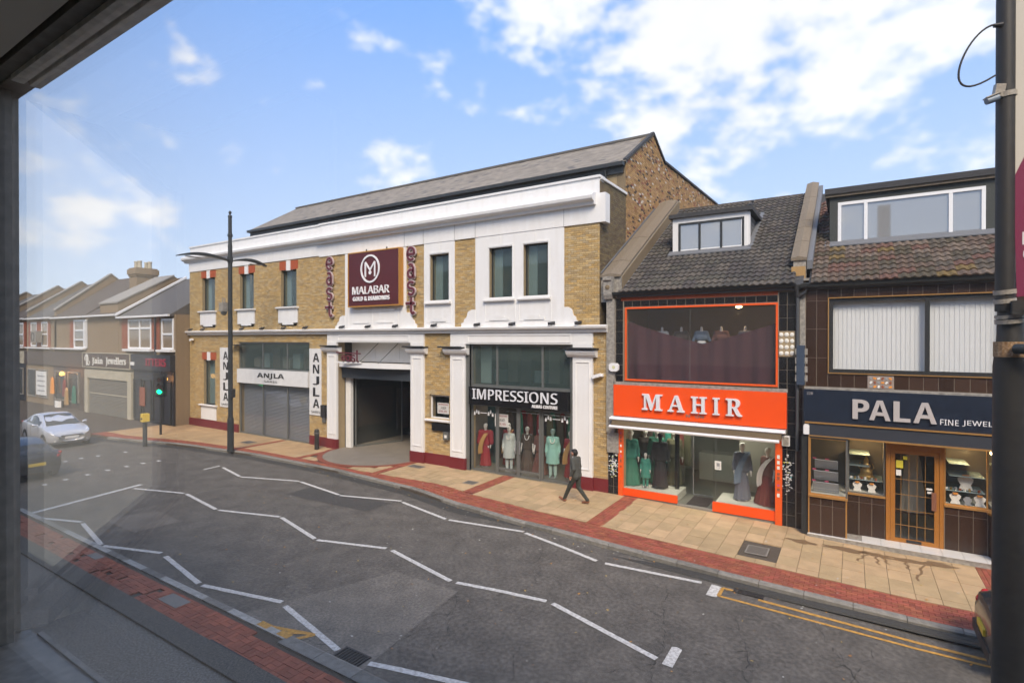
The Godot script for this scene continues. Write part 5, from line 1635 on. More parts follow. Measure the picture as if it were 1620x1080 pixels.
	var tl := thing("ceiling_tube_lamp", "lit tube lamp under the ceiling of the orange fashion shop", "lamp", Vector3(-4.2, 2.64, -18.5))
	part(tl, "tube", MB.new().bb(-1.8, 1.8, 0.0, 0.03, -0.04, 0.04), M.tube_lamp, false, true)
	var wl := thing("ceiling_lamp", "warm lit ceiling lamp behind the big upstairs window", "lamp", Vector3(-3.06, 6.3, -18.3))
	part(wl, "shade", MB.new().lathe([[0.0, 0.06], [0.09, 0.05], [0.1, 0.0], [0.0, -0.03]], Vector3.ZERO, 12, 1.0, 0.7), M.warm_lamp, true, true)
	var ol := OmniLight3D.new()
	ol.name = "ceiling_lamp_light"
	ol.light_energy = 0.12
	ol.light_color = Color(1.0, 0.82, 0.55)
	ol.omni_range = 12.0
	ol.omni_attenuation = 2.0
	ol.light_size = 0.1
	ol.shadow_enabled = true
	add_child(ol)
	ol.position = Vector3(-3.06, 6.15, -18.3)
	# fascia sign
	var s := thing("orange_shop_sign", "bright orange fascia with raised white MAHIR letters", "sign", Vector3(-4.2, 2.7, -17.3))
	part(s, "board", MB.new().bb(-6.86, -1.6, 2.71, 3.75, -17.43, -17.25), M.orange_sign)
	part(s, "top_flashing", MB.new().bb(-6.88, -1.58, 3.752, 3.85, -17.43, -17.3), M.stone_light)
	var k := 0
	for q in [[-5.84, -5.18], [-5.0, -4.47], [-4.27, -3.8], [-3.62, -3.42], [-3.24, -2.78]]:
		word(s, "MAHIR"[k], q[0], q[1], 2.98, 3.5, -17.25, 0.09, M.sign_letter, false, true, true, "letter")
		k += 1
	word(s, "N", -4.44, -4.32, 2.83, 2.92, -17.25, 0.008, M.letter_grey, false, false, true, "ghost_letter")
	word(s, "ON", -4.15, -3.9, 2.83, 2.92, -17.25, 0.008, M.letter_grey, false, false, true, "ghost_letter")
	# rolled-in awning
	s = thing("retracted_awning", "rolled-in awning with two white bars beneath the orange fascia", "awning", Vector3(-4.3, 2.3, -17.2))
	part(s, "cassette", MB.new().alongx([[-17.43, 2.55], [-17.12, 2.57], [-17.08, 2.61], [-17.12, 2.66], [-17.43, 2.7]], -6.95, -1.62), M.upvc)
	part(s, "fabric", MB.new().alongx([[-17.4, 2.55], [-17.12, 2.565], [-16.98, 2.41], [-17.0, 2.4]], -6.85, -1.72), mat("awning_brown", Color(0.12, 0.085, 0.045), 0.9))
	part(s, "front_bar", MB.new().alongx([[-17.06, 2.33], [-16.94, 2.33], [-16.92, 2.37], [-16.94, 2.42], [-17.04, 2.42]], -6.9, -1.76), M.upvc)
	# alarm boxes, stickers
	s = thing("alarm_box", "hexagonal white alarm box on the pilaster left of the orange fascia", "alarm box", Vector3(-6.84, 4.2, -17.3))
	part(s, "case", MB.new().prism(PackedVector2Array([Vector2(-0.17, 0.06), Vector2(-0.1, 0.0), Vector2(0.1, 0), Vector2(0.17, 0.06), Vector2(0.17, 0.22), Vector2(0.1, 0.28), Vector2(-0.1, 0.28), Vector2(-0.17, 0.22)]), Transform3D(), 0.1), M.upvc, false, true)
	part(s, "label", MB.new().lathe([[0.06, 0.0], [0.0, 0.004]], Vector3.ZERO, 12), mat("pale_yellow", Color(0.6, 0.6, 0.35), 0.6), false, true).transform = Transform3D(Basis.from_euler(Vector3(PI / 2, 0, 0)), Vector3(0, 0.14, 0.1))
	s = thing("junction_box", "grey junction box at right end of the orange shop awning", "box", Vector3(-1.62, 2.22, -17.3))
	part(s, "case", MB.new().bb(-0.1, 0.1, 0, 0.28, -0.1, 0.04), M.upvc, false, true)
	part(s, "lid", MB.new().bb(-0.08, 0.08, 0.02, 0.26, 0.04, 0.05), M.stone_light, false, true)
	for q in [[-7.09, -6.73, 0.55, 1.38, 95, "dense patch of white stickers on black tiles left of the orange post", -17.378], [-1.76, -1.42, 0.75, 2.0, 60, "scattered stickers on the black tiles right of the orange post", -17.393]]:
		s = thing("sticker_patch", q[5], "stickers", Vector3(q[0], q[2], q[6]), 0.0, "stickers on black tiles")
		var ts := []
		var cs := []
		for i in q[4]:
			var u := clampf(rng.randfn(0.5, 0.24), 0.05, 0.95)
			var v := clampf(rng.randfn(0.55, 0.23), 0.03, 0.97)
			var sc := Vector3(rng.randf_range(0.025, 0.06), rng.randf_range(0.02, 0.045), 0.003)
			ts.append(Transform3D(Basis.from_euler(Vector3(0, 0, rng.randf_range(-0.5, 0.5))) * Basis.from_scale(sc), Vector3(u * (q[1] - q[0]), v * (q[3] - q[2]), 0.002 + i * 0.0001)))
			cs.append([Color(0.7, 0.7, 0.68), Color(0.75, 0.75, 0.75), Color(0.6, 0.6, 0.55), Color(0.15, 0.4, 0.42), Color(0.5, 0.5, 0.1), Color(0.2, 0.2, 0.25)][rng.randi() % 6 if rng.randf() < 0.5 else rng.randi() % 3])
		stuff(s, "sticker", unit_box(), M.paver, ts, cs)
	for q in [[-6.655, -6.6, 0.95, 2.3, "vertical red and white leaflet strip on the left orange post"], [-1.85, -1.78, 0.7, 1.9, "pale torn stickers down the right orange post"]]:
		s = thing("leaflet_strip", q[4], "leaflet", Vector3(q[0], q[2], -17.33))
		var y := 0.0
		while y < q[3] - q[2]:
			part(s, "leaflet", MB.new().bb(0.0, q[1] - q[0], y, y + rng.randf_range(0.06, 0.11), 0.0, 0.004), [M.paper, M.pink_ribbon, M.paper, M.terrace_red][rng.randi() % 4], false, true)
			y += rng.randf_range(0.12, 0.2)
	s = thing("paper_notice", "white paper notice taped on the glass right of the orange shop entrance", "notice", Vector3(-3.6, 1.26, -17.41))
	part(s, "sheet", MB.new().bb(0.0, 0.19, 0, 0.27, 0, 0.003), M.paper, false, true)
	part(s, "print", MB.new().bb(0.03, 0.16, 0.05, 0.07, 0.003, 0.004).bb(0.05, 0.15, 0.1, 0.21, 0.003, 0.004), M.velvet_grey, false, true)
	# drainpipe between the two shops
	s = thing("drainpipe", "grey drainpipe with hopper between orange shop and jeweller", "drainpipe", Vector3(-1.33, 2.1, -17.3))
	part(s, "pipe", MB.new().tube([Vector3(-1.33, 6.55, -17.33), Vector3(-1.33, 2.1, -17.33)], 0.045, 0.045, 10), mat("pipe_grey", Color(0.07, 0.075, 0.08), 0.5), true)
	part(s, "hopper", MB.new().tube([Vector3(-1.1, 6.78, -17.24), Vector3(-1.12, 6.62, -17.28), Vector3(-1.3, 6.5, -17.32)], 0.06, 0.05, 10).tube([Vector3(-1.38, 6.85, -17.25), Vector3(-1.33, 6.5, -17.33)], 0.06, 0.055, 10), mat("pipe_dark", Color(0.03, 0.03, 0.032), 0.5), true)
	s = thing("blue_sign_bracket", "narrow blue grey projecting sign edge beside the drainpipe", "sign", Vector3(-1.24, 4.0, -17.2))
	part(s, "panel", MB.new().bb(-0.1, 0.1, 0, 1.12, -0.22, 0.02), mat("blue_box", Color(0.04, 0.06, 0.095), 0.5), false, true)
	for i in 4:
		part(s, "bracket", MB.new().bb(0.1, 0.17, 0.1 + i * 0.25, 0.28 + i * 0.25, -0.05, 0.0), M.stone_light, false, true)
		part(s, "bracket", MB.new().bb(-0.14, -0.1, 0.1 + i * 0.25, 0.28 + i * 0.25, -0.05, 0.0), M.stone_light, false, true)

# ---------------------------------------------------------------- the brown tiled jeweller
func bust(p: Node3D, at: Vector3, s: float, m: Material) -> void:
	var pts := PackedVector2Array([Vector2(-0.1, 0), Vector2(0.1, 0), Vector2(0.09, 0.05), Vector2(0.07, 0.09), Vector2(0.11, 0.16), Vector2(0.115, 0.21), Vector2(0.06, 0.25), Vector2(0.045, 0.28), Vector2(-0.045, 0.28), Vector2(-0.06, 0.25), Vector2(-0.115, 0.21), Vector2(-0.11, 0.16), Vector2(-0.07, 0.09), Vector2(-0.09, 0.05)])
	part(p, "stand", MB.new().prism(pts, Transform3D(Basis.from_scale(Vector3(s, s, s)).rotated(Vector3.RIGHT, -0.2), at), 0.05 / s), m, false, true)

func jeweller() -> void:
	var t := thing("jeweller_shop", "brown tiled shop with navy fascia, wide white dormer and mossy red tiled roof", "building", Vector3(1.0, 0, FZ))
	var b := MB.new()
	wall(b, -1.36, 4.4, 2.6, 6.9, -17.75, -17.43, [[-0.56, 3.2, 4.36, 6.42]])
	b.bb(-1.36, -1.12, -0.3, 6.8, -24, -17.75).bb(4.2, 4.4, -0.3, 6.8, -24, -17.43).bb(-1.36, 4.4, -0.3, 6.8, -24.2, -24)
	b.bb(-1.36, -1.02, -0.3, 2.6, -17.75, -17.43)
	b.bb(-1.12, 4.2, 3.0, 3.3, -24, -17.75).bb(-1.12, 4.2, 6.6, 6.8, -24, -17.75)
	part(t, "wall", b, M.cream_grout)
	# roof
	var rf := part(t, "roof", MB.new().alongx([[-17.25, 6.84], [-24.5, 11.02], [-31.5, 7.0], [-31.5, 6.7], [-17.3, 6.7]], -1.05, 4.4), M.roof_felt)
	tile_roof(rf, -1.0, 4.35, 6.86, -17.2, 26, "red_tile", 250, func(x: float, z: float) -> bool: return x > -0.72 and z < -19.55 or z < -23.6)
	b = MB.new().bb(-0.62, 3.4, 8.0, 9.75, -23.5, -19.77)
	part(t, "dormer", b, mat("dormer_grey", Color(0.05, 0.055, 0.05), 0.8))
	part(t, "dormer_cladding", MB.new().bb(-0.62, -0.4, 8.2, 9.75, -19.77, -19.7).bb(3.12, 3.4, 8.2, 9.75, -19.77, -19.7).bb(-0.4, 3.12, 9.56, 9.75, -19.77, -19.7), M.dormer_grey)
	part(t, "dormer_roof", MB.new().bb(-0.75, 3.5, 9.82, 10.0, -23.6, -19.55).bb(-0.72, 3.48, 9.75, 9.82, -23.5, -19.62), M.roof_felt)
	part(t, "dormer_trim", MB.new().bb(-0.74, 3.49, 9.74, 9.82, -19.64, -19.6), M.stone_cope)
	window(t, -0.4, 3.12, 8.2, 9.56, -19.68, M.upvc, M.pane_grey, [0.33, 2.36], [], 0.09, 0.08)
	part(t, "dormer_apron", sloped(-0.75, 3.5, 0.07, 0.1, -19.4, -19.75), M.lead)
	part(t, "gutter", MB.new().alongx([[-17.4, 6.9], [-17.4, 6.76], [-17.3, 6.72], [-17.2, 6.76], [-17.18, 6.86], [-17.2, 6.86], [-17.24, 6.78], [-17.34, 6.78]], -1.25, 4.4), M.dark_frame)
	part(t, "fascia", MB.new().bb(-1.1, 4.4, 6.7, 6.78, -17.43, -17.36), M.dark_frame)
	# brown wall tiles
	var bm := [M.brown_tile_a, M.brown_tile_b, M.brown_tile_c]
	tiles(t, "brown_tile", [-1.13, -0.86, -0.585], [6.69, 6.37, 5.58, 4.77, 3.96], -17.43, bm)
	tiles(t, "brown_tile", [-0.585, -0.27, 0.03, 0.31, 0.59, 0.89, 1.22, 1.53, 1.84, 2.15, 2.46, 2.77, 3.08, 3.39, 3.7, 4.0], [6.69, 6.45], -17.43, bm)
	tiles(t, "brown_tile", [-0.585, -0.27, 0.04, 0.34], [4.32, 3.96], -17.43, bm)
	tiles(t, "brown_tile", [0.93, 1.25, 1.55, 1.86, 2.17, 2.48, 2.79, 3.1, 3.41, 3.72, 4.03], [4.32, 3.96], -17.43, bm)
	tiles(t, "brown_tile", [3.24, 3.55, 3.86, 4.17], [6.4, 5.58, 4.77, 4.34], -17.43, bm)
	tiles(t, "brown_tile", [-1.36, -1.2], [3.9, 3.3, 2.7, 2.1, 1.5, 0.9, 0.3, -0.25], -17.43, bm)
	var dp := part(t, "ornament_panel", MB.new().bb(0.345, 0.925, 3.965, 4.31, -17.43, -17.405), mat("ornament_bed", Color(0.3, 0.24, 0.2), 0.8))
	for k in 18:
		var c := Vector3(0.42 + (k % 6) * 0.086, 4.02 + int(k / 6) * 0.11, -17.405)
		part(dp, "ornament", MB.new().obox(Transform3D(Basis.from_euler(Vector3(0, 0, k * 0.7)), c), Vector3(0.07, 0.045, 0.02)), [M.velvet_grey, M.amber_cloth, M.paper, M.terrace_red][k % 4])
	part(t, "rough_strip", MB.new().bb(-1.28, -1.14, 5.1, 6.62, -17.43, -17.38), M.stone_light)
	part(t, "ledge", MB.new().bb(-1.15, 4.2, 3.9, 3.95, -17.43, -17.2), M.stone_light)
	# wide office window with vertical blinds
	b = MB.new().frame(-0.585, 3.25, 4.34, 6.45, -17.43, -17.38, 0.022)
	part(t, "gold_rim", b, M.gold_trim)
	window(t, -0.56, 3.2, 4.365, 6.425, -17.44, M.dark_frame, M.pane_clear, [1.63], [], 0.1, 0.05)
	var vb := thing("vertical_blinds", "closed pale vertical blinds behind the wide office window", "blinds", Vector3(1.3, 4.4, -17.62))
	for k in 36:
		var x := -0.48 + k * 0.101
		part(vb, "blind_slat", MB.new().obox(Transform3D(Basis(Vector3.UP, 0.1 + rng.randf_range(-0.04, 0.04)), Vector3(x, 5.4, -17.62)), Vector3(0.105, 1.95, 0.004)), M.blind)
	# fascia
	var s := thing("jeweller_sign", "navy fascia with silver PALA letters and number 228", "sign", Vector3(1.0, 3.0, -17.1))
	part(s, "board", MB.new().bb(-1.16, 4.2, 3.0, 3.9, -17.43, -17.12), M.navy_sign)
	var k := 0
	for q in [[0.0, 0.375], [0.375, 0.84], [0.9, 1.255], [1.315, 1.79]]:
		word(s, "PALA"[k], q[0], q[1], 3.16, 3.68, -17.12, 0.06, M.pala_letter, false, false, true, "letter")
		k += 1
	word(s, "FINE", 1.86, 2.22, 3.15, 3.29, -17.12, 0.012, M.letter_white)
	word(s, "JEWELLERS", 2.29, 3.3, 3.15, 3.3, -17.12, 0.012, M.letter_white)
	word(s, "228", -1.08, -0.94, 3.75, 3.82, -17.12, 0.004, M.pala_letter)
	# folded awning with gold edges
	s = thing("navy_awning", "closed navy awning with two gold edges under the navy fascia", "awning", Vector3(1.0, 2.6, -17.0))
	part(s, "fabric", MB.new().alongx([[-17.43, 3.0], [-17.06, 2.98], [-17.0, 2.64], [-17.43, 2.6]], -1.1, 4.2), M.navy_awning)
	part(s, "gold_bar", MB.new().bb(-1.12, 4.2, 2.965, 3.0, -17.1, -17.02), M.gold_trim)
	part(s, "gold_bar", MB.new().bb(-1.02, 4.2, 2.605, 2.645, -17.03, -16.96), M.gold_trim)
	s = thing("alarm_box", "small white alarm box at left end of the navy awning", "alarm box", Vector3(-1.08, 2.66, -17.0))
	part(s, "case", MB.new().bb(-0.07, 0.07, 0.0, 0.24, -0.06, 0.06), M.upvc, false, true)
	part(s, "lid", MB.new().bb(-0.05, 0.05, 0.2, 0.27, -0.05, 0.05), M.paper, false, true)
	part(t, "corner_post", MB.new().bb(-1.2, -1.02, -0.3, 2.6, -17.43, -17.0), M.dark_frame)
	# stall risers of brown tile, step, bays
	var fl := -0.05
	for q in [[-1.02, -0.14, 0.96, -17.42, -16.97], [-0.135, 0.74, 1.04, -17.7, -17.44], [1.98, 2.83, 1.04, -17.7, -17.44]]:
		part(t, "stall_riser", MB.new().bb(q[0], q[1], -0.3, q[2], q[3], q[4]), M.cream_grout)
	b = MB.new().prism(PackedVector2Array([Vector2(2.83, 17.7), Vector2(2.83, 17.44), Vector2(2.97, 16.97), Vector2(4.2, 16.97), Vector2(4.2, 17.7)]), Transform3D(Basis(Vector3(1, 0, 0), Vector3(0, 0, -1), Vector3(0, 1, 0)), Vector3(0, -0.3, 0)), 1.3)
	part(t, "stall_riser", b, M.brown_tile_c)
	tiles(t, "riser_tile", [-1.0, -0.725, -0.45, -0.15], [-0.16, 0.74, 0.95], -16.97, bm)
	tiles(t, "riser_tile", [-0.13, 0.16, 0.45, 0.74], [fl, 0.85, 1.03], -17.44, bm)
	tiles(t, "riser_tile", [1.99, 2.27, 2.55, 2.82], [fl, 0.85, 1.03], -17.44, bm)
	tiles(t, "riser_tile", [2.99, 3.3, 3.6, 3.9, 4.18], [-0.2, 0.72, 0.95], -16.968, bm)
	part(t, "gold_corner", MB.new().bb(-0.15, -0.115, -0.15, 0.96, -16.99, -16.94).bb(-1.03, -1.0, -0.15, 2.6, -16.99, -16.94).bb(2.95, 2.99, -0.2, 1.0, -16.99, -16.94), M.gold_trim)
	for q in [[-1.03, -0.1, 0.96, 1.02, -17.45, -16.9], [-0.1, 0.75, 1.04, 1.09, -17.7, -17.38], [1.98, 2.83, 1.04, 1.09, -17.7, -17.38]]:
		part(t, "gold_sill", MB.new().bb(q[0], q[1], q[2], q[3], q[4], q[5]), M.gold_trim)
	b = MB.new().prism(PackedVector2Array([Vector2(2.8, 17.7), Vector2(2.8, 17.39), Vector2(2.94, 16.9), Vector2(4.2, 16.9), Vector2(4.2, 17.7)]), Transform3D(Basis(Vector3(1, 0, 0), Vector3(0, 0, -1), Vector3(0, 1, 0)), Vector3(0, 1.0, 0)), 0.05)
	part(t, "gold_sill", b, M.gold_trim)
	var st := part(t, "step", MB.new().bb(-1.05, 2.98, -0.3, fl - 0.012, -17.46, -16.87), M.stone_light)
	var x := -1.04
	while x < 2.9:
		var w := minf(0.42, 2.97 - x)
		if x < -0.5: w = minf(w, 0.42)
		part(st, "step_tile", MB.new().bb(x + 0.004, x + w - 0.004, fl - 0.012, fl, -17.44 if x > -0.2 else -16.96, -16.86), mat("step_white", Color(0.66, 0.64, 0.6), 0.4))
		x += w
	# glazing of the windows
	var g: Material = M.pane_shop
	window(t, -1.0, -0.12, 1.02, 2.58, -16.97, M.gold_trim, g, [], [], 0.03, 0.04)
	b = MB.new()
	b.quad(Vector3(-0.13, 1.03, -17.0), Vector3(-0.13, 2.58, -17.0), Vector3(-0.13, 2.58, -17.42), Vector3(-0.13, 1.03, -17.42))
	part(t, "side_pane", b, g)
	part(t, "corner_bar", MB.new().bb(-0.16, -0.1, 1.02, 2.58, -17.47, -17.42).bb(-0.145, -0.105, 1.02, 2.58, -17.0, -16.96), M.alu_grey)
	window(t, -0.1, 0.74, 1.09, 2.56, -17.45, M.alu_grey, g, [], [], 0.03, 0.04)
	window(t, 1.98, 2.83, 1.09, 2.56, -17.45, M.gold_trim, g, [], [], 0.03, 0.04)
	b = MB.new()
	b.quad(Vector3(2.83, 1.05, -17.44), Vector3(2.83, 2.58, -17.44), Vector3(2.97, 2.58, -16.97), Vector3(2.97, 1.05, -16.97))
	part(t, "side_pane", b, g)
	window(t, 2.97, 4.2, 1.05, 2.58, -16.97, M.alu_grey, g, [], [], 0.03, 0.04)
	part(t, "window_header", MB.new().bb(-1.02, -0.1, 2.58, 2.62, -17.45, -16.95).bb(-0.1, 2.83, 2.56, 2.62, -17.7, -17.4).bb(2.83, 4.2, 2.58, 2.62, -17.7, -16.95), M.dark_frame)
	# door with its gilt grid
	var d := part(t, "door", MB.new().frame(0.86, 1.88, fl + 0.0, 2.38, -17.47, -17.41, 0.1), M.gold_wood)
	for i in 4:
		part(d, "lattice_bar", MB.new().bb(0.98 + (i + 0.6) * 0.17, 0.989 + (i + 0.6) * 0.17, fl + 0.1, 2.28, -17.455, -17.445), M.gold_trim)
		part(d, "lattice_bar", MB.new().bb(0.96, 1.78, 0.4 + i * 0.4, 0.411 + i * 0.4, -17.452, -17.437), M.gold_trim)
	b = MB.new()
	b.quad(Vector3(0.96, 0.05, -17.46), Vector3(0.96, 2.28, -17.46), Vector3(1.78, 2.28, -17.46), Vector3(1.78, 0.05, -17.46))
	part(d, "pane", b, g)
	part(d, "handle_plate", MB.new().bb(1.72, 1.82, 0.9, 1.36, -17.41, -17.37), mat("copper_plate", Color(0.35, 0.16, 0.1), 0.4, 0.5))
	part(d, "letter_slot", MB.new().bb(1.2, 1.52, fl + 0.02, fl + 0.09, -17.41, -17.4), M.letter_black)
	part(t, "door_frame", MB.new().bb(0.76, 0.855, fl, 2.56, -17.5, -17.4).bb(1.885, 1.97, fl, 2.56, -17.5, -17.4).bb(0.855, 1.885, 2.385, 2.56, -17.5, -17.4), M.gold_wood)
	s = thing("door_stickers", "yellow and white stickers high on the jeweller's gilt door", "stickers", Vector3(1.0, 1.7, -17.44))
	part(s, "sticker", MB.new().bb(-0.02, 0.13, 0.2, 0.4, 0, 0.003), M.yellow_label, false, true)
	part(s, "sticker", MB.new().bb(-0.02, 0.09, 0.0, 0.15, 0, 0.003), M.paper, false, true)
	part(s, "sticker", MB.new().bb(0.13, 0.22, 0.43, 0.52, 0, 0.003), M.yellow_label, false, true)
	part(s, "sticker", MB.new().bb(0.62, 0.74, -0.3, -0.25, 0, 0.003).bb(0.64, 0.74, -0.39, -0.34, 0, 0.003), M.paper, false, true)
	# inside of the jeweller
	b = MB.new()
	b.bb(-1.12, 4.2, -0.3, 3.0, -20.6, -20.4).bb(-1.1, 0.74, 0.9, 2.6, -18.6, -18.5).bb(2.0, 4.2, 0.9, 2.6, -18.6, -18.5).bb(0.72, 0.76, 0.9, 2.6, -18.5, -17.7).bb(1.96, 2.0, 0.9, 2.6, -18.5, -17.7)
	part(t, "shop_wall", b, M.inside_brick)
	part(t, "shop_floor", MB.new().bb(-1.12, 4.2, -0.3, fl, -20.4, -17.48), M.dark_inside)
	part(t, "display_floor", MB.new().bb(-1.0, -0.15, 0.97, 1.03, -18.5, -17.0).bb(-0.1, 0.72, 1.04, 1.1, -18.5, -17.5).bb(2.0, 2.83, 1.04, 1.1, -18.5, -17.5).bb(2.97, 4.2, 1.0, 1.06, -18.5, -17.0), M.inside_pale)
	for q in [[-0.08, 0.7, 1.42], [-0.08, 0.4, 1.8], [-0.08, 0.4, 2.1], [2.02, 2.8, 1.42], [2.1, 2.8, 1.8], [2.1, 2.5, 2.1]]:
		part(t, "glass_shelf", MB.new().bb(q[0], q[1], q[2], q[2] + 0.015, -18.4, -17.6), mat("shelf_glass", Color(0.3, 0.4, 0.42), 0.2))
	part(t, "shop_curtain", MB.new().lathe([[0.3, 0.0], [0.26, 0.6], [0.18, 1.4], [0.1, 1.7]], Vector3(1.42, 0.5, -18.6), 16, 1.0, 0.5, 7, 0.12), M.inside_pale)
	# jewels on show
	s = thing("ring_tray", "stepped grey ring tray with pink bows in the left bay window", "jewellery display", Vector3(-0.62, 1.03, -17.35))
	var tiers := [[0.0, 0.32, 0.36], [0.3, 0.3, 0.1], [0.6, 0.28, -0.05]]
	for i in 3:
		var q: Array = tiers[i]
		part(s, "tray", MB.new().obox(Transform3D(Basis.from_euler(Vector3(-1.05 + i * 0.06 + PI / 2 - 0.15, 0, 0)), Vector3(0, 0.16 + i * 0.29, 0.12 - i * 0.14)), Vector3(0.62 - i * 0.03, 0.29, 0.03)), M.velvet_grey, false, true)
		var js := MB.new()
		for j in 40:
			js.obox(Transform3D(Basis.from_euler(Vector3(0.4, 0.3 * j, 0)), Vector3(-0.27 + (j % 10) * 0.06, 0.06 + i * 0.29 + int(j / 10) * 0.06, 0.17 - i * 0.14 - int(j / 10) * 0.022)), Vector3(0.018, 0.014, 0.014))
		part(s, "ring", js, M.velvet if i == 0 else M.alloy, false, true).set_meta("kind", "stuff")
		for x2 in [-0.29, 0.02]: part(s, "bow", MB.new().obox(Transform3D(Basis(), Vector3(x2, 0.31 + i * 0.285, 0.07 - i * 0.14)), Vector3(0.09, 0.03, 0.04)), M.pink_ribbon, false, true)
	s = thing("golden_statuette", "small golden statuette on the glass shelf left of the gilt door", "statuette", Vector3(0.33, 1.43, -17.9))
	part(s, "base", MB.new().lathe([[0.2, 0.0], [0.2, 0.06], [0.15, 0.1], [0.15, 0.16]], Vector3.ZERO, 12, 1.0, 0.7), M.brass, false, true)
	part(s, "figure", MB.new().lathe([[0.15, 0.16], [0.14, 0.22], [0.09, 0.28], [0.11, 0.34], [0.1, 0.38], [0.05, 0.42], [0.065, 0.47], [0.05, 0.52], [0.02, 0.58], [0.012, 0.7]], Vector3.ZERO, 14, 1.0, 0.7), M.brass, true, true)
	for sg in [-1, 1]: part(s, "side_ornament", MB.new().tube([Vector3(0.1 * sg, 0.2, 0), Vector3(0.18 * sg, 0.3, 0), Vector3(0.14 * sg, 0.42, 0)], 0.025, 0.012, 6), M.brass, true, true)
	var stands := [["left white necklace bust with amber collar, left of the gilt door", 0.12, 1.1, -17.66, 0.95], ["white necklace bust with amber collar nearest the gilt door's left side", 0.45, 1.1, -17.66, 0.92], ["tall cream necklace bust on the shelf right of the gilt door", 2.45, 1.44, -17.8, 1.35], ["low white necklace bust close to the gilt door's right side", 2.22, 1.1, -17.62, 1.0], ["low white necklace bust near the splayed corner pane", 2.7, 1.1, -17.62, 1.0]]
	for q in stands:
		s = thing("necklace_bust", q[0], "display bust", Vector3(q[1], q[2], q[3]), 0.0, "necklace busts in the jeweller's windows")
		bust(s, Vector3.ZERO, q[4], M.velvet)
		part(s, "collar", MB.new().obox(Transform3D(Basis(), Vector3(0, 0.265 * q[4], 0.02)), Vector3(0.1, 0.035, 0.07) * q[4]), M.amber_cloth, false, true)
	s = thing("grey_display_bag", "small grey display stand between two white necklace busts", "display stand", Vector3(2.46, 1.1, -17.6))
	bust(s, Vector3.ZERO, 0.75, M.velvet_grey)
	for q in [["row of small trinkets on the shelf left of the gilt door", -0.02, 0.62, 1.44], ["row of small trinkets on the shelf right of the gilt door", 2.05, 2.78, 1.44]]:
		s = thing("trinket_row", q[0], "jewellery", Vector3(q[1], q[3], -17.66))
		for i in 8:
			var px: float = i * (q[2] - q[1]) / 8.0
			part(s, "trinket", MB.new().obox(Transform3D(Basis.from_euler(Vector3(0, i, 0)), Vector3(px, 0.03, 0.02 * sin(i * 3.0))), Vector3(0.05, 0.05 + 0.02 * (i % 3), 0.03)), [M.paper, M.brass, M.velvet_grey, M.terrace_red][i % 4], false, true)
	for q in [[-0.3, "left"], [1.8, "right"]]:
		s = thing("spot_lamp", "small lit display lamp in the jeweller's %s window" % q[1], "lamp", Vector3(q[0] + 0.6, 2.5, -17.75))
		part(s, "bulb", MB.new().bb(-0.15, 0.15, 0.0, 0.03, -0.03, 0.03), M.warm_lamp, false, true)
		var ol := OmniLight3D.new()
		ol.name = "display_light"
		ol.light_energy = 0.28
		ol.light_color = Color(1.0, 0.86, 0.62)
		ol.light_size = 0.08
		ol.omni_range = 10.0
		ol.omni_attenuation = 2.0
		ol.shadow_enabled = true
		add_child(ol)
		ol.position = Vector3(q[0] + 0.6, 2.42, -17.75)

# ---------------------------------------------------------------- the older terrace down the street
func house_window(p: Node3D, x0: float, x1: float, y0: float, y1: float, z: float, bars: Array, cross: Array) -> void:
	window(p, x0, x1, y0, y1, z, M.upvc, M.pane_clear, bars, cross, 0.11, 0.08)
	part(p, "net_curtain", MB.new().bb(x0 + 0.1, x1 - 0.1, y0 + 0.1, y1 - 0.1, z - 0.2, z - 0.17), mat("net", Color(0.4, 0.4, 0.36), 0.9))

func house(label: String, x0: float, x1: float, eave: float, ridge: float, zf: float, brick: Material) -> Node3D:
	var t := thing("terraced_house", label, "building", Vector3((x0 + x1) * 0.5, 0, zf))
	part(t, "wall", MB.new().bb(x0 + 0.004, x1 - 0.004, -0.4, eave - 0.1, zf - 8.0, zf), brick)
	var zr := zf - 4.2
	var b := MB.new().alongx([[zf + 0.25, eave - 0.12], [zr, ridge], [zf - 8.2, eave - 0.1], [zf - 8.0, eave - 0.2], [zf + 0.2, eave - 0.2]], x0 + 0.15, x1 - 0.15)
	var rm: Material = M.terrace_tile if int(absf(x0)) % 2 == 1 else M.terrace_slate
	var rf := part(t, "roof", b, rm)
	b = MB.new()
	for k in 18:
		var a := k / 18.0
		var z := lerpf(zf + 0.25, zr, a)
		var y := lerpf(eave - 0.12, ridge, a)
		b.obox(Transform3D(Basis.from_euler(Vector3(atan2(ridge - eave + 0.12, zf + 0.25 - zr) - 0.06, 0, 0)), Vector3((x0 + x1) * 0.5, y + 0.03, z - 0.1)), Vector3(x1 - x0 - 0.34, 0.015, 0.3))
	part(rf, "slate", b, rm).set_meta("kind", "stuff")
	part(t, "gutter", MB.new().bb(x0 + 0.15, x1 - 0.15, eave - 0.22, eave - 0.1, zf + 0.26, zf + 0.38), M.white_trim)
	return t

func party(t: Node3D, x: float, w: float, y0: float, y1: float, zf: float, zr: float, m: Material) -> void:
	var b := MB.new().alongx([[zf, 0.0], [zf, y0], [zr, y1], [zr - 4.0, y0], [zr - 4.0, 0.0]], x - w * 0.5, x + w * 0.5)
	part(t, "party_wall", b, m)
	b = MB.new().alongx([[zf + 0.1, y0], [zf + 0.1, y0 + 0.1], [zr, y1 + 0.1], [zr - 4.0, y0 + 0.1], [zr - 4.0, y0], [zr, y1]], x - w * 0.5 - 0.06, x + w * 0.5 + 0.06)
	part(t, "coping", b, M.stone_light)

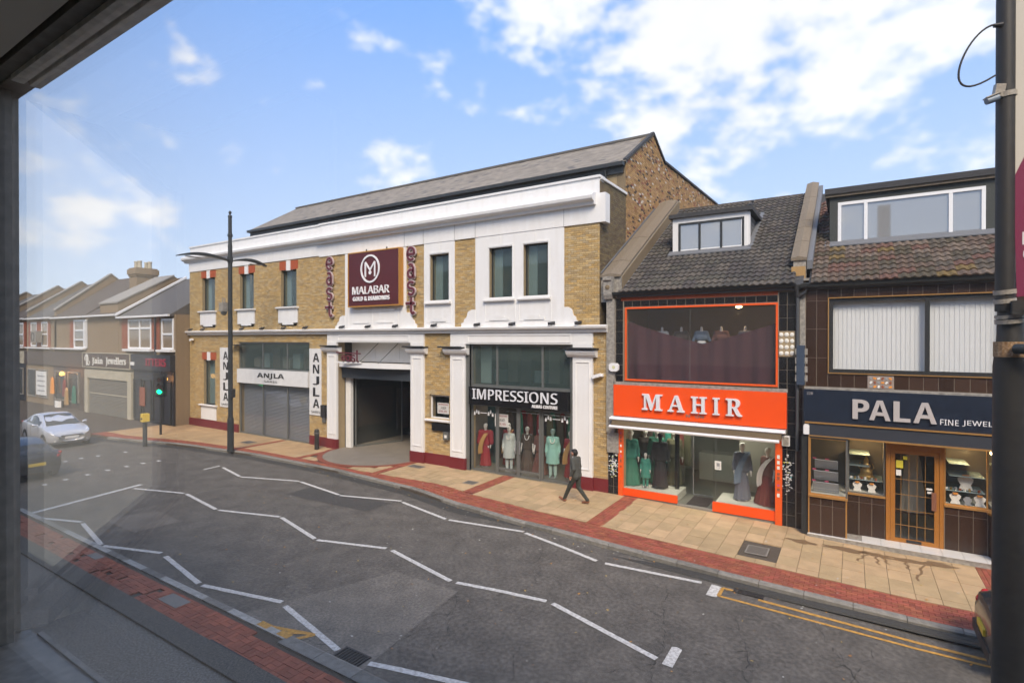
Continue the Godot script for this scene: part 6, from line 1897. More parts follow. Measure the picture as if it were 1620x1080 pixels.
func terrace() -> void:
	var z := -16.6
	var t := house("brick house with dark shop front next to the yellow brick arcade", -42.1, -34.75, 6.9, 9.75, z, M.terrace_brick)
	house_window(t, -40.93, -37.75, 4.65, 6.6, z + 0.06, [-39.3], [6.0])
	house_window(t, -36.4, -34.95, 4.65, 6.55, z + 0.06, [], [5.6])
	part(t, "sill", MB.new().bb(-41.2, -37.4, 4.5, 4.64, z, z + 0.3).bb(-36.6, -34.8, 4.5, 4.64, z, z + 0.3), M.white_trim)
	part(t, "red_quoin", MB.new().bb(-37.7, -36.7, 4.5, 6.7, z, z + 0.03).bb(-41.9, -41.0, 4.5, 6.7, z, z + 0.03), M.terrace_red)
	part(t, "verge", MB.new().alongx([[z + 0.35, 6.85], [z + 0.35, 7.0], [-20.8, 9.95], [-20.8, 9.8]], -42.15, -41.9), M.white_trim)
	part(t, "downpipe", MB.new().tube([Vector3(-37.1, 6.8, z + 0.1), Vector3(-37.1, 4.3, z + 0.1)], 0.05, 0.05, 6), M.dark_frame)
	part(t, "shop_front", MB.new().bb(-39.95, -34.78, -0.2, 3.3, z, z + 0.12), M.shop_dark)
	for x in [-39.3, -38.0, -36.7, -35.5]: part(t, "shop_bay", MB.new().frame(x - 0.55, x + 0.5, 0.1, 2.7, z + 0.12, z + 0.2, 0.06), M.dark_frame)
	part(t, "noticeboard", MB.new().bb(-38.9, -38.2, 1.0, 2.2, z + 0.2, z + 0.23), M.terrace_red)
	var s := thing("dark_shop_sign", "dark fascia with faded red ITTERS letters next to the arcade", "sign", Vector3(-37.4, 3.3, z + 0.2))
	part(s, "board", MB.new().bb(-39.95, -34.8, 3.32, 4.3, z + 0.004, z + 0.3), M.shop_dark)
	word(s, "ITTERS", -37.9, -35.3, 3.6, 4.08, z + 0.3, 0.03, M.letter_red, true, false, true)
	s = thing("number_plate_sign", "small white plate at the left end of the dark fascia", "sign", Vector3(-39.6, 3.6, z + 0.31))
	part(s, "plate", MB.new().bb(-0.35, 0.2, 0, 0.2, -0.005, 0.02), M.paper, false, true)
	part(s, "edge", MB.new().frame(-0.37, 0.22, -0.02, 0.22, -0.006, 0.01, 0.02), M.velvet_grey, false, true)
	# shuttered jeweller
	t = house("house with cream framed grey shutter and brown fascia", -47.5, -42.1, 7.1, 9.9, z - 0.02, M.terrace_brick)
	part(t, "flank_block", MB.new().alongx([[z, 0.0], [z, 7.75], [-20.2, 9.95], [-24, 7.7], [-24, 0.0]], -45.35, -42.5), M.terrace_brick)
	part(t, "coping", MB.new().alongx([[z + 0.08, 7.75], [z + 0.08, 7.85], [-20.2, 10.05], [-20.2, 9.95]], -45.42, -42.44), M.stone_light)
	part(t, "shop_front", MB.new().bb(-47.5, -40.05, -0.2, 3.3, z, z + 0.1), M.render_cream)
	b_shutter(t, -46.85, -40.7, 2.45, z + 0.1)
	part(t, "shutter_guide", MB.new().bb(-47.45, -46.9, -0.2, 3.1, z + 0.1, z + 0.22).bb(-40.65, -40.08, -0.2, 3.1, z + 0.1, z + 0.22).bb(-46.9, -40.65, 2.5, 3.1, z + 0.1, z + 0.24), M.render_cream)
	s = thing("shutter_shop_sign", "brown fascia with pale Jain Jewellers lettering over grey shutter", "sign", Vector3(-44, 3.3, z + 0.2))
	part(s, "board", MB.new().bb(-47.5, -40.1, 3.32, 4.28, z + 0.105, z + 0.3), M.shop_brown)
	part(s, "edge", MB.new().frame(-47.55, -40.05, 3.27, 4.33, z + 0.1, z + 0.32, 0.05), M.render_cream)
	word(s, "Jain", -45.85, -44.1, 3.42, 4.0, z + 0.3, 0.03, M.velvet, true, true, true)
	word(s, "Jewellers", -43.6, -40.6, 3.42, 4.05, z + 0.3, 0.03, M.velvet, true, true, true)
	var e := MB.new()
	e.stroke(arc(Vector2(-46.8, 3.85), 0.25, 0.3, -60, 200, 14), 0.12, z + 0.3, z + 0.33)
	e.stroke([Vector2(-46.8, 3.4), Vector2(-46.75, 4.15)], 0.14, z + 0.3, z + 0.331)
	e.stroke(arc(Vector2(-46.45, 3.6), 0.18, 0.16, 90, 400, 12), 0.08, z + 0.3, z + 0.332)
	part(s, "emblem", e, M.velvet)
	# chimney belongs to the party wall
	var ch := part(t, "chimney", MB.new().bb(-47.2, -46.0, 8.6, 10.1, -20.6, -19.2).bb(-47.26, -45.94, 10.1, 10.25, -20.66, -19.14).bb(-47.32, -45.88, 10.25, 10.65, -20.72, -19.08).bb(-47.24, -45.96, 10.65, 10.75, -20.64, -19.16), M.terrace_brick)
	for k in 4: part(ch, "chimney_pot", MB.new().lathe([[0.15, 10.75], [0.13, 11.2], [0.16, 11.22], [0.16, 11.3], [0.1, 11.3]], Vector3(-46.6 + (0.28 if k % 2 else -0.28), 0, -19.55 - int(k / 2) * 0.7), 10), M.render_cream, true)
	var data := [[-53.9, -47.5, 7.1, 10.4, 10.8, "house with red brick window surrounds left of the shuttered jeweller"], [-60.0, -53.9, 7.15, 10.3, 10.5, "terraced house with a pair of narrow white windows"], [-65.5, -60.0, 7.2, 10.2, 10.4, "terraced house with dark brick second from the left end"], [-74.0, -65.5, 7.2, 10.0, 10.2, "last terraced house at the left end of the row"]]
	var i := 0
	for q in data:
		t = house(q[5], q[0], q[1], q[2], q[3], z - 0.04 * (i + 1), M.terrace_brick)
		party(t, q[0] + 0.2, 0.4, q[2] + 0.45, q[4], z - 0.04, -20.4, M.terrace_brick)
		if i == 0:
			house_window(t, -49.85, -48.0, 4.62, 6.74, z + 0.06, [], [5.95, 5.25])
			house_window(t, -47.95, -47.55, 4.62, 6.74, z + 0.06, [], [5.95])
			part(t, "red_quoin", MB.new().bb(-50.7, -49.9, 4.6, 6.7, z - 0.04, z + 0.02), M.terrace_red)
		else:
			for w in [q[0] + 1.6, q[0] + 4.0]:
				house_window(t, w - 0.7, w + 0.7, 4.68, 6.7, z - 0.02, [], [5.7])
				part(t, "red_quoin", MB.new().bb(w - 1.2, w - 0.72, 4.6, 6.8, z - 0.2, z - 0.02).bb(w + 0.72, w + 1.2, 4.6, 6.8, z - 0.2, z - 0.02), M.terrace_red)
		part(t, "sill", MB.new().bb(q[0] + 0.4, q[1] - 0.3, 4.5, 4.62, z - 0.1, z + 0.2), M.white_trim)
		part(t, "fascia", MB.new().bb(q[0], q[1] - 0.02, 3.2, 4.25, z - 0.1, z + 0.15), [M.shop_brown, M.shop_brown, M.render_cream, M.shop_dark][i])
		part(t, "shop_front", MB.new().bb(q[0], q[1] - 0.02, -0.3, 3.2, z - 0.1, z + 0.03), [M.shop_brown, M.terrace_brick, M.shop_dark, M.shop_dark][i])
		for w in [q[0] + 1.5, q[0] + 4.0]:
			part(t, "shop_window", MB.new().frame(w - 1.0, w + 1.0, 0.5, 2.8, z + 0.03, z + 0.12, 0.08), M.stone_light)
			part(t, "shop_pane", MB.new().bb(w - 0.9, w + 0.9, 0.6, 2.7, z + 0.05, z + 0.07), mat("dull_pane", Color(0.05, 0.06, 0.06), 0.1))
		i += 1
	s = thing("air_conditioner", "pale air conditioning box on the terrace wall between upper windows", "air conditioner", Vector3(-57.0, 5.0, z + 0.1))
	part(s, "case", MB.new().bb(-0.6, 0.6, 0, 0.95, -0.1, 0.3), M.stone_light, false, true)
	part(s, "fan_ring", MB.new().stroke(arc(Vector2(-0.1, 0.48), 0.33, 0.33, 0, 360, 20), 0.06, 0.3, 0.33), M.dark_frame, false, true)
	s = thing("window_poster", "pale poster board in the far left shop window", "poster", Vector3(-56.2, 0.7, z + 0.1))
	part(s, "sheet", MB.new().bb(-1.1, 1.1, 0, 1.95, 0, 0.04), M.paper, false, true)
	for k in 4: part(s, "print_band", MB.new().bb(-0.8, 0.8, 0.3 + k * 0.4, 0.42 + k * 0.4, 0.04, 0.045), M.velvet_grey, false, true)
	for q in [["amber wall lantern on the dark shop corner beside the arcade", -34.95, 2.75, z + 0.35], ["amber lantern on a bracket in front of the brown terrace shop", -50.2, 2.55, z + 0.5]]:
		s = thing("wall_lantern", q[0], "lantern", Vector3(q[1], q[2], q[3]), 0.0, "amber lanterns on the terrace shops")
		part(s, "arm", MB.new().tube([Vector3(0, 0.35, -0.3), Vector3(-0.1, 0.45, 0.0), Vector3(-0.2, 0.3, 0.1)], 0.03, 0.03, 6), M.iron, true, true)
		part(s, "lamp", MB.new().lathe([[0.0, 0.3], [0.12, 0.26], [0.17, 0.1], [0.12, 0.0], [0.0, -0.02]], Vector3(-0.2, 0, 0.1), 10), M.amber_lamp, true, true)
		var ol := OmniLight3D.new()
		ol.name = "lantern_light"
		ol.light_energy = 0.2
		ol.light_color = Color(1, 0.62, 0.25)
		ol.light_size = 0.1
		ol.omni_range = 10.0
		ol.omni_attenuation = 2.0
		ol.shadow_enabled = true
		add_child(ol)
		ol.position = Vector3(q[1] - 0.2, q[2] + 0.14, q[3] + 0.1)
	for k in 5:
		s = thing("hung_display", ["orange garland at the left edge of the brown shop front", "orange and green hanging beside the lantern", "faded green display on the brown shop front", "orange cloth low on the brown shop front", "pale box on the ground before the brown shop front"][k], "display", Vector3([-53.4, -51.0, -49.2, -50.6, -52.2][k], [1.0, 0.9, 0.5, 0.3, 0.0][k], z + 0.25))
		part(s, "cloth", MB.new().lathe([[0.34, 0.0], [0.3, 0.5], [0.24, 1.1], [0.1, 1.3]] if k < 4 else [[0.5, 0.0], [0.5, 0.5], [0.0, 0.5]], Vector3.ZERO, 10, 1.0, 0.4, 5, 0.12), [M.amber_cloth, M.cloth_check, M.cloth_green, M.gold_cloth, M.paper][k], false, true)
		part(s, "rail", MB.new().bb(-0.3, 0.3, 1.3, 1.34, -0.02, 0.02) if k < 4 else MB.new().bb(-0.45, 0.45, 0.5, 0.54, -0.1, 0.1), M.iron, false, true)

func b_shutter(t: Node3D, x0: float, x1: float, h: float, z: float) -> void:
	var b := MB.new()
	var n := int(h / 0.1)
	for k in n: b.alongx([[z, k * 0.1], [z + 0.05, k * 0.1 + 0.015], [z + 0.05, k * 0.1 + 0.08], [z, k * 0.1 + 0.098]], x0, x1)
	part(t, "roller_shutter", b, M.shutter_tan)
	part(t, "shutter_rail", MB.new().bb(x0, x1, 1.4, 1.46, z + 0.05, z + 0.08), M.render_cream)

# ---------------------------------------------------------------- the building with the window, this side of the road
func near_side() -> void:
	var t := thing("near_building", "building of the viewpoint with dark mineral felt ledge below its bay window", "building", Vector3(0, 0, 0))
	# set back wall to the left of the canted bay, and the bay itself
	part(t, "wall", MB.new().bb(-45, -2.15, 3.4, 8.6, 0.9, 1.2), M.near_render)
	part(t, "wall", MB.new().bb(1.9, 30, 3.4, 8.6, -0.34, -0.04), M.near_brick)
	part(t, "bay_wall", MB.new().bb(-1.3, 1.9, 3.6, 4.7, -0.34, -0.2), M.near_brick)
	part(t, "bay_wall", MB.new().bb(-1.3, 1.9, 5.82, 8.6, -0.34, -0.2), M.near_brick)
	part(t, "bay_wall", MB.new().bb(1.3, 1.9, 4.7, 5.82, -0.34, -0.2), M.near_brick)
	var foot := PackedVector2Array([Vector2(-1.3, 0.34), Vector2(-1.98, -0.22), Vector2(-1.98, -0.34), Vector2(-1.3, 0.22)])
	var flat := Basis(Vector3(1, 0, 0), Vector3(0, 0, -1), Vector3(0, 1, 0))
	part(t, "bay_side", MB.new().prism(foot, Transform3D(flat, Vector3(0, 3.6, 0)), 1.17), M.near_render)
	part(t, "bay_side", MB.new().prism(foot, Transform3D(flat, Vector3(0, 5.78, 0)), 2.82), M.near_render)
	part(t, "bay_return", MB.new().bb(-2.15, -1.9, 3.6, 8.6, 0.27, 0.9), M.near_render)
	part(t, "shop_wall", MB.new().bb(-45, 30, -0.2, 3.4, -0.7, -0.4), M.shop_brown)
	part(t, "roof", MB.new().alongx([[-0.5, 8.6], [5.0, 11.8], [10.5, 8.6], [10.4, 8.5], [-0.4, 8.5]], -45, 30), M.terrace_slate)
	for k in 9:
		var gx := -42.0 + k * 7.6
		part(t, "gable", MB.new().prism(PackedVector2Array([Vector2(gx, 8.6), Vector2(gx + 4.2, 8.6), Vector2(gx + 2.1, 10.9)]), Transform3D(Basis(), Vector3(0, 0, -0.3)), 4.0), M.near_brick)
		part(t, "chimney", MB.new().bb(gx + 5.4, gx + 6.1, 9.5, 13.2 + 0.5 * (k % 3), 4.0, 5.0), M.near_brick)
		if absf(gx + 2.0) > 4.0:
			var wz := 0.84 if gx < 0.0 else -0.4
			part(t, "window", MB.new().frame(gx + 0.8, gx + 3.2, 4.9, 7.3, wz, wz + 0.06, 0.12), M.upvc)
	var b := MB.new()
	b.bb(-2.2, -1.9, 3.0, 6.6, 0.9, 3.6).bb(2.2, 2.5, 3.0, 6.6, -0.04, 3.6).bb(-2.2, 2.5, 3.0, 6.6, 3.6, 3.9).bb(-1.9, 2.2, 3.4, 3.7, -0.2, 3.6).bb(-1.9, 2.2, 6.3, 6.6, -0.2, 3.6).bb(1.9, 2.2, 3.7, 6.3, -0.2, -0.04)
	part(t, "room_wall", b, M.room_paint)
	part(t, "back_wall", MB.new().bb(-45, 30, 0, 8.5, 8, 8.3), M.near_brick)
	var fl := part(t, "felt_ledge", MB.new().bb(-45, 30, 3.42, 3.6, -1.5, -0.34).bb(-45, -1.98, 3.42, 3.6, -0.34, 0.9), M.near_felt)
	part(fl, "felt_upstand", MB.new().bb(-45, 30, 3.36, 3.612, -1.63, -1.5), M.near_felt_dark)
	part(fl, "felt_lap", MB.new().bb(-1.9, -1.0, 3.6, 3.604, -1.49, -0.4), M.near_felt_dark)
	part(fl, "fascia", MB.new().bb(-45, 30, 2.6, 3.36, -1.6, -1.55), M.shop_dark)
	var w := part(t, "window_frame", MB.new().bb(-1.4, -1.3, 4.7, 5.82, -0.35, -0.315).bb(-1.4, -1.312, 4.7, 5.82, -0.315, -0.28).bb(-1.34, -1.268, 4.758, 5.744, -0.332, -0.312), M.frame_grey)
	part(t, "window_jamb", MB.new().bb(1.2, 1.3, 4.7, 5.82, -0.35, -0.2), M.frame_grey)
	part(w, "head_strip", MB.new().bb(-1.2, 1.2, 5.736, 5.82, -0.352, -0.337), M.frame_pale)
	part(w, "head_strip", MB.new().bb(-1.2, 1.2, 5.736, 5.82, -0.33, -0.313), M.frame_pale)
	part(w, "head_frame", MB.new().bb(-1.3, -1.2, 5.742, 5.82, -0.35, -0.313).bb(-1.3, 1.2, 5.745, 5.82, -0.313, -0.294), M.frame_grey)
	part(w, "head_groove", MB.new().bb(-1.3, 1.2, 5.78, 5.82, -0.294, -0.285), M.frame_black)
	part(w, "head_lining", MB.new().bb(-1.3, 1.2, 5.744, 5.82, -0.285, -0.17).bb(-1.3, 1.2, 5.735, 5.744, -0.2, -0.17), mat("lining_grey", Color(0.62, 0.6, 0.52), 0.6))
	part(w, "reveal", MB.new().bb(-1.24, 1.3, 5.745, 5.82, -0.17, -0.04).bb(1.27, 1.3, 4.7, 5.745, -0.2, -0.04), M.room_paint)
	part(w, "sill", MB.new().bb(-1.3, 1.2, 4.7, 4.758, -0.362, -0.2), M.frame_grey)
	part(w, "sill_nosing", MB.new().bb(-1.26, 1.2, 4.742, 4.762, -0.37, -0.362), M.stone_light)
	var cs := PackedVector2Array([Vector2(-1.26, 0.2), Vector2(-1.9, -0.27), Vector2(-1.9, -0.45), Vector2(1.25, -0.45), Vector2(1.25, 0.2)])
	part(w, "inner_sill", MB.new().prism(cs, Transform3D(flat, Vector3(0, 4.72, 0)), 0.05), M.frame_grey)
	for z in [-0.334, -0.322]:
		b = MB.new()
		b.quad(Vector3(-1.3, 4.758, z), Vector3(-1.3, 5.78, z), Vector3(1.22, 5.78, z), Vector3(1.22, 4.758, z))
		part(w, "pane", b, M.clear_glass)
	# the canted side window of the bay, whose daylight shows mirrored in the panes
	var a := Vector3(-1.26, 0, -0.29)
	var e := Vector3(-1.9, 0, 0.23)
	b = MB.new()
	for y in [4.79, 5.765]: b.bar(a + Vector3(0, y, 0), e + Vector3(0, y, 0), 0.05, 0.03)
	b.bar(e + Vector3(0, 4.78, 0), e + Vector3(0, 5.78, 0), 0.05, 0.05)
	b.bar(a.lerp(e, 0.9) + Vector3(0, 4.805, 0), a.lerp(e, 0.9) + Vector3(0, 5.75, 0), 0.015, 0.03)
	b.bar(a + Vector3(0, 4.84, 0), e + Vector3(0, 4.84, 0), 0.02, 0.012)
	part(t, "side_window", b, M.frame_grey)

# ---------------------------------------------------------------- street furniture
func street_things() -> void:
	var t := thing("street_lamp", "tall grey street lamp with two curved wing arms before the left shops", "street lamp", Vector3(-24.77, 0, -14.25))
	part(t, "column", MB.new().lathe([[0.16, 0.0], [0.16, 0.05], [0.145, 0.08], [0.14, 1.5], [0.135, 1.55], [0.105, 1.62], [0.1, 6.0], [0.095, 9.6], [0.1, 9.6], [0.1, 9.72], [0.085, 9.75], [0.08, 11.0]], Vector3.ZERO, 16), M.lamp_grey, true, true)
	part(t, "collar", MB.new().lathe([[0.1, 10.1], [0.115, 10.12], [0.115, 10.22], [0.1, 10.24]], Vector3.ZERO, 16).lathe([[0.12, 8.9], [0.125, 8.92], [0.125, 9.15], [0.12, 9.17]], Vector3.ZERO, 16), M.lamp_grey, true, true)
	part(t, "finial", MB.new().lathe([[0.08, 11.0], [0.09, 11.02], [0.09, 11.1], [0.03, 11.14], [0.06, 11.2], [0.07, 11.25], [0.04, 11.31], [0.0, 11.33]], Vector3.ZERO, 12), M.lamp_grey, true, true)
	for s in [[1.0, 2.35], [-1.0, 1.8]]:
		var prof := []
		for k in 13:
			var u := k / 12.0
			prof.append([s[0] * (0.08 + u * (s[1] - 0.08)), 9.0 + 0.2 * sin(u * PI * 0.8) - 0.17 * u + 0.09 * sin(pow(u, 0.8) * PI) * (0.4 + u)])
		for k in 13:
			var u := 1.0 - k / 12.0
			prof.append([s[0] * (0.08 + u * (s[1] - 0.08)), 8.96 + 0.2 * sin(u * PI * 0.8) - 0.17 * u])
		var a := part(t, "arm", MB.new().alongx(prof, -0.13, 0.13), M.lamp_grey, false, true)
		part(a, "lamp_lens", MB.new().bb(-0.1, 0.1, 8.93, 8.96, s[0] * s[1] * 0.72 - 0.3, s[0] * s[1] * 0.72 + 0.3), M.stone_light, false, true)
	part(t, "control_box", MB.new().bb(0.1, 0.24, 2.55, 2.95, -0.1, 0.1), M.letter_black, false, true)
	t = thing("traffic_camera", "pale camera unit strapped halfway up the street lamp", "camera", Vector3(-24.95, 6.45, -14.1))
	part(t, "housing", MB.new().bb(-0.28, 0.06, 0.15, 0.55, -0.14, 0.14), M.stone_light, false, true)
	part(t, "lens", MB.new().lathe([[0.14, 0.15], [0.13, 0.05], [0.08, -0.02], [0.0, -0.05]], Vector3(-0.1, 0, 0), 12), M.alu_grey, true, true)
	part(t, "aerial", MB.new().tube([Vector3(-0.2, 0.55, 0), Vector3(-0.2, 0.8, 0)], 0.03, 0.02, 6).tube([Vector3(-0.02, 0.55, 0), Vector3(-0.02, 0.78, 0)], 0.03, 0.02, 6), M.stone_light, true, true)
	for q in [["short grey post with yellow push box at the crossing kerb", -30.08, -12.9]]:
		t = thing("crossing_post", q[0], "post", Vector3(q[1], 0, q[2]))
		part(t, "pole", MB.new().tube([Vector3(0, -0.1, 0), Vector3(0, 1.5, 0)], 0.1, 0.1, 10), M.lamp_grey, true, true)
		part(t, "push_box", MB.new().bb(-0.1, 0.18, 1.15, 1.55, -0.14, 0.16), M.plate_yellow, false, true)
		part(t, "button", MB.new().bb(-0.03, 0.1, 1.25, 1.35, 0.16, 0.17), M.letter_black, false, true)
	t = thing("traffic_signal", "black traffic signal showing green at the crossing before the dark shop", "traffic light", Vector3(-32.3, 0, -14.6), PI / 3.4)
	part(t, "pole", MB.new().tube([Vector3(0, 0, -0.14), Vector3(0, 3.5, -0.14)], 0.06, 0.06, 10), M.letter_black, true, true)
	var hd := part(t, "head", MB.new().bb(-0.17, 0.17, 2.2, 3.25, -0.1, 0.12), M.letter_black, false, true)
	part(t, "backing_board", MB.new().bb(-0.32, 0.32, 2.1, 3.4, -0.13, -0.1), M.letter_black, false, true)
	for k in 3:
		var y := 2.4 + k * 0.33
		var l := part(hd, "lens", MB.new().lathe([[0.12, 0.0], [0.08, 0.03], [0.0, 0.045]], Vector3.ZERO, 16), M.signal_green if k == 0 else M.signal_off, true, true)
		l.transform = Transform3D(Basis.from_euler(Vector3(PI / 2, 0, 0)), Vector3(0, y, 0.12))
		if k == 0: l.name = "signal_lens"
		part(hd, "hood", MB.new().stroke(arc(Vector2(0, y), 0.14, 0.14, 10, 170, 10), 0.012, 0.12, 0.3), M.letter_black, false, true)
	var gl := OmniLight3D.new()
	gl.name = "signal_light"
	gl.light_energy = 0.05
	gl.light_color = Color(0.1, 1, 0.5)
	gl.light_size = 0.1
	gl.omni_range = 10.0
	gl.omni_attenuation = 2.0
	gl.shadow_enabled = true
	add_child(gl)
	gl.position = Vector3(-32.3, 2.4, -14.6) + Vector3(0.2, 0, 0.15)
	# the big black pole at the right with what is strapped to it
	t = thing("black_pole", "thick flaking black lamp column close by at the right edge", "pole", Vector3(0.93, 0, -5.2))
	part(t, "shaft", MB.new().lathe([[0.056, 5.5], [0.055, 9.0]], Vector3(0.0, 0, 0), 20), M.post_black, true, true)
	part(t, "lower_shaft", MB.new().lathe([[0.1, -0.05], [0.098, 5.1], [0.078, 5.3], [0.072, 5.5], [0.05, 5.52]], Vector3(0.035, 0, -0.02), 20), M.post_black, true, true)
	for q in [[5.64, 0.016, 0.062], [5.575, 0.016, 0.061], [5.465, 0.012, 0.083], [5.43, 0.015, 0.083], [7.06, 0.018, 0.061]]:
		var o := part(t, "strap", MB.new().lathe([[q[2], -q[1]], [q[2] + 0.004, -q[1]], [q[2] + 0.004, q[1]], [q[2], q[1]]], Vector3.ZERO, 20), M.steel_band, false, true)
		o.position = Vector3(0.0 if q[0] > 5.5 else 0.03, q[0], 0.0)
		o.rotation = Vector3(0.08, 0, 0.1)
	part(t, "rusty_band", MB.new().lathe([[0.086, 5.17], [0.094, 5.17], [0.094, 5.28], [0.086, 5.28]], Vector3(0.03, 0, 0), 20), M.rusty_band, false, true)
	part(t, "clamp", MB.new().bb(0.02, 0.14, 5.47, 5.57, 0.06, 0.12), M.post_black, false, true)
	part(t, "bolt", MB.new().lathe([[0.022, 0.0], [0.018, 0.012], [0.0, 0.014]], Vector3.ZERO, 8), M.alloy, true, true).transform = Transform3D(Basis.from_euler(Vector3(PI / 2, 0, 0)), Vector3(0.1, 5.51, 0.12))
	part(t, "bracket_arm", MB.new().tube([Vector3(0.04, 5.23, 0.11), Vector3(0.1, 5.23, 0.17), Vector3(0.6, 5.23, 0.2)], 0.036, 0.036, 12), M.lamp_grey, true, true)
	t = thing("pole_camera", "grey sensor on a steel bracket high on the black pole", "camera", Vector3(0.865, 7.02, -5.15))
	t.scale = Vector3(0.66, 0.66, 0.66)
	part(t, "bracket", MB.new().obox(Transform3D(Basis.from_euler(Vector3(0.1, 0.3, -0.12)), Vector3(0.03, 0.1, 0.0)), Vector3(0.09, 0.13, 0.06)).obox(Transform3D(Basis.from_euler(Vector3(0, 0.3, 0.35)), Vector3(-0.03, 0.05, 0.02)), Vector3(0.14, 0.012, 0.08)), M.steel_band, false, true)
	part(t, "lens_body", MB.new().tube([Vector3(-0.08, -0.01, 0.04), Vector3(0.02, 0.03, 0.0)], 0.035, 0.04, 12), mat("sensor_blue", Color(0.2, 0.26, 0.33), 0.4), true, true)
	t = thing("loose_cable", "black cable looping out from the pole into the sky", "cable", Vector3(0.87, 7.12, -5.15))
	var cp := []
	for k in 25:
		var u := k / 24.0
		var p := Vector3(0.875, 7.56, -5.14).bezier_interpolate(Vector3(0.70, 7.6, -5.1), Vector3(0.48, 6.95, -5.05), Vector3(0.86, 7.19, -5.12), u)
		cp.append(p)
	part(t, "cable", MB.new().tube(cp, 0.007, 0.007, 6), M.cable_black, true)
	part(t, "gland", MB.new().tube([Vector3(0.9, 7.56, -5.16), Vector3(0.855, 7.555, -5.14)], 0.02, 0.014, 8), M.cable_black, true)
	t = thing("street_banner", "maroon and white street banner hung beside the black pole", "banner", Vector3(1.0, 5.6, -5.18))
	var wp := PackedVector2Array([Vector2(-0.03, 0.85), Vector2(0.0, 0.93), Vector2(0.05, 1.05), Vector2(0.12, 1.2), Vector2(0.25, 1.3), Vector2(0.6, 1.35), Vector2(0.6, 2.9), Vector2(-0.03, 2.9)])
	var mp := PackedVector2Array([Vector2(-0.01, 0.0), Vector2(0.6, 0.06), Vector2(0.6, 1.35), Vector2(0.25, 1.3), Vector2(0.12, 1.2), Vector2(0.05, 1.05), Vector2(0.0, 0.93), Vector2(-0.03, 0.85)])
	part(t, "white_field", MB.new().prism(wp, Transform3D(), 0.004), mat("banner_cream", Color(0.62, 0.58, 0.5), 0.8), false, true)
	part(t, "maroon_field", MB.new().prism(mp, Transform3D(), 0.004), mat("banner_maroon", Color(0.2, 0.012, 0.06), 0.7), false, true)
	word(t, "M", 1.018, 1.09, 5.97, 6.06, -5.174, 0.002, M.letter_white)
	word(t, "6", 1.022, 1.055, 5.87, 5.94, -5.174, 0.002, M.letter_white)
	t = thing("pale_sign_plate", "pale grey plate fixed low on the black pole", "sign", Vector3(1.05, 2.3, -5.04))
	part(t, "plate", MB.new().obox(Transform3D(Basis.from_euler(Vector3(0, 0, -0.15)), Vector3(0.1, 0.25, 0.0)), Vector3(0.4, 0.5, 0.05)), M.stone_light, false, true)
	part(t, "clip", MB.new().bb(-0.06, 0.1, 0.2, 0.26, -0.1, -0.025), M.steel_band, false, true)
	# pigeon on the dormer
	t = thing("pigeon", "grey pigeon perched on the small dormer roof", "bird", Vector3(-3.05, 9.86, -20.4), -0.6)
	var pb := MB.new().sdf([[Vector3(-0.06, 0.12, 0), Vector3(0.05, 0.14, 0), 0.055, 0.065], [Vector3(0.06, 0.16, 0), Vector3(0.11, 0.23, 0), 0.045, 0.03], [Vector3(0.12, 0.25, 0), Vector3(0.125, 0.25, 0), 0.032, 0.03], [Vector3(0.14, 0.245, 0), Vector3(0.17, 0.235, 0), 0.012, 0.006], [Vector3(-0.08, 0.11, 0), Vector3(-0.2, 0.07, 0), 0.035, 0.02], [Vector3(0.0, 0.08, 0.02), Vector3(0.0, 0.0, 0.025), 0.012, 0.008], [Vector3(0.0, 0.08, -0.02), Vector3(0.0, 0.0, -0.025), 0.012, 0.008]], 0.009, 0.03)
	part(t, "body", pb, mat("pigeon_grey", Color(0.06, 0.065, 0.075), 0.8), true, true)
	for s in [-1, 1]: part(t, "wing", MB.new().sdf([[Vector3(0.04, 0.15, 0.05 * s), Vector3(-0.14, 0.09, 0.035 * s), 0.03, 0.012]], 0.01, 0.02), mat("pigeon_wing", Color(0.1, 0.105, 0.115), 0.8), true, true)

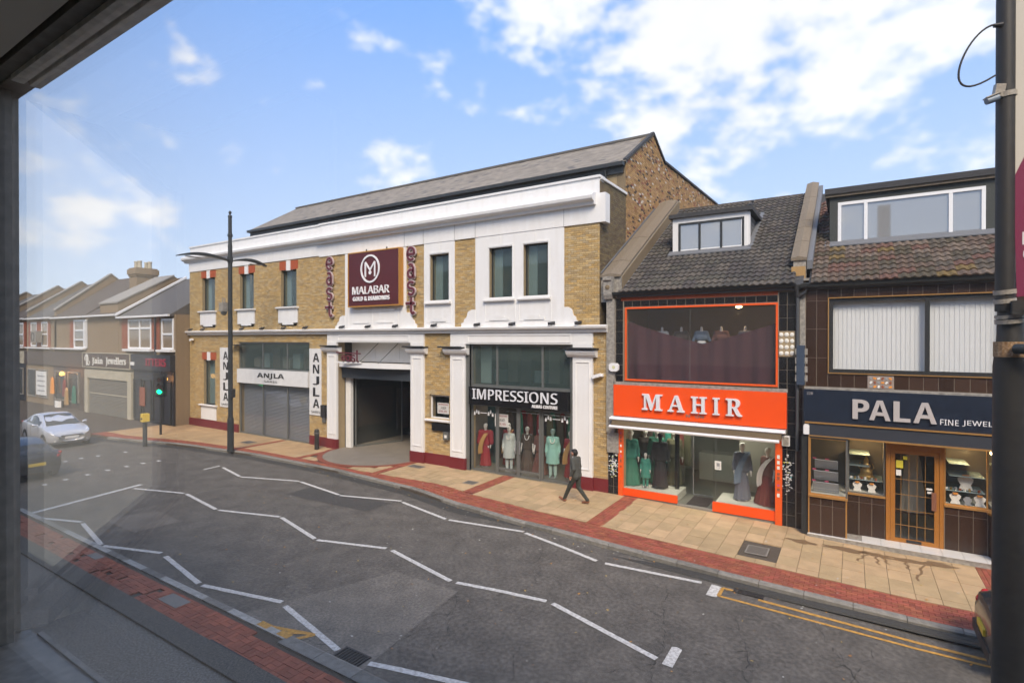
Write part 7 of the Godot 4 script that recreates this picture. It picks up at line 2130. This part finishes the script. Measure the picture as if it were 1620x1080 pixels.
# ---------------------------------------------------------------- cars
func car(label: String, at: Vector3, turn: float, body: Material, front_plate: bool) -> Node3D:
	var t := thing("parked_car" if not front_plate else "car", label, "car", at, turn)
	# stations along the car from the nose (+x) to the tail: x, bottom y, belt y, roof y, half width, roof half width
	var st := [[2.22, 0.34, 0.6, 0.6, 0.5, 0.45], [2.12, 0.24, 0.72, 0.72, 0.72, 0.6], [1.9, 0.2, 0.8, 0.8, 0.83, 0.68], [1.5, 0.2, 0.9, 0.91, 0.86, 0.7], [1.1, 0.2, 0.96, 0.99, 0.87, 0.7], [0.55, 0.2, 0.98, 1.26, 0.87, 0.62], [0.1, 0.2, 0.99, 1.43, 0.87, 0.58], [-0.4, 0.2, 1.0, 1.48, 0.87, 0.58], [-1.0, 0.2, 1.02, 1.43, 0.87, 0.56], [-1.6, 0.22, 1.04, 1.3, 0.86, 0.53], [-2.0, 0.3, 1.03, 1.12, 0.83, 0.56], [-2.18, 0.36, 0.98, 1.0, 0.76, 0.6], [-2.24, 0.42, 0.8, 0.8, 0.7, 0.6]]
	var b := MB.new()
	var g := MB.new()
	var ring := func(s: Array) -> Array:
		var o := []
		for sg in [1, -1]:
			var half := [Vector3(s[0], s[1], 0), Vector3(s[0], s[1], s[4] * 0.88), Vector3(s[0], s[1] + 0.14, s[4]), Vector3(s[0], lerpf(s[1], s[2], 0.65), s[4] * 1.01), Vector3(s[0], s[2] - 0.03, s[4] * 0.97), Vector3(s[0], s[2], s[4] * 0.93), Vector3(s[0], s[3] - 0.04, lerpf(s[4] * 0.93, s[5], 0.85)), Vector3(s[0], s[3], s[5] * 0.85), Vector3(s[0], s[3] + 0.03, 0)]
			if sg < 0:
				half.reverse()
				for k in range(1, 8):
					var p: Vector3 = half[k]
					o.append(Vector3(p.x, p.y, -p.z))
			else: o.append_array(half)
		return o
	var n := 16
	for i in st.size():
		for p in ring.call(st[i]): b.v.append(p)
	for i in st.size() - 1:
		for k in n:
			var a := i * n + k
			var c := i * n + (k + 1) % n
			b.ix.append_array([a, c, c + n, a, c + n, a + n])
	for e in [0, (st.size() - 1) * n]:
		for k in range(1, n - 1): b.ix.append_array([e, e + k, e + k + 1])
	var bd := part(t, "body", b, body, true, true)
	# glass laid a little proud of the body: windscreen, rear screen, side windows
	var off := func(p: Vector3, q: Vector3) -> Vector3: return p + q * 0.012
	var scr := func(i: int, j: int, w0: float, w1: float) -> MB:
		var m := MB.new()
		var s0: Array = st[i]
		var s1: Array = st[j]
		var y0: float = maxf(s0[2], s0[3]) + 0.03
		var y1: float = s1[3] + 0.025
		var up := Vector3(signf(s0[0] - s1[0]) * 0.5, 0.85, 0)
		for e in 4:
			var u0: float = [-1.0, -0.5, 0.0, 0.5][e]
			var u1: float = u0 + 0.5
			m.quad(off.call(Vector3(s0[0], y0 - 0.02 * u0 * u0, u0 * w0), up), off.call(Vector3(s0[0], y0 - 0.02 * u1 * u1, u1 * w0), up), off.call(Vector3(s1[0], y1 - 0.03 * u1 * u1, u1 * w1), up), off.call(Vector3(s1[0], y1 - 0.03 * u0 * u0, u0 * w1), up))
		return m
	part(t, "windscreen", scr.call(4, 6, 0.66, 0.52), M.car_glass, false, true)
	part(t, "rear_screen", scr.call(11, 9, 0.52, 0.46), M.car_glass, false, true)
	for sg in [-1.0, 1.0]:
		for q in [[0.62, -0.36], [-0.44, -1.35]]:
			var m := MB.new()
			var p := []
			for xx in [q[0], q[1]]:
				var k := 0
				while k < st.size() - 2 and st[k + 1][0] > xx: k += 1
				var u: float = (st[k][0] - xx) / (st[k][0] - st[k + 1][0])
				var belt: float = lerpf(st[k][2], st[k + 1][2], u)
				var top: float = lerpf(st[k][3], st[k + 1][3], u)
				var wb: float = lerpf(st[k][4], st[k + 1][4], u) * 0.93
				var wr: float = lerpf(st[k][5], st[k + 1][5], u)
				p.append(Vector3(xx, belt + 0.02, (wb + 0.012) * sg))
				p.append(Vector3(xx, top - 0.07, (lerpf(wb, wr, 0.8) + 0.016) * sg))
			m.quad(p[0], p[1], p[3], p[2])
			part(t, "side_window", m, M.car_glass, false, true)
		part(t, "door_seam", MB.new().bb(-0.41, -0.4, 0.35, 0.98, 0.876 * sg - 0.004, 0.876 * sg + 0.004).bb(0.72, 0.73, 0.4, 0.95, 0.876 * sg - 0.004, 0.876 * sg + 0.004), M.letter_black, false, true)
		part(t, "mirror", MB.new().sdf([[Vector3(0.66, 1.02, 0.9 * sg), Vector3(0.62, 1.03, 1.02 * sg), 0.05, 0.07]], 0.025, 0.02), body, true, true)
		part(t, "headlight", MB.new().sdf([[Vector3(2.06, 0.64, 0.52 * sg), Vector3(1.72, 0.8, 0.76 * sg), 0.07, 0.05]], 0.025, 0.02), M.headlamp, true, true)
		part(t, "tail_light", MB.new().sdf([[Vector3(-2.18, 0.86, 0.66 * sg), Vector3(-2.08, 0.98, 0.76 * sg), 0.06, 0.06]], 0.025, 0.02), M.tail_red, true, true)
		part(t, "fog_light", MB.new().sdf([[Vector3(2.12, 0.36, 0.6 * sg), Vector3(2.13, 0.36, 0.6 * sg), 0.05, 0.05]], 0.02, 0.02), M.headlamp, true, true)
		for xx in [1.4, -1.32]:
			var w := MB.new()
			w.tube([Vector3(xx, 0.31, 0.68 * sg), Vector3(xx, 0.31, 0.89 * sg)], 0.315, 0.315, 20)
			var wh := part(t, "wheel", w, M.tyre, false, true)
			part(wh, "rim", MB.new().tube([Vector3(xx, 0.31, 0.88 * sg), Vector3(xx, 0.31, 0.9 * sg)], 0.21, 0.19, 16), M.alloy, false, true)
			part(wh, "arch", MB.new().stroke(arc(Vector2(xx, 0.31), 0.345, 0.345, -10, 190, 16), 0.04, 0.8 * sg, 0.885 * sg), M.letter_black, false, true)
	part(t, "grille", MB.new().bb(2.1, 2.2, 0.3, 0.44, -0.42, 0.42).bb(2.14, 2.24, 0.6, 0.63, -0.4, 0.4), M.letter_black, false, true)
	part(t, "front_plate", MB.new().bb(2.2, 2.245, 0.46, 0.57, -0.26, 0.26), M.plate_white, false, true)
	part(t, "rear_plate", MB.new().bb(-2.275, -2.235, 0.58, 0.69, -0.26, 0.26), M.plate_yellow, false, true)
	part(t, "rear_bumper", MB.new().bb(-2.27, -2.1, 0.32, 0.5, -0.7, 0.7), M.letter_black, false, true)
	return t

func vehicles() -> void:
	car("silver hatchback on the far lane at the left, facing the crossing", Vector3(-35.3, -0.13, -10.95), -0.04, M.silver_car, true).scale = Vector3(1.05, 1.05, 1.05)
	car("dark car with yellow rear plate half hidden by the left window jamb", Vector3(-28.5, -0.13, -7.5), PI + 0.03, M.black_car, true)
	car("black car with yellow plate parked behind the pole at far kerb", Vector3(4.15, gy(3) - 0.13, -12.2), 0.0, M.black_car, false)

# ---------------------------------------------------------------- people and dressed figures
func body_bones(arm: float) -> Array:
	var o := [[Vector3(-0.07, 0.95, 0), Vector3(0.07, 0.95, 0), 0.115, 0.115], [Vector3(-0.06, 1.1, 0), Vector3(0.06, 1.1, 0), 0.095, 0.095], [Vector3(-0.08, 1.28, 0), Vector3(0.08, 1.28, 0), 0.11, 0.11], [Vector3(-0.15, 1.42, -0.01), Vector3(0.15, 1.42, -0.01), 0.06, 0.06], [Vector3(0, 1.44, -0.01), Vector3(0, 1.56, 0.01), 0.05, 0.045], [Vector3(0, 1.65, 0.015), Vector3(0, 1.69, 0.0), 0.075, 0.09], [Vector3(0, 1.6, 0.045), Vector3(0, 1.63, 0.04), 0.045, 0.06], [Vector3(0, 1.645, 0.1), Vector3(0, 1.665, 0.09), 0.014, 0.01]]
	for s in [-1.0, 1.0]:
		o.append_array([[Vector3(0.085 * s, 0.92, 0), Vector3(0.09 * s, 0.5, 0.01), 0.085, 0.055], [Vector3(0.09 * s, 0.5, 0.01), Vector3(0.09 * s, 0.09, -0.02), 0.052, 0.034], [Vector3(0.09 * s, 0.05, -0.02), Vector3(0.1 * s, 0.035, 0.13), 0.035, 0.028]])
		o.append_array([[Vector3(0.175 * s, 1.41, 0), Vector3((0.22 + arm) * s, 1.14, -0.02), 0.046, 0.037], [Vector3((0.22 + arm) * s, 1.14, -0.02), Vector3((0.24 + arm * 1.4) * s, 0.9, 0.06), 0.035, 0.025], [Vector3((0.24 + arm * 1.4) * s, 0.9, 0.06), Vector3((0.24 + arm * 1.4) * s, 0.77, 0.09), 0.026, 0.016]])
	return o

func sleeve_top(hem: float, long: bool) -> Array:
	var o := [[Vector3(-0.15, 1.42, -0.01), Vector3(0.15, 1.42, -0.01), 0.075, 0.075]]
	for s in [-1.0, 1.0]:
		o.append([Vector3(0.07 * s, 0.95, 0), Vector3(0.055 * s, 1.1, 0), 0.135, 0.112])
		o.append([Vector3(0.055 * s, 1.1, 0), Vector3(0.085 * s, 1.3, 0), 0.112, 0.125])
	for s in [-1.0, 1.0]:
		o.append([Vector3(0.175 * s, 1.41, 0), Vector3(0.235 * s, 1.14, -0.02), 0.06, 0.05])
		if long: o.append([Vector3(0.235 * s, 1.14, -0.02), Vector3(0.255 * s, 0.94, 0.045), 0.048, 0.042])
	return o

var dummy: MB
var tunic: MB
var top_short: MB
var top_long: MB
func figure(label: String, at: Vector3, turn: float, skin: Material, clothes: Array, scale := 1.0, head := true) -> Node3D:
	var t := thing("mannequin", label, "mannequin", at, turn, "dressed mannequins behind shop glass")
	t.scale = Vector3(scale, scale, scale)
	part(t, "body", dummy, skin, true, true)
	for c in clothes: part(t, c[0], c[1], c[2], true, true)
	part(t, "base_plate", MB.new().lathe([[0.0, 0.0], [0.17, 0.0], [0.17, 0.012], [0.0, 0.012]], Vector3.ZERO, 14), M.alloy, false, true)
	return t

func skirt(r0: float, r1: float, y0: float, y1: float, folds: int, amp: float) -> MB:
	return MB.new().lathe([[r0, y0], [lerpf(r0, r1, 0.3), lerpf(y0, y1, 0.33)], [lerpf(r0, r1, 0.62), lerpf(y0, y1, 0.66)], [r1, y1], [r1 * 0.9, y1 + 0.06]], Vector3.ZERO, 40, 1.0, 0.78, folds, amp)

func drape() -> MB:      # the loose end of a sari from hip over the shoulder
	var b := MB.new()
	for i in 15:
		var u := i / 14.0
		var c := Vector3(-0.16, 0.55, 0.17).bezier_interpolate(Vector3(-0.2, 1.0, 0.22), Vector3(0.0, 1.3, 0.2), Vector3(0.15, 1.5, 0.02), u)
		for j in 7:
			var v := j / 6.0 - 0.5
			b.v.append(c + Vector3(v * 0.2, v * 0.05, 0.014 * sin(j * 2.2 + u * 3.0)))
			if i > 0 and j > 0:
				var k := b.v.size() - 1
				b.ix.append_array([k, k - 1, k - 8, k, k - 8, k - 7])
	return b

func necklace() -> MB:
	var p := []
	for k in 17:
		var a := PI * k / 16.0
		p.append(Vector3(cos(a) * 0.09, 1.44 - sin(a) * 0.17, 0.1 + sin(a) * 0.045))
	return MB.new().tube(p, 0.014, 0.014, 6)

func figures() -> void:
	dummy = MB.new().sdf(body_bones(0.0), 0.02, 0.035)
	top_long = MB.new().sdf(sleeve_top(0.95, true), 0.021, 0.05)
	top_short = MB.new().sdf(sleeve_top(0.95, false), 0.021, 0.05)
	tunic = MB.new().sdf(sleeve_top(0.55, true), 0.022, 0.05)
	tunic.add(MB.new().lathe([[0.25, 0.52], [0.235, 0.75], [0.215, 0.95], [0.19, 1.06]], Vector3.ZERO, 36, 1.0, 0.72, 7, 0.03), Transform3D())
	var legs := MB.new().sdf([[Vector3(-0.085, 0.9, 0), Vector3(-0.09, 0.1, -0.01), 0.1, 0.06], [Vector3(0.085, 0.9, 0), Vector3(0.09, 0.1, -0.01), 0.1, 0.06]], 0.02, 0.03)
	var gown := skirt(0.34, 0.13, 0.03, 1.0, 11, 0.1)
	var narrow := skirt(0.24, 0.13, 0.05, 1.0, 9, 0.08)
	var wide := skirt(0.42, 0.13, 0.02, 1.02, 15, 0.1)
	var w: Material = M.mannequin_white
	var zi := -18.2
	var y := 0.03
	# fashion shop window, left to right
	figure("mannequin in a dark red draped sari at left end of the fashion shop window", Vector3(-12.85, y, zi), 0.3, w, [["blouse", top_short, M.sari_red], ["skirt", narrow, M.sari_red], ["drape", drape(), M.gold_cloth], ["shawl", MB.new().sdf([[Vector3(-0.2, 1.42, 0), Vector3(0.2, 1.4, 0), 0.1, 0.1], [Vector3(0.22, 1.36, 0.02), Vector3(0.27, 1.0, 0.05), 0.12, 0.1], [Vector3(-0.2, 1.36, 0.02), Vector3(-0.27, 1.0, 0.05), 0.11, 0.1]], 0.024, 0.06), M.sari_red]])
	figure("dark red sari mannequin behind the left glass door", Vector3(-12.1, y, zi - 0.6), 0.3, w, [["blouse", top_short, M.sari_red], ["skirt", narrow, M.sari_red], ["drape", drape(), M.gold_cloth]])
	figure("mannequin in a pale mint tunic and trousers below the sale poster", Vector3(-11.62, y, zi + 0.1), 0.3, w, [["tunic", tunic, M.cloth_pale], ["trousers", legs, M.cloth_pale], ["necklace", necklace(), M.velvet]])
	figure("mannequin in dark patterned gown with silver necklace behind the right door", Vector3(-10.95, y, zi - 0.2), 0.3, w, [["bodice", top_short, M.cloth_taupe], ["skirt", gown, M.cloth_taupe], ["necklace", necklace(), M.letter_white]])
	figure("mannequin in rust patterned flared skirt at the right door's edge", Vector3(-10.3, y, zi - 0.1), 0.2, w, [["bodice", top_short, M.cloth_pattern], ["skirt", gown, M.cloth_pattern]])
	figure("mannequin in an aqua tunic with beads in the right window", Vector3(-9.64, y, zi + 0.1), 0.3, M.mannequin_teal, [["tunic", tunic, M.cloth_aqua], ["trousers", legs, M.cloth_mint], ["necklace", necklace(), M.velvet]], 1.04)
	figure("red sari mannequin at the right end of the fashion shop window", Vector3(-9.02, y, zi - 0.15), 0.2, w, [["blouse", top_short, M.sari_red], ["skirt", narrow, M.sari_red], ["drape", drape(), M.gold_cloth]])
	# orange shop
	zi = -18.2
	y = 0.24
	figure("mannequin in long green dress at the left end of the orange shop window", Vector3(-6.52, y, zi + 0.2), 0.4, w, [["bodice", top_long, M.cloth_jade], ["skirt", gown, M.cloth_green]], 1.06)
	figure("mannequin in taupe patterned dress behind the long green dress", Vector3(-6.2, y, zi - 0.4), 0.3, w, [["bodice", top_long, M.cloth_taupe], ["skirt", gown, M.cloth_taupe]], 1.08)
	figure("child mannequin in green tunic and trousers at the front of the window", Vector3(-5.96, y, zi + 0.3), 0.2, w, [["tunic", tunic, M.cloth_jade], ["trousers", legs, M.cloth_jade]], 0.66)
	figure("mannequin in bright green top behind the child mannequin", Vector3(-5.78, y, zi - 0.35), 0.3, w, [["bodice", top_long, M.cloth_green], ["skirt", narrow, M.cloth_green]], 1.1)
	figure("mannequin in long black gown near the black shop column", Vector3(-5.5, y, zi + 0.15), 0.3, M.cloth_black, [["bodice", top_long, M.cloth_black], ["skirt", narrow, M.cloth_black]], 1.06)
	figure("mannequin in olive dress left of the entrance, behind the black gown", Vector3(-5.2, y, zi - 0.5), 0.3, w, [["bodice", top_long, M.cloth_olive], ["skirt", narrow, M.cloth_olive]], 1.08)
	figure("mannequin in long grey blue gown right of the orange shop entrance", Vector3(-2.92, y, zi + 0.1), 0.3, w, [["bodice", top_long, M.cloth_grey], ["skirt", narrow, M.cloth_grey], ["sash", drape(), M.cloth_blue]], 1.02)
	figure("mannequin in wide red checked skirt beside the right orange post", Vector3(-2.18, y, zi + 0.15), -0.5, w, [["bodice", top_short, M.cloth_pattern], ["skirt", wide, M.cloth_check], ["sash", drape(), M.velvet]], 0.98)
	var bm := MB.new().sdf([[Vector3(0, 0.5, 0), Vector3(0, 0.62, 0), 0.045, 0.04], [Vector3(-0.13, 0.45, 0), Vector3(0.13, 0.45, 0), 0.055, 0.055], [Vector3(-0.07, 0.3, 0), Vector3(0.07, 0.3, 0), 0.1, 0.1], [Vector3(-0.06, 0.1, 0), Vector3(0.06, 0.1, 0), 0.09, 0.09]], 0.02, 0.05)
	var sh := MB.new().sdf([[Vector3(-0.15, 0.45, 0), Vector3(0.15, 0.45, 0), 0.07, 0.07], [Vector3(-0.08, 0.3, 0), Vector3(0.08, 0.3, 0), 0.115, 0.115], [Vector3(-0.07, 0.05, 0), Vector3(0.07, 0.05, 0), 0.11, 0.11], [Vector3(0.16, 0.43, 0), Vector3(0.26, 0.2, 0.02), 0.06, 0.05], [Vector3(-0.16, 0.43, 0), Vector3(-0.26, 0.2, 0.02), 0.06, 0.05]], 0.021, 0.04)
	var k := 0
	for q in [[-5.53, "cream bust, leftmost behind the upstairs curtain", M.velvet], [-4.88, "bust in grey brown top behind the upstairs curtain", M.cloth_taupe], [-4.22, "bust in pale blue patterned top behind the upstairs curtain", M.cloth_blue], [-3.6, "bust in red patterned top behind the upstairs curtain", M.cloth_pattern], [-2.88, "bust in dark top, rightmost behind the upstairs curtain", M.cloth_grey]]:
		var t := thing("shop_bust", q[1], "bust", Vector3(q[0], 5.05, -18.35), [0.0, 0.2, 0.1, 0.2, -0.5][k], "busts on the upstairs shelf")
		part(t, "torso", bm, w, true, true)
		part(t, "top", sh, q[2], true, true)
		k += 1
	walker()

func hand(flip: float) -> Array:       # a relaxed hand hanging down from the wrist at the origin
	var o := [[Vector3(0, 0, 0), Vector3(0, -0.05, 0.004), 0.026, 0.03], [Vector3(-0.02, -0.075, 0.006), Vector3(0.022, -0.072, 0.006), 0.016, 0.016]]
	for f in [[-0.03, 0.028, 0.022], [-0.011, 0.034, 0.026], [0.009, 0.033, 0.025], [0.028, 0.026, 0.02]]:
		var a := Vector3(f[0], -0.088, 0.008)
		var m := a + Vector3(0, -f[1], 0.006)
		o.append([a, m, 0.0095, 0.0088])
		o.append([m, m + Vector3(0, -f[2], 0.016), 0.0088, 0.0075])
	o.append([Vector3(0.026 * flip, -0.03, 0.012), Vector3(0.046 * flip, -0.062, 0.026), 0.013, 0.0105])
	o.append([Vector3(0.046 * flip, -0.062, 0.026), Vector3(0.05 * flip, -0.092, 0.036), 0.0105, 0.0085])
	return o

func walker() -> void:
	# a man walking to the left along the pavement; built facing +x, turned to face the left of the street
	var t := thing("person", "man in dark jacket, dark trousers and brown shoes walking left", "person", Vector3(-7.53, 0.0, -15.75), PI - 0.12)
	var hip := Vector3(0, 0.93, 0)
	var neck := Vector3(0.05, 1.46, 0)
	# left foot leads (towards the road is +z after the turn, so z here is the man's right when positive)
	var kl := Vector3(0.2, 0.52, -0.09)
	var al := Vector3(0.4, 0.11, -0.09)
	var kr := Vector3(-0.02, 0.5, 0.09)
	var ar := Vector3(-0.36, 0.14, 0.1)
	var el := Vector3(-0.06, 1.15, -0.25)
	var wl := Vector3(0.06, 0.93, -0.26)
	var er := Vector3(0.03, 1.13, 0.25)
	var wr := Vector3(0.14, 0.9, 0.24)
	var sh := Vector3(0.03, 1.41, 0)
	var hd := Vector3(0.1, 1.6, 0)
	var skin := [[neck, hd + Vector3(-0.02, -0.04, 0), 0.055, 0.05], [hd + Vector3(-0.015, 0.02, 0), hd + Vector3(-0.03, 0.035, 0), 0.09, 0.088], [hd + Vector3(0.03, -0.05, 0), hd + Vector3(0.035, 0.0, 0), 0.05, 0.062], [hd + Vector3(0.085, -0.01, 0), hd + Vector3(0.105, -0.03, 0), 0.012, 0.016], [hd + Vector3(0.07, -0.085, 0), hd + Vector3(0.075, -0.085, 0), 0.022, 0.02], [hd + Vector3(-0.02, -0.02, 0.085), hd + Vector3(-0.02, 0.01, 0.09), 0.016, 0.02], [hd + Vector3(-0.02, -0.02, -0.085), hd + Vector3(-0.02, 0.01, -0.09), 0.016, 0.02], [hd + Vector3(0.06, 0.02, 0.03), hd + Vector3(0.065, 0.02, 0.03), 0.018, 0.018], [hd + Vector3(0.06, 0.02, -0.03), hd + Vector3(0.065, 0.02, -0.03), 0.018, 0.018]]
	var b := MB.new().sdf(skin, 0.009, 0.025)
	var trunk := [[hip + Vector3(0, 0, -0.07), hip + Vector3(0, 0, 0.07), 0.11, 0.11], [Vector3(0.03, 1.25, -0.07), Vector3(0.03, 1.25, 0.07), 0.11, 0.11], [sh + Vector3(0, 0, -0.15), sh + Vector3(0, 0, 0.15), 0.06, 0.06]]
	var arms := [[sh + Vector3(0, -0.01, -0.18), el, 0.045, 0.037], [el, wl, 0.036, 0.026], [sh + Vector3(0, -0.01, 0.18), er, 0.045, 0.037], [er, wr, 0.036, 0.026]]
	var legs := [[hip + Vector3(0, -0.04, -0.09), kl, 0.085, 0.058], [kl, al, 0.055, 0.035], [hip + Vector3(0, -0.04, 0.09), kr, 0.085, 0.058], [kr, ar, 0.055, 0.035]]
	b.add(MB.new().sdf(trunk + arms + legs + [[Vector3(0.03, 1.36, 0), neck + Vector3(0, 0.03, 0), 0.06, 0.05]], 0.018, 0.03), Transform3D())
	b.add(MB.new().sdf(hand(1.0), 0.004, 0.008), Transform3D(Basis(Vector3.UP, -PI / 2).rotated(Vector3.BACK, 0.2), wl))
	b.add(MB.new().sdf(hand(-1.0), 0.004, 0.008), Transform3D(Basis(Vector3.UP, -PI / 2).rotated(Vector3.BACK, 0.25), wr))
	part(t, "body", b, M.skin, true, true)
	var eye := MB.new()
	for s in [-1.0, 1.0]: eye.add(MB.new().sdf([[hd + Vector3(0.075, 0.018, 0.031 * s), hd + Vector3(0.077, 0.018, 0.031 * s), 0.0085, 0.0085]], 0.004, 0.004), Transform3D())
	part(t, "eyes", eye, M.hair, true, true)
	part(t, "hair", MB.new().sdf([[hd + Vector3(-0.035, 0.05, 0), hd + Vector3(-0.045, 0.03, 0), 0.094, 0.094], [hd + Vector3(-0.07, -0.02, -0.02), hd + Vector3(-0.07, -0.02, 0.02), 0.06, 0.06], [hd + Vector3(0.03, 0.085, -0.03), hd + Vector3(0.03, 0.085, 0.03), 0.04, 0.04]], 0.01, 0.03), M.hair, true, true)
	part(t, "jacket", MB.new().sdf([[Vector3(-0.01, 0.9, -0.07), Vector3(0.01, 1.08, -0.07), 0.13, 0.118], [Vector3(-0.01, 0.9, 0.07), Vector3(0.01, 1.08, 0.07), 0.13, 0.118], [Vector3(0.01, 1.08, -0.07), Vector3(0.03, 1.3, -0.08), 0.118, 0.126], [Vector3(0.01, 1.08, 0.07), Vector3(0.03, 1.3, 0.08), 0.118, 0.126], [sh + Vector3(-0.01, 0, -0.15), sh + Vector3(-0.01, 0, 0.15), 0.08, 0.08], [Vector3(0.03, 1.43, 0), Vector3(0.055, 1.5, 0), 0.085, 0.065], [sh + Vector3(0, -0.01, -0.18), el, 0.066, 0.055], [el, wl, 0.054, 0.042], [sh + Vector3(0, -0.01, 0.18), er, 0.066, 0.055], [er, wr, 0.054, 0.042]], 0.015, 0.035), M.jacket, true, true)
	part(t, "trousers", MB.new().sdf([[hip + Vector3(0, -0.04, -0.07), hip + Vector3(0, -0.04, 0.07), 0.118, 0.118], [hip + Vector3(0, -0.05, -0.085), kl, 0.105, 0.072], [kl, al + Vector3(0, -0.01, 0), 0.07, 0.055], [hip + Vector3(0, -0.05, 0.085), kr, 0.105, 0.072], [kr, ar + Vector3(0, -0.01, 0), 0.07, 0.055]], 0.015, 0.03), M.trousers, true, true)
	part(t, "shoe", MB.new().sdf([[al + Vector3(-0.03, -0.05, 0), al + Vector3(0.0, -0.06, 0), 0.045, 0.045], [al + Vector3(0.0, -0.065, 0), al + Vector3(0.18, 0.0, -0.01), 0.04, 0.034]], 0.011, 0.03), M.shoe, true, true)
	part(t, "shoe", MB.new().sdf([[ar + Vector3(-0.02, -0.04, 0), ar + Vector3(0.02, -0.06, 0), 0.045, 0.045], [ar + Vector3(0.02, -0.06, 0), ar + Vector3(0.19, -0.105, 0.01), 0.042, 0.034]], 0.011, 0.03), M.shoe, true, true)
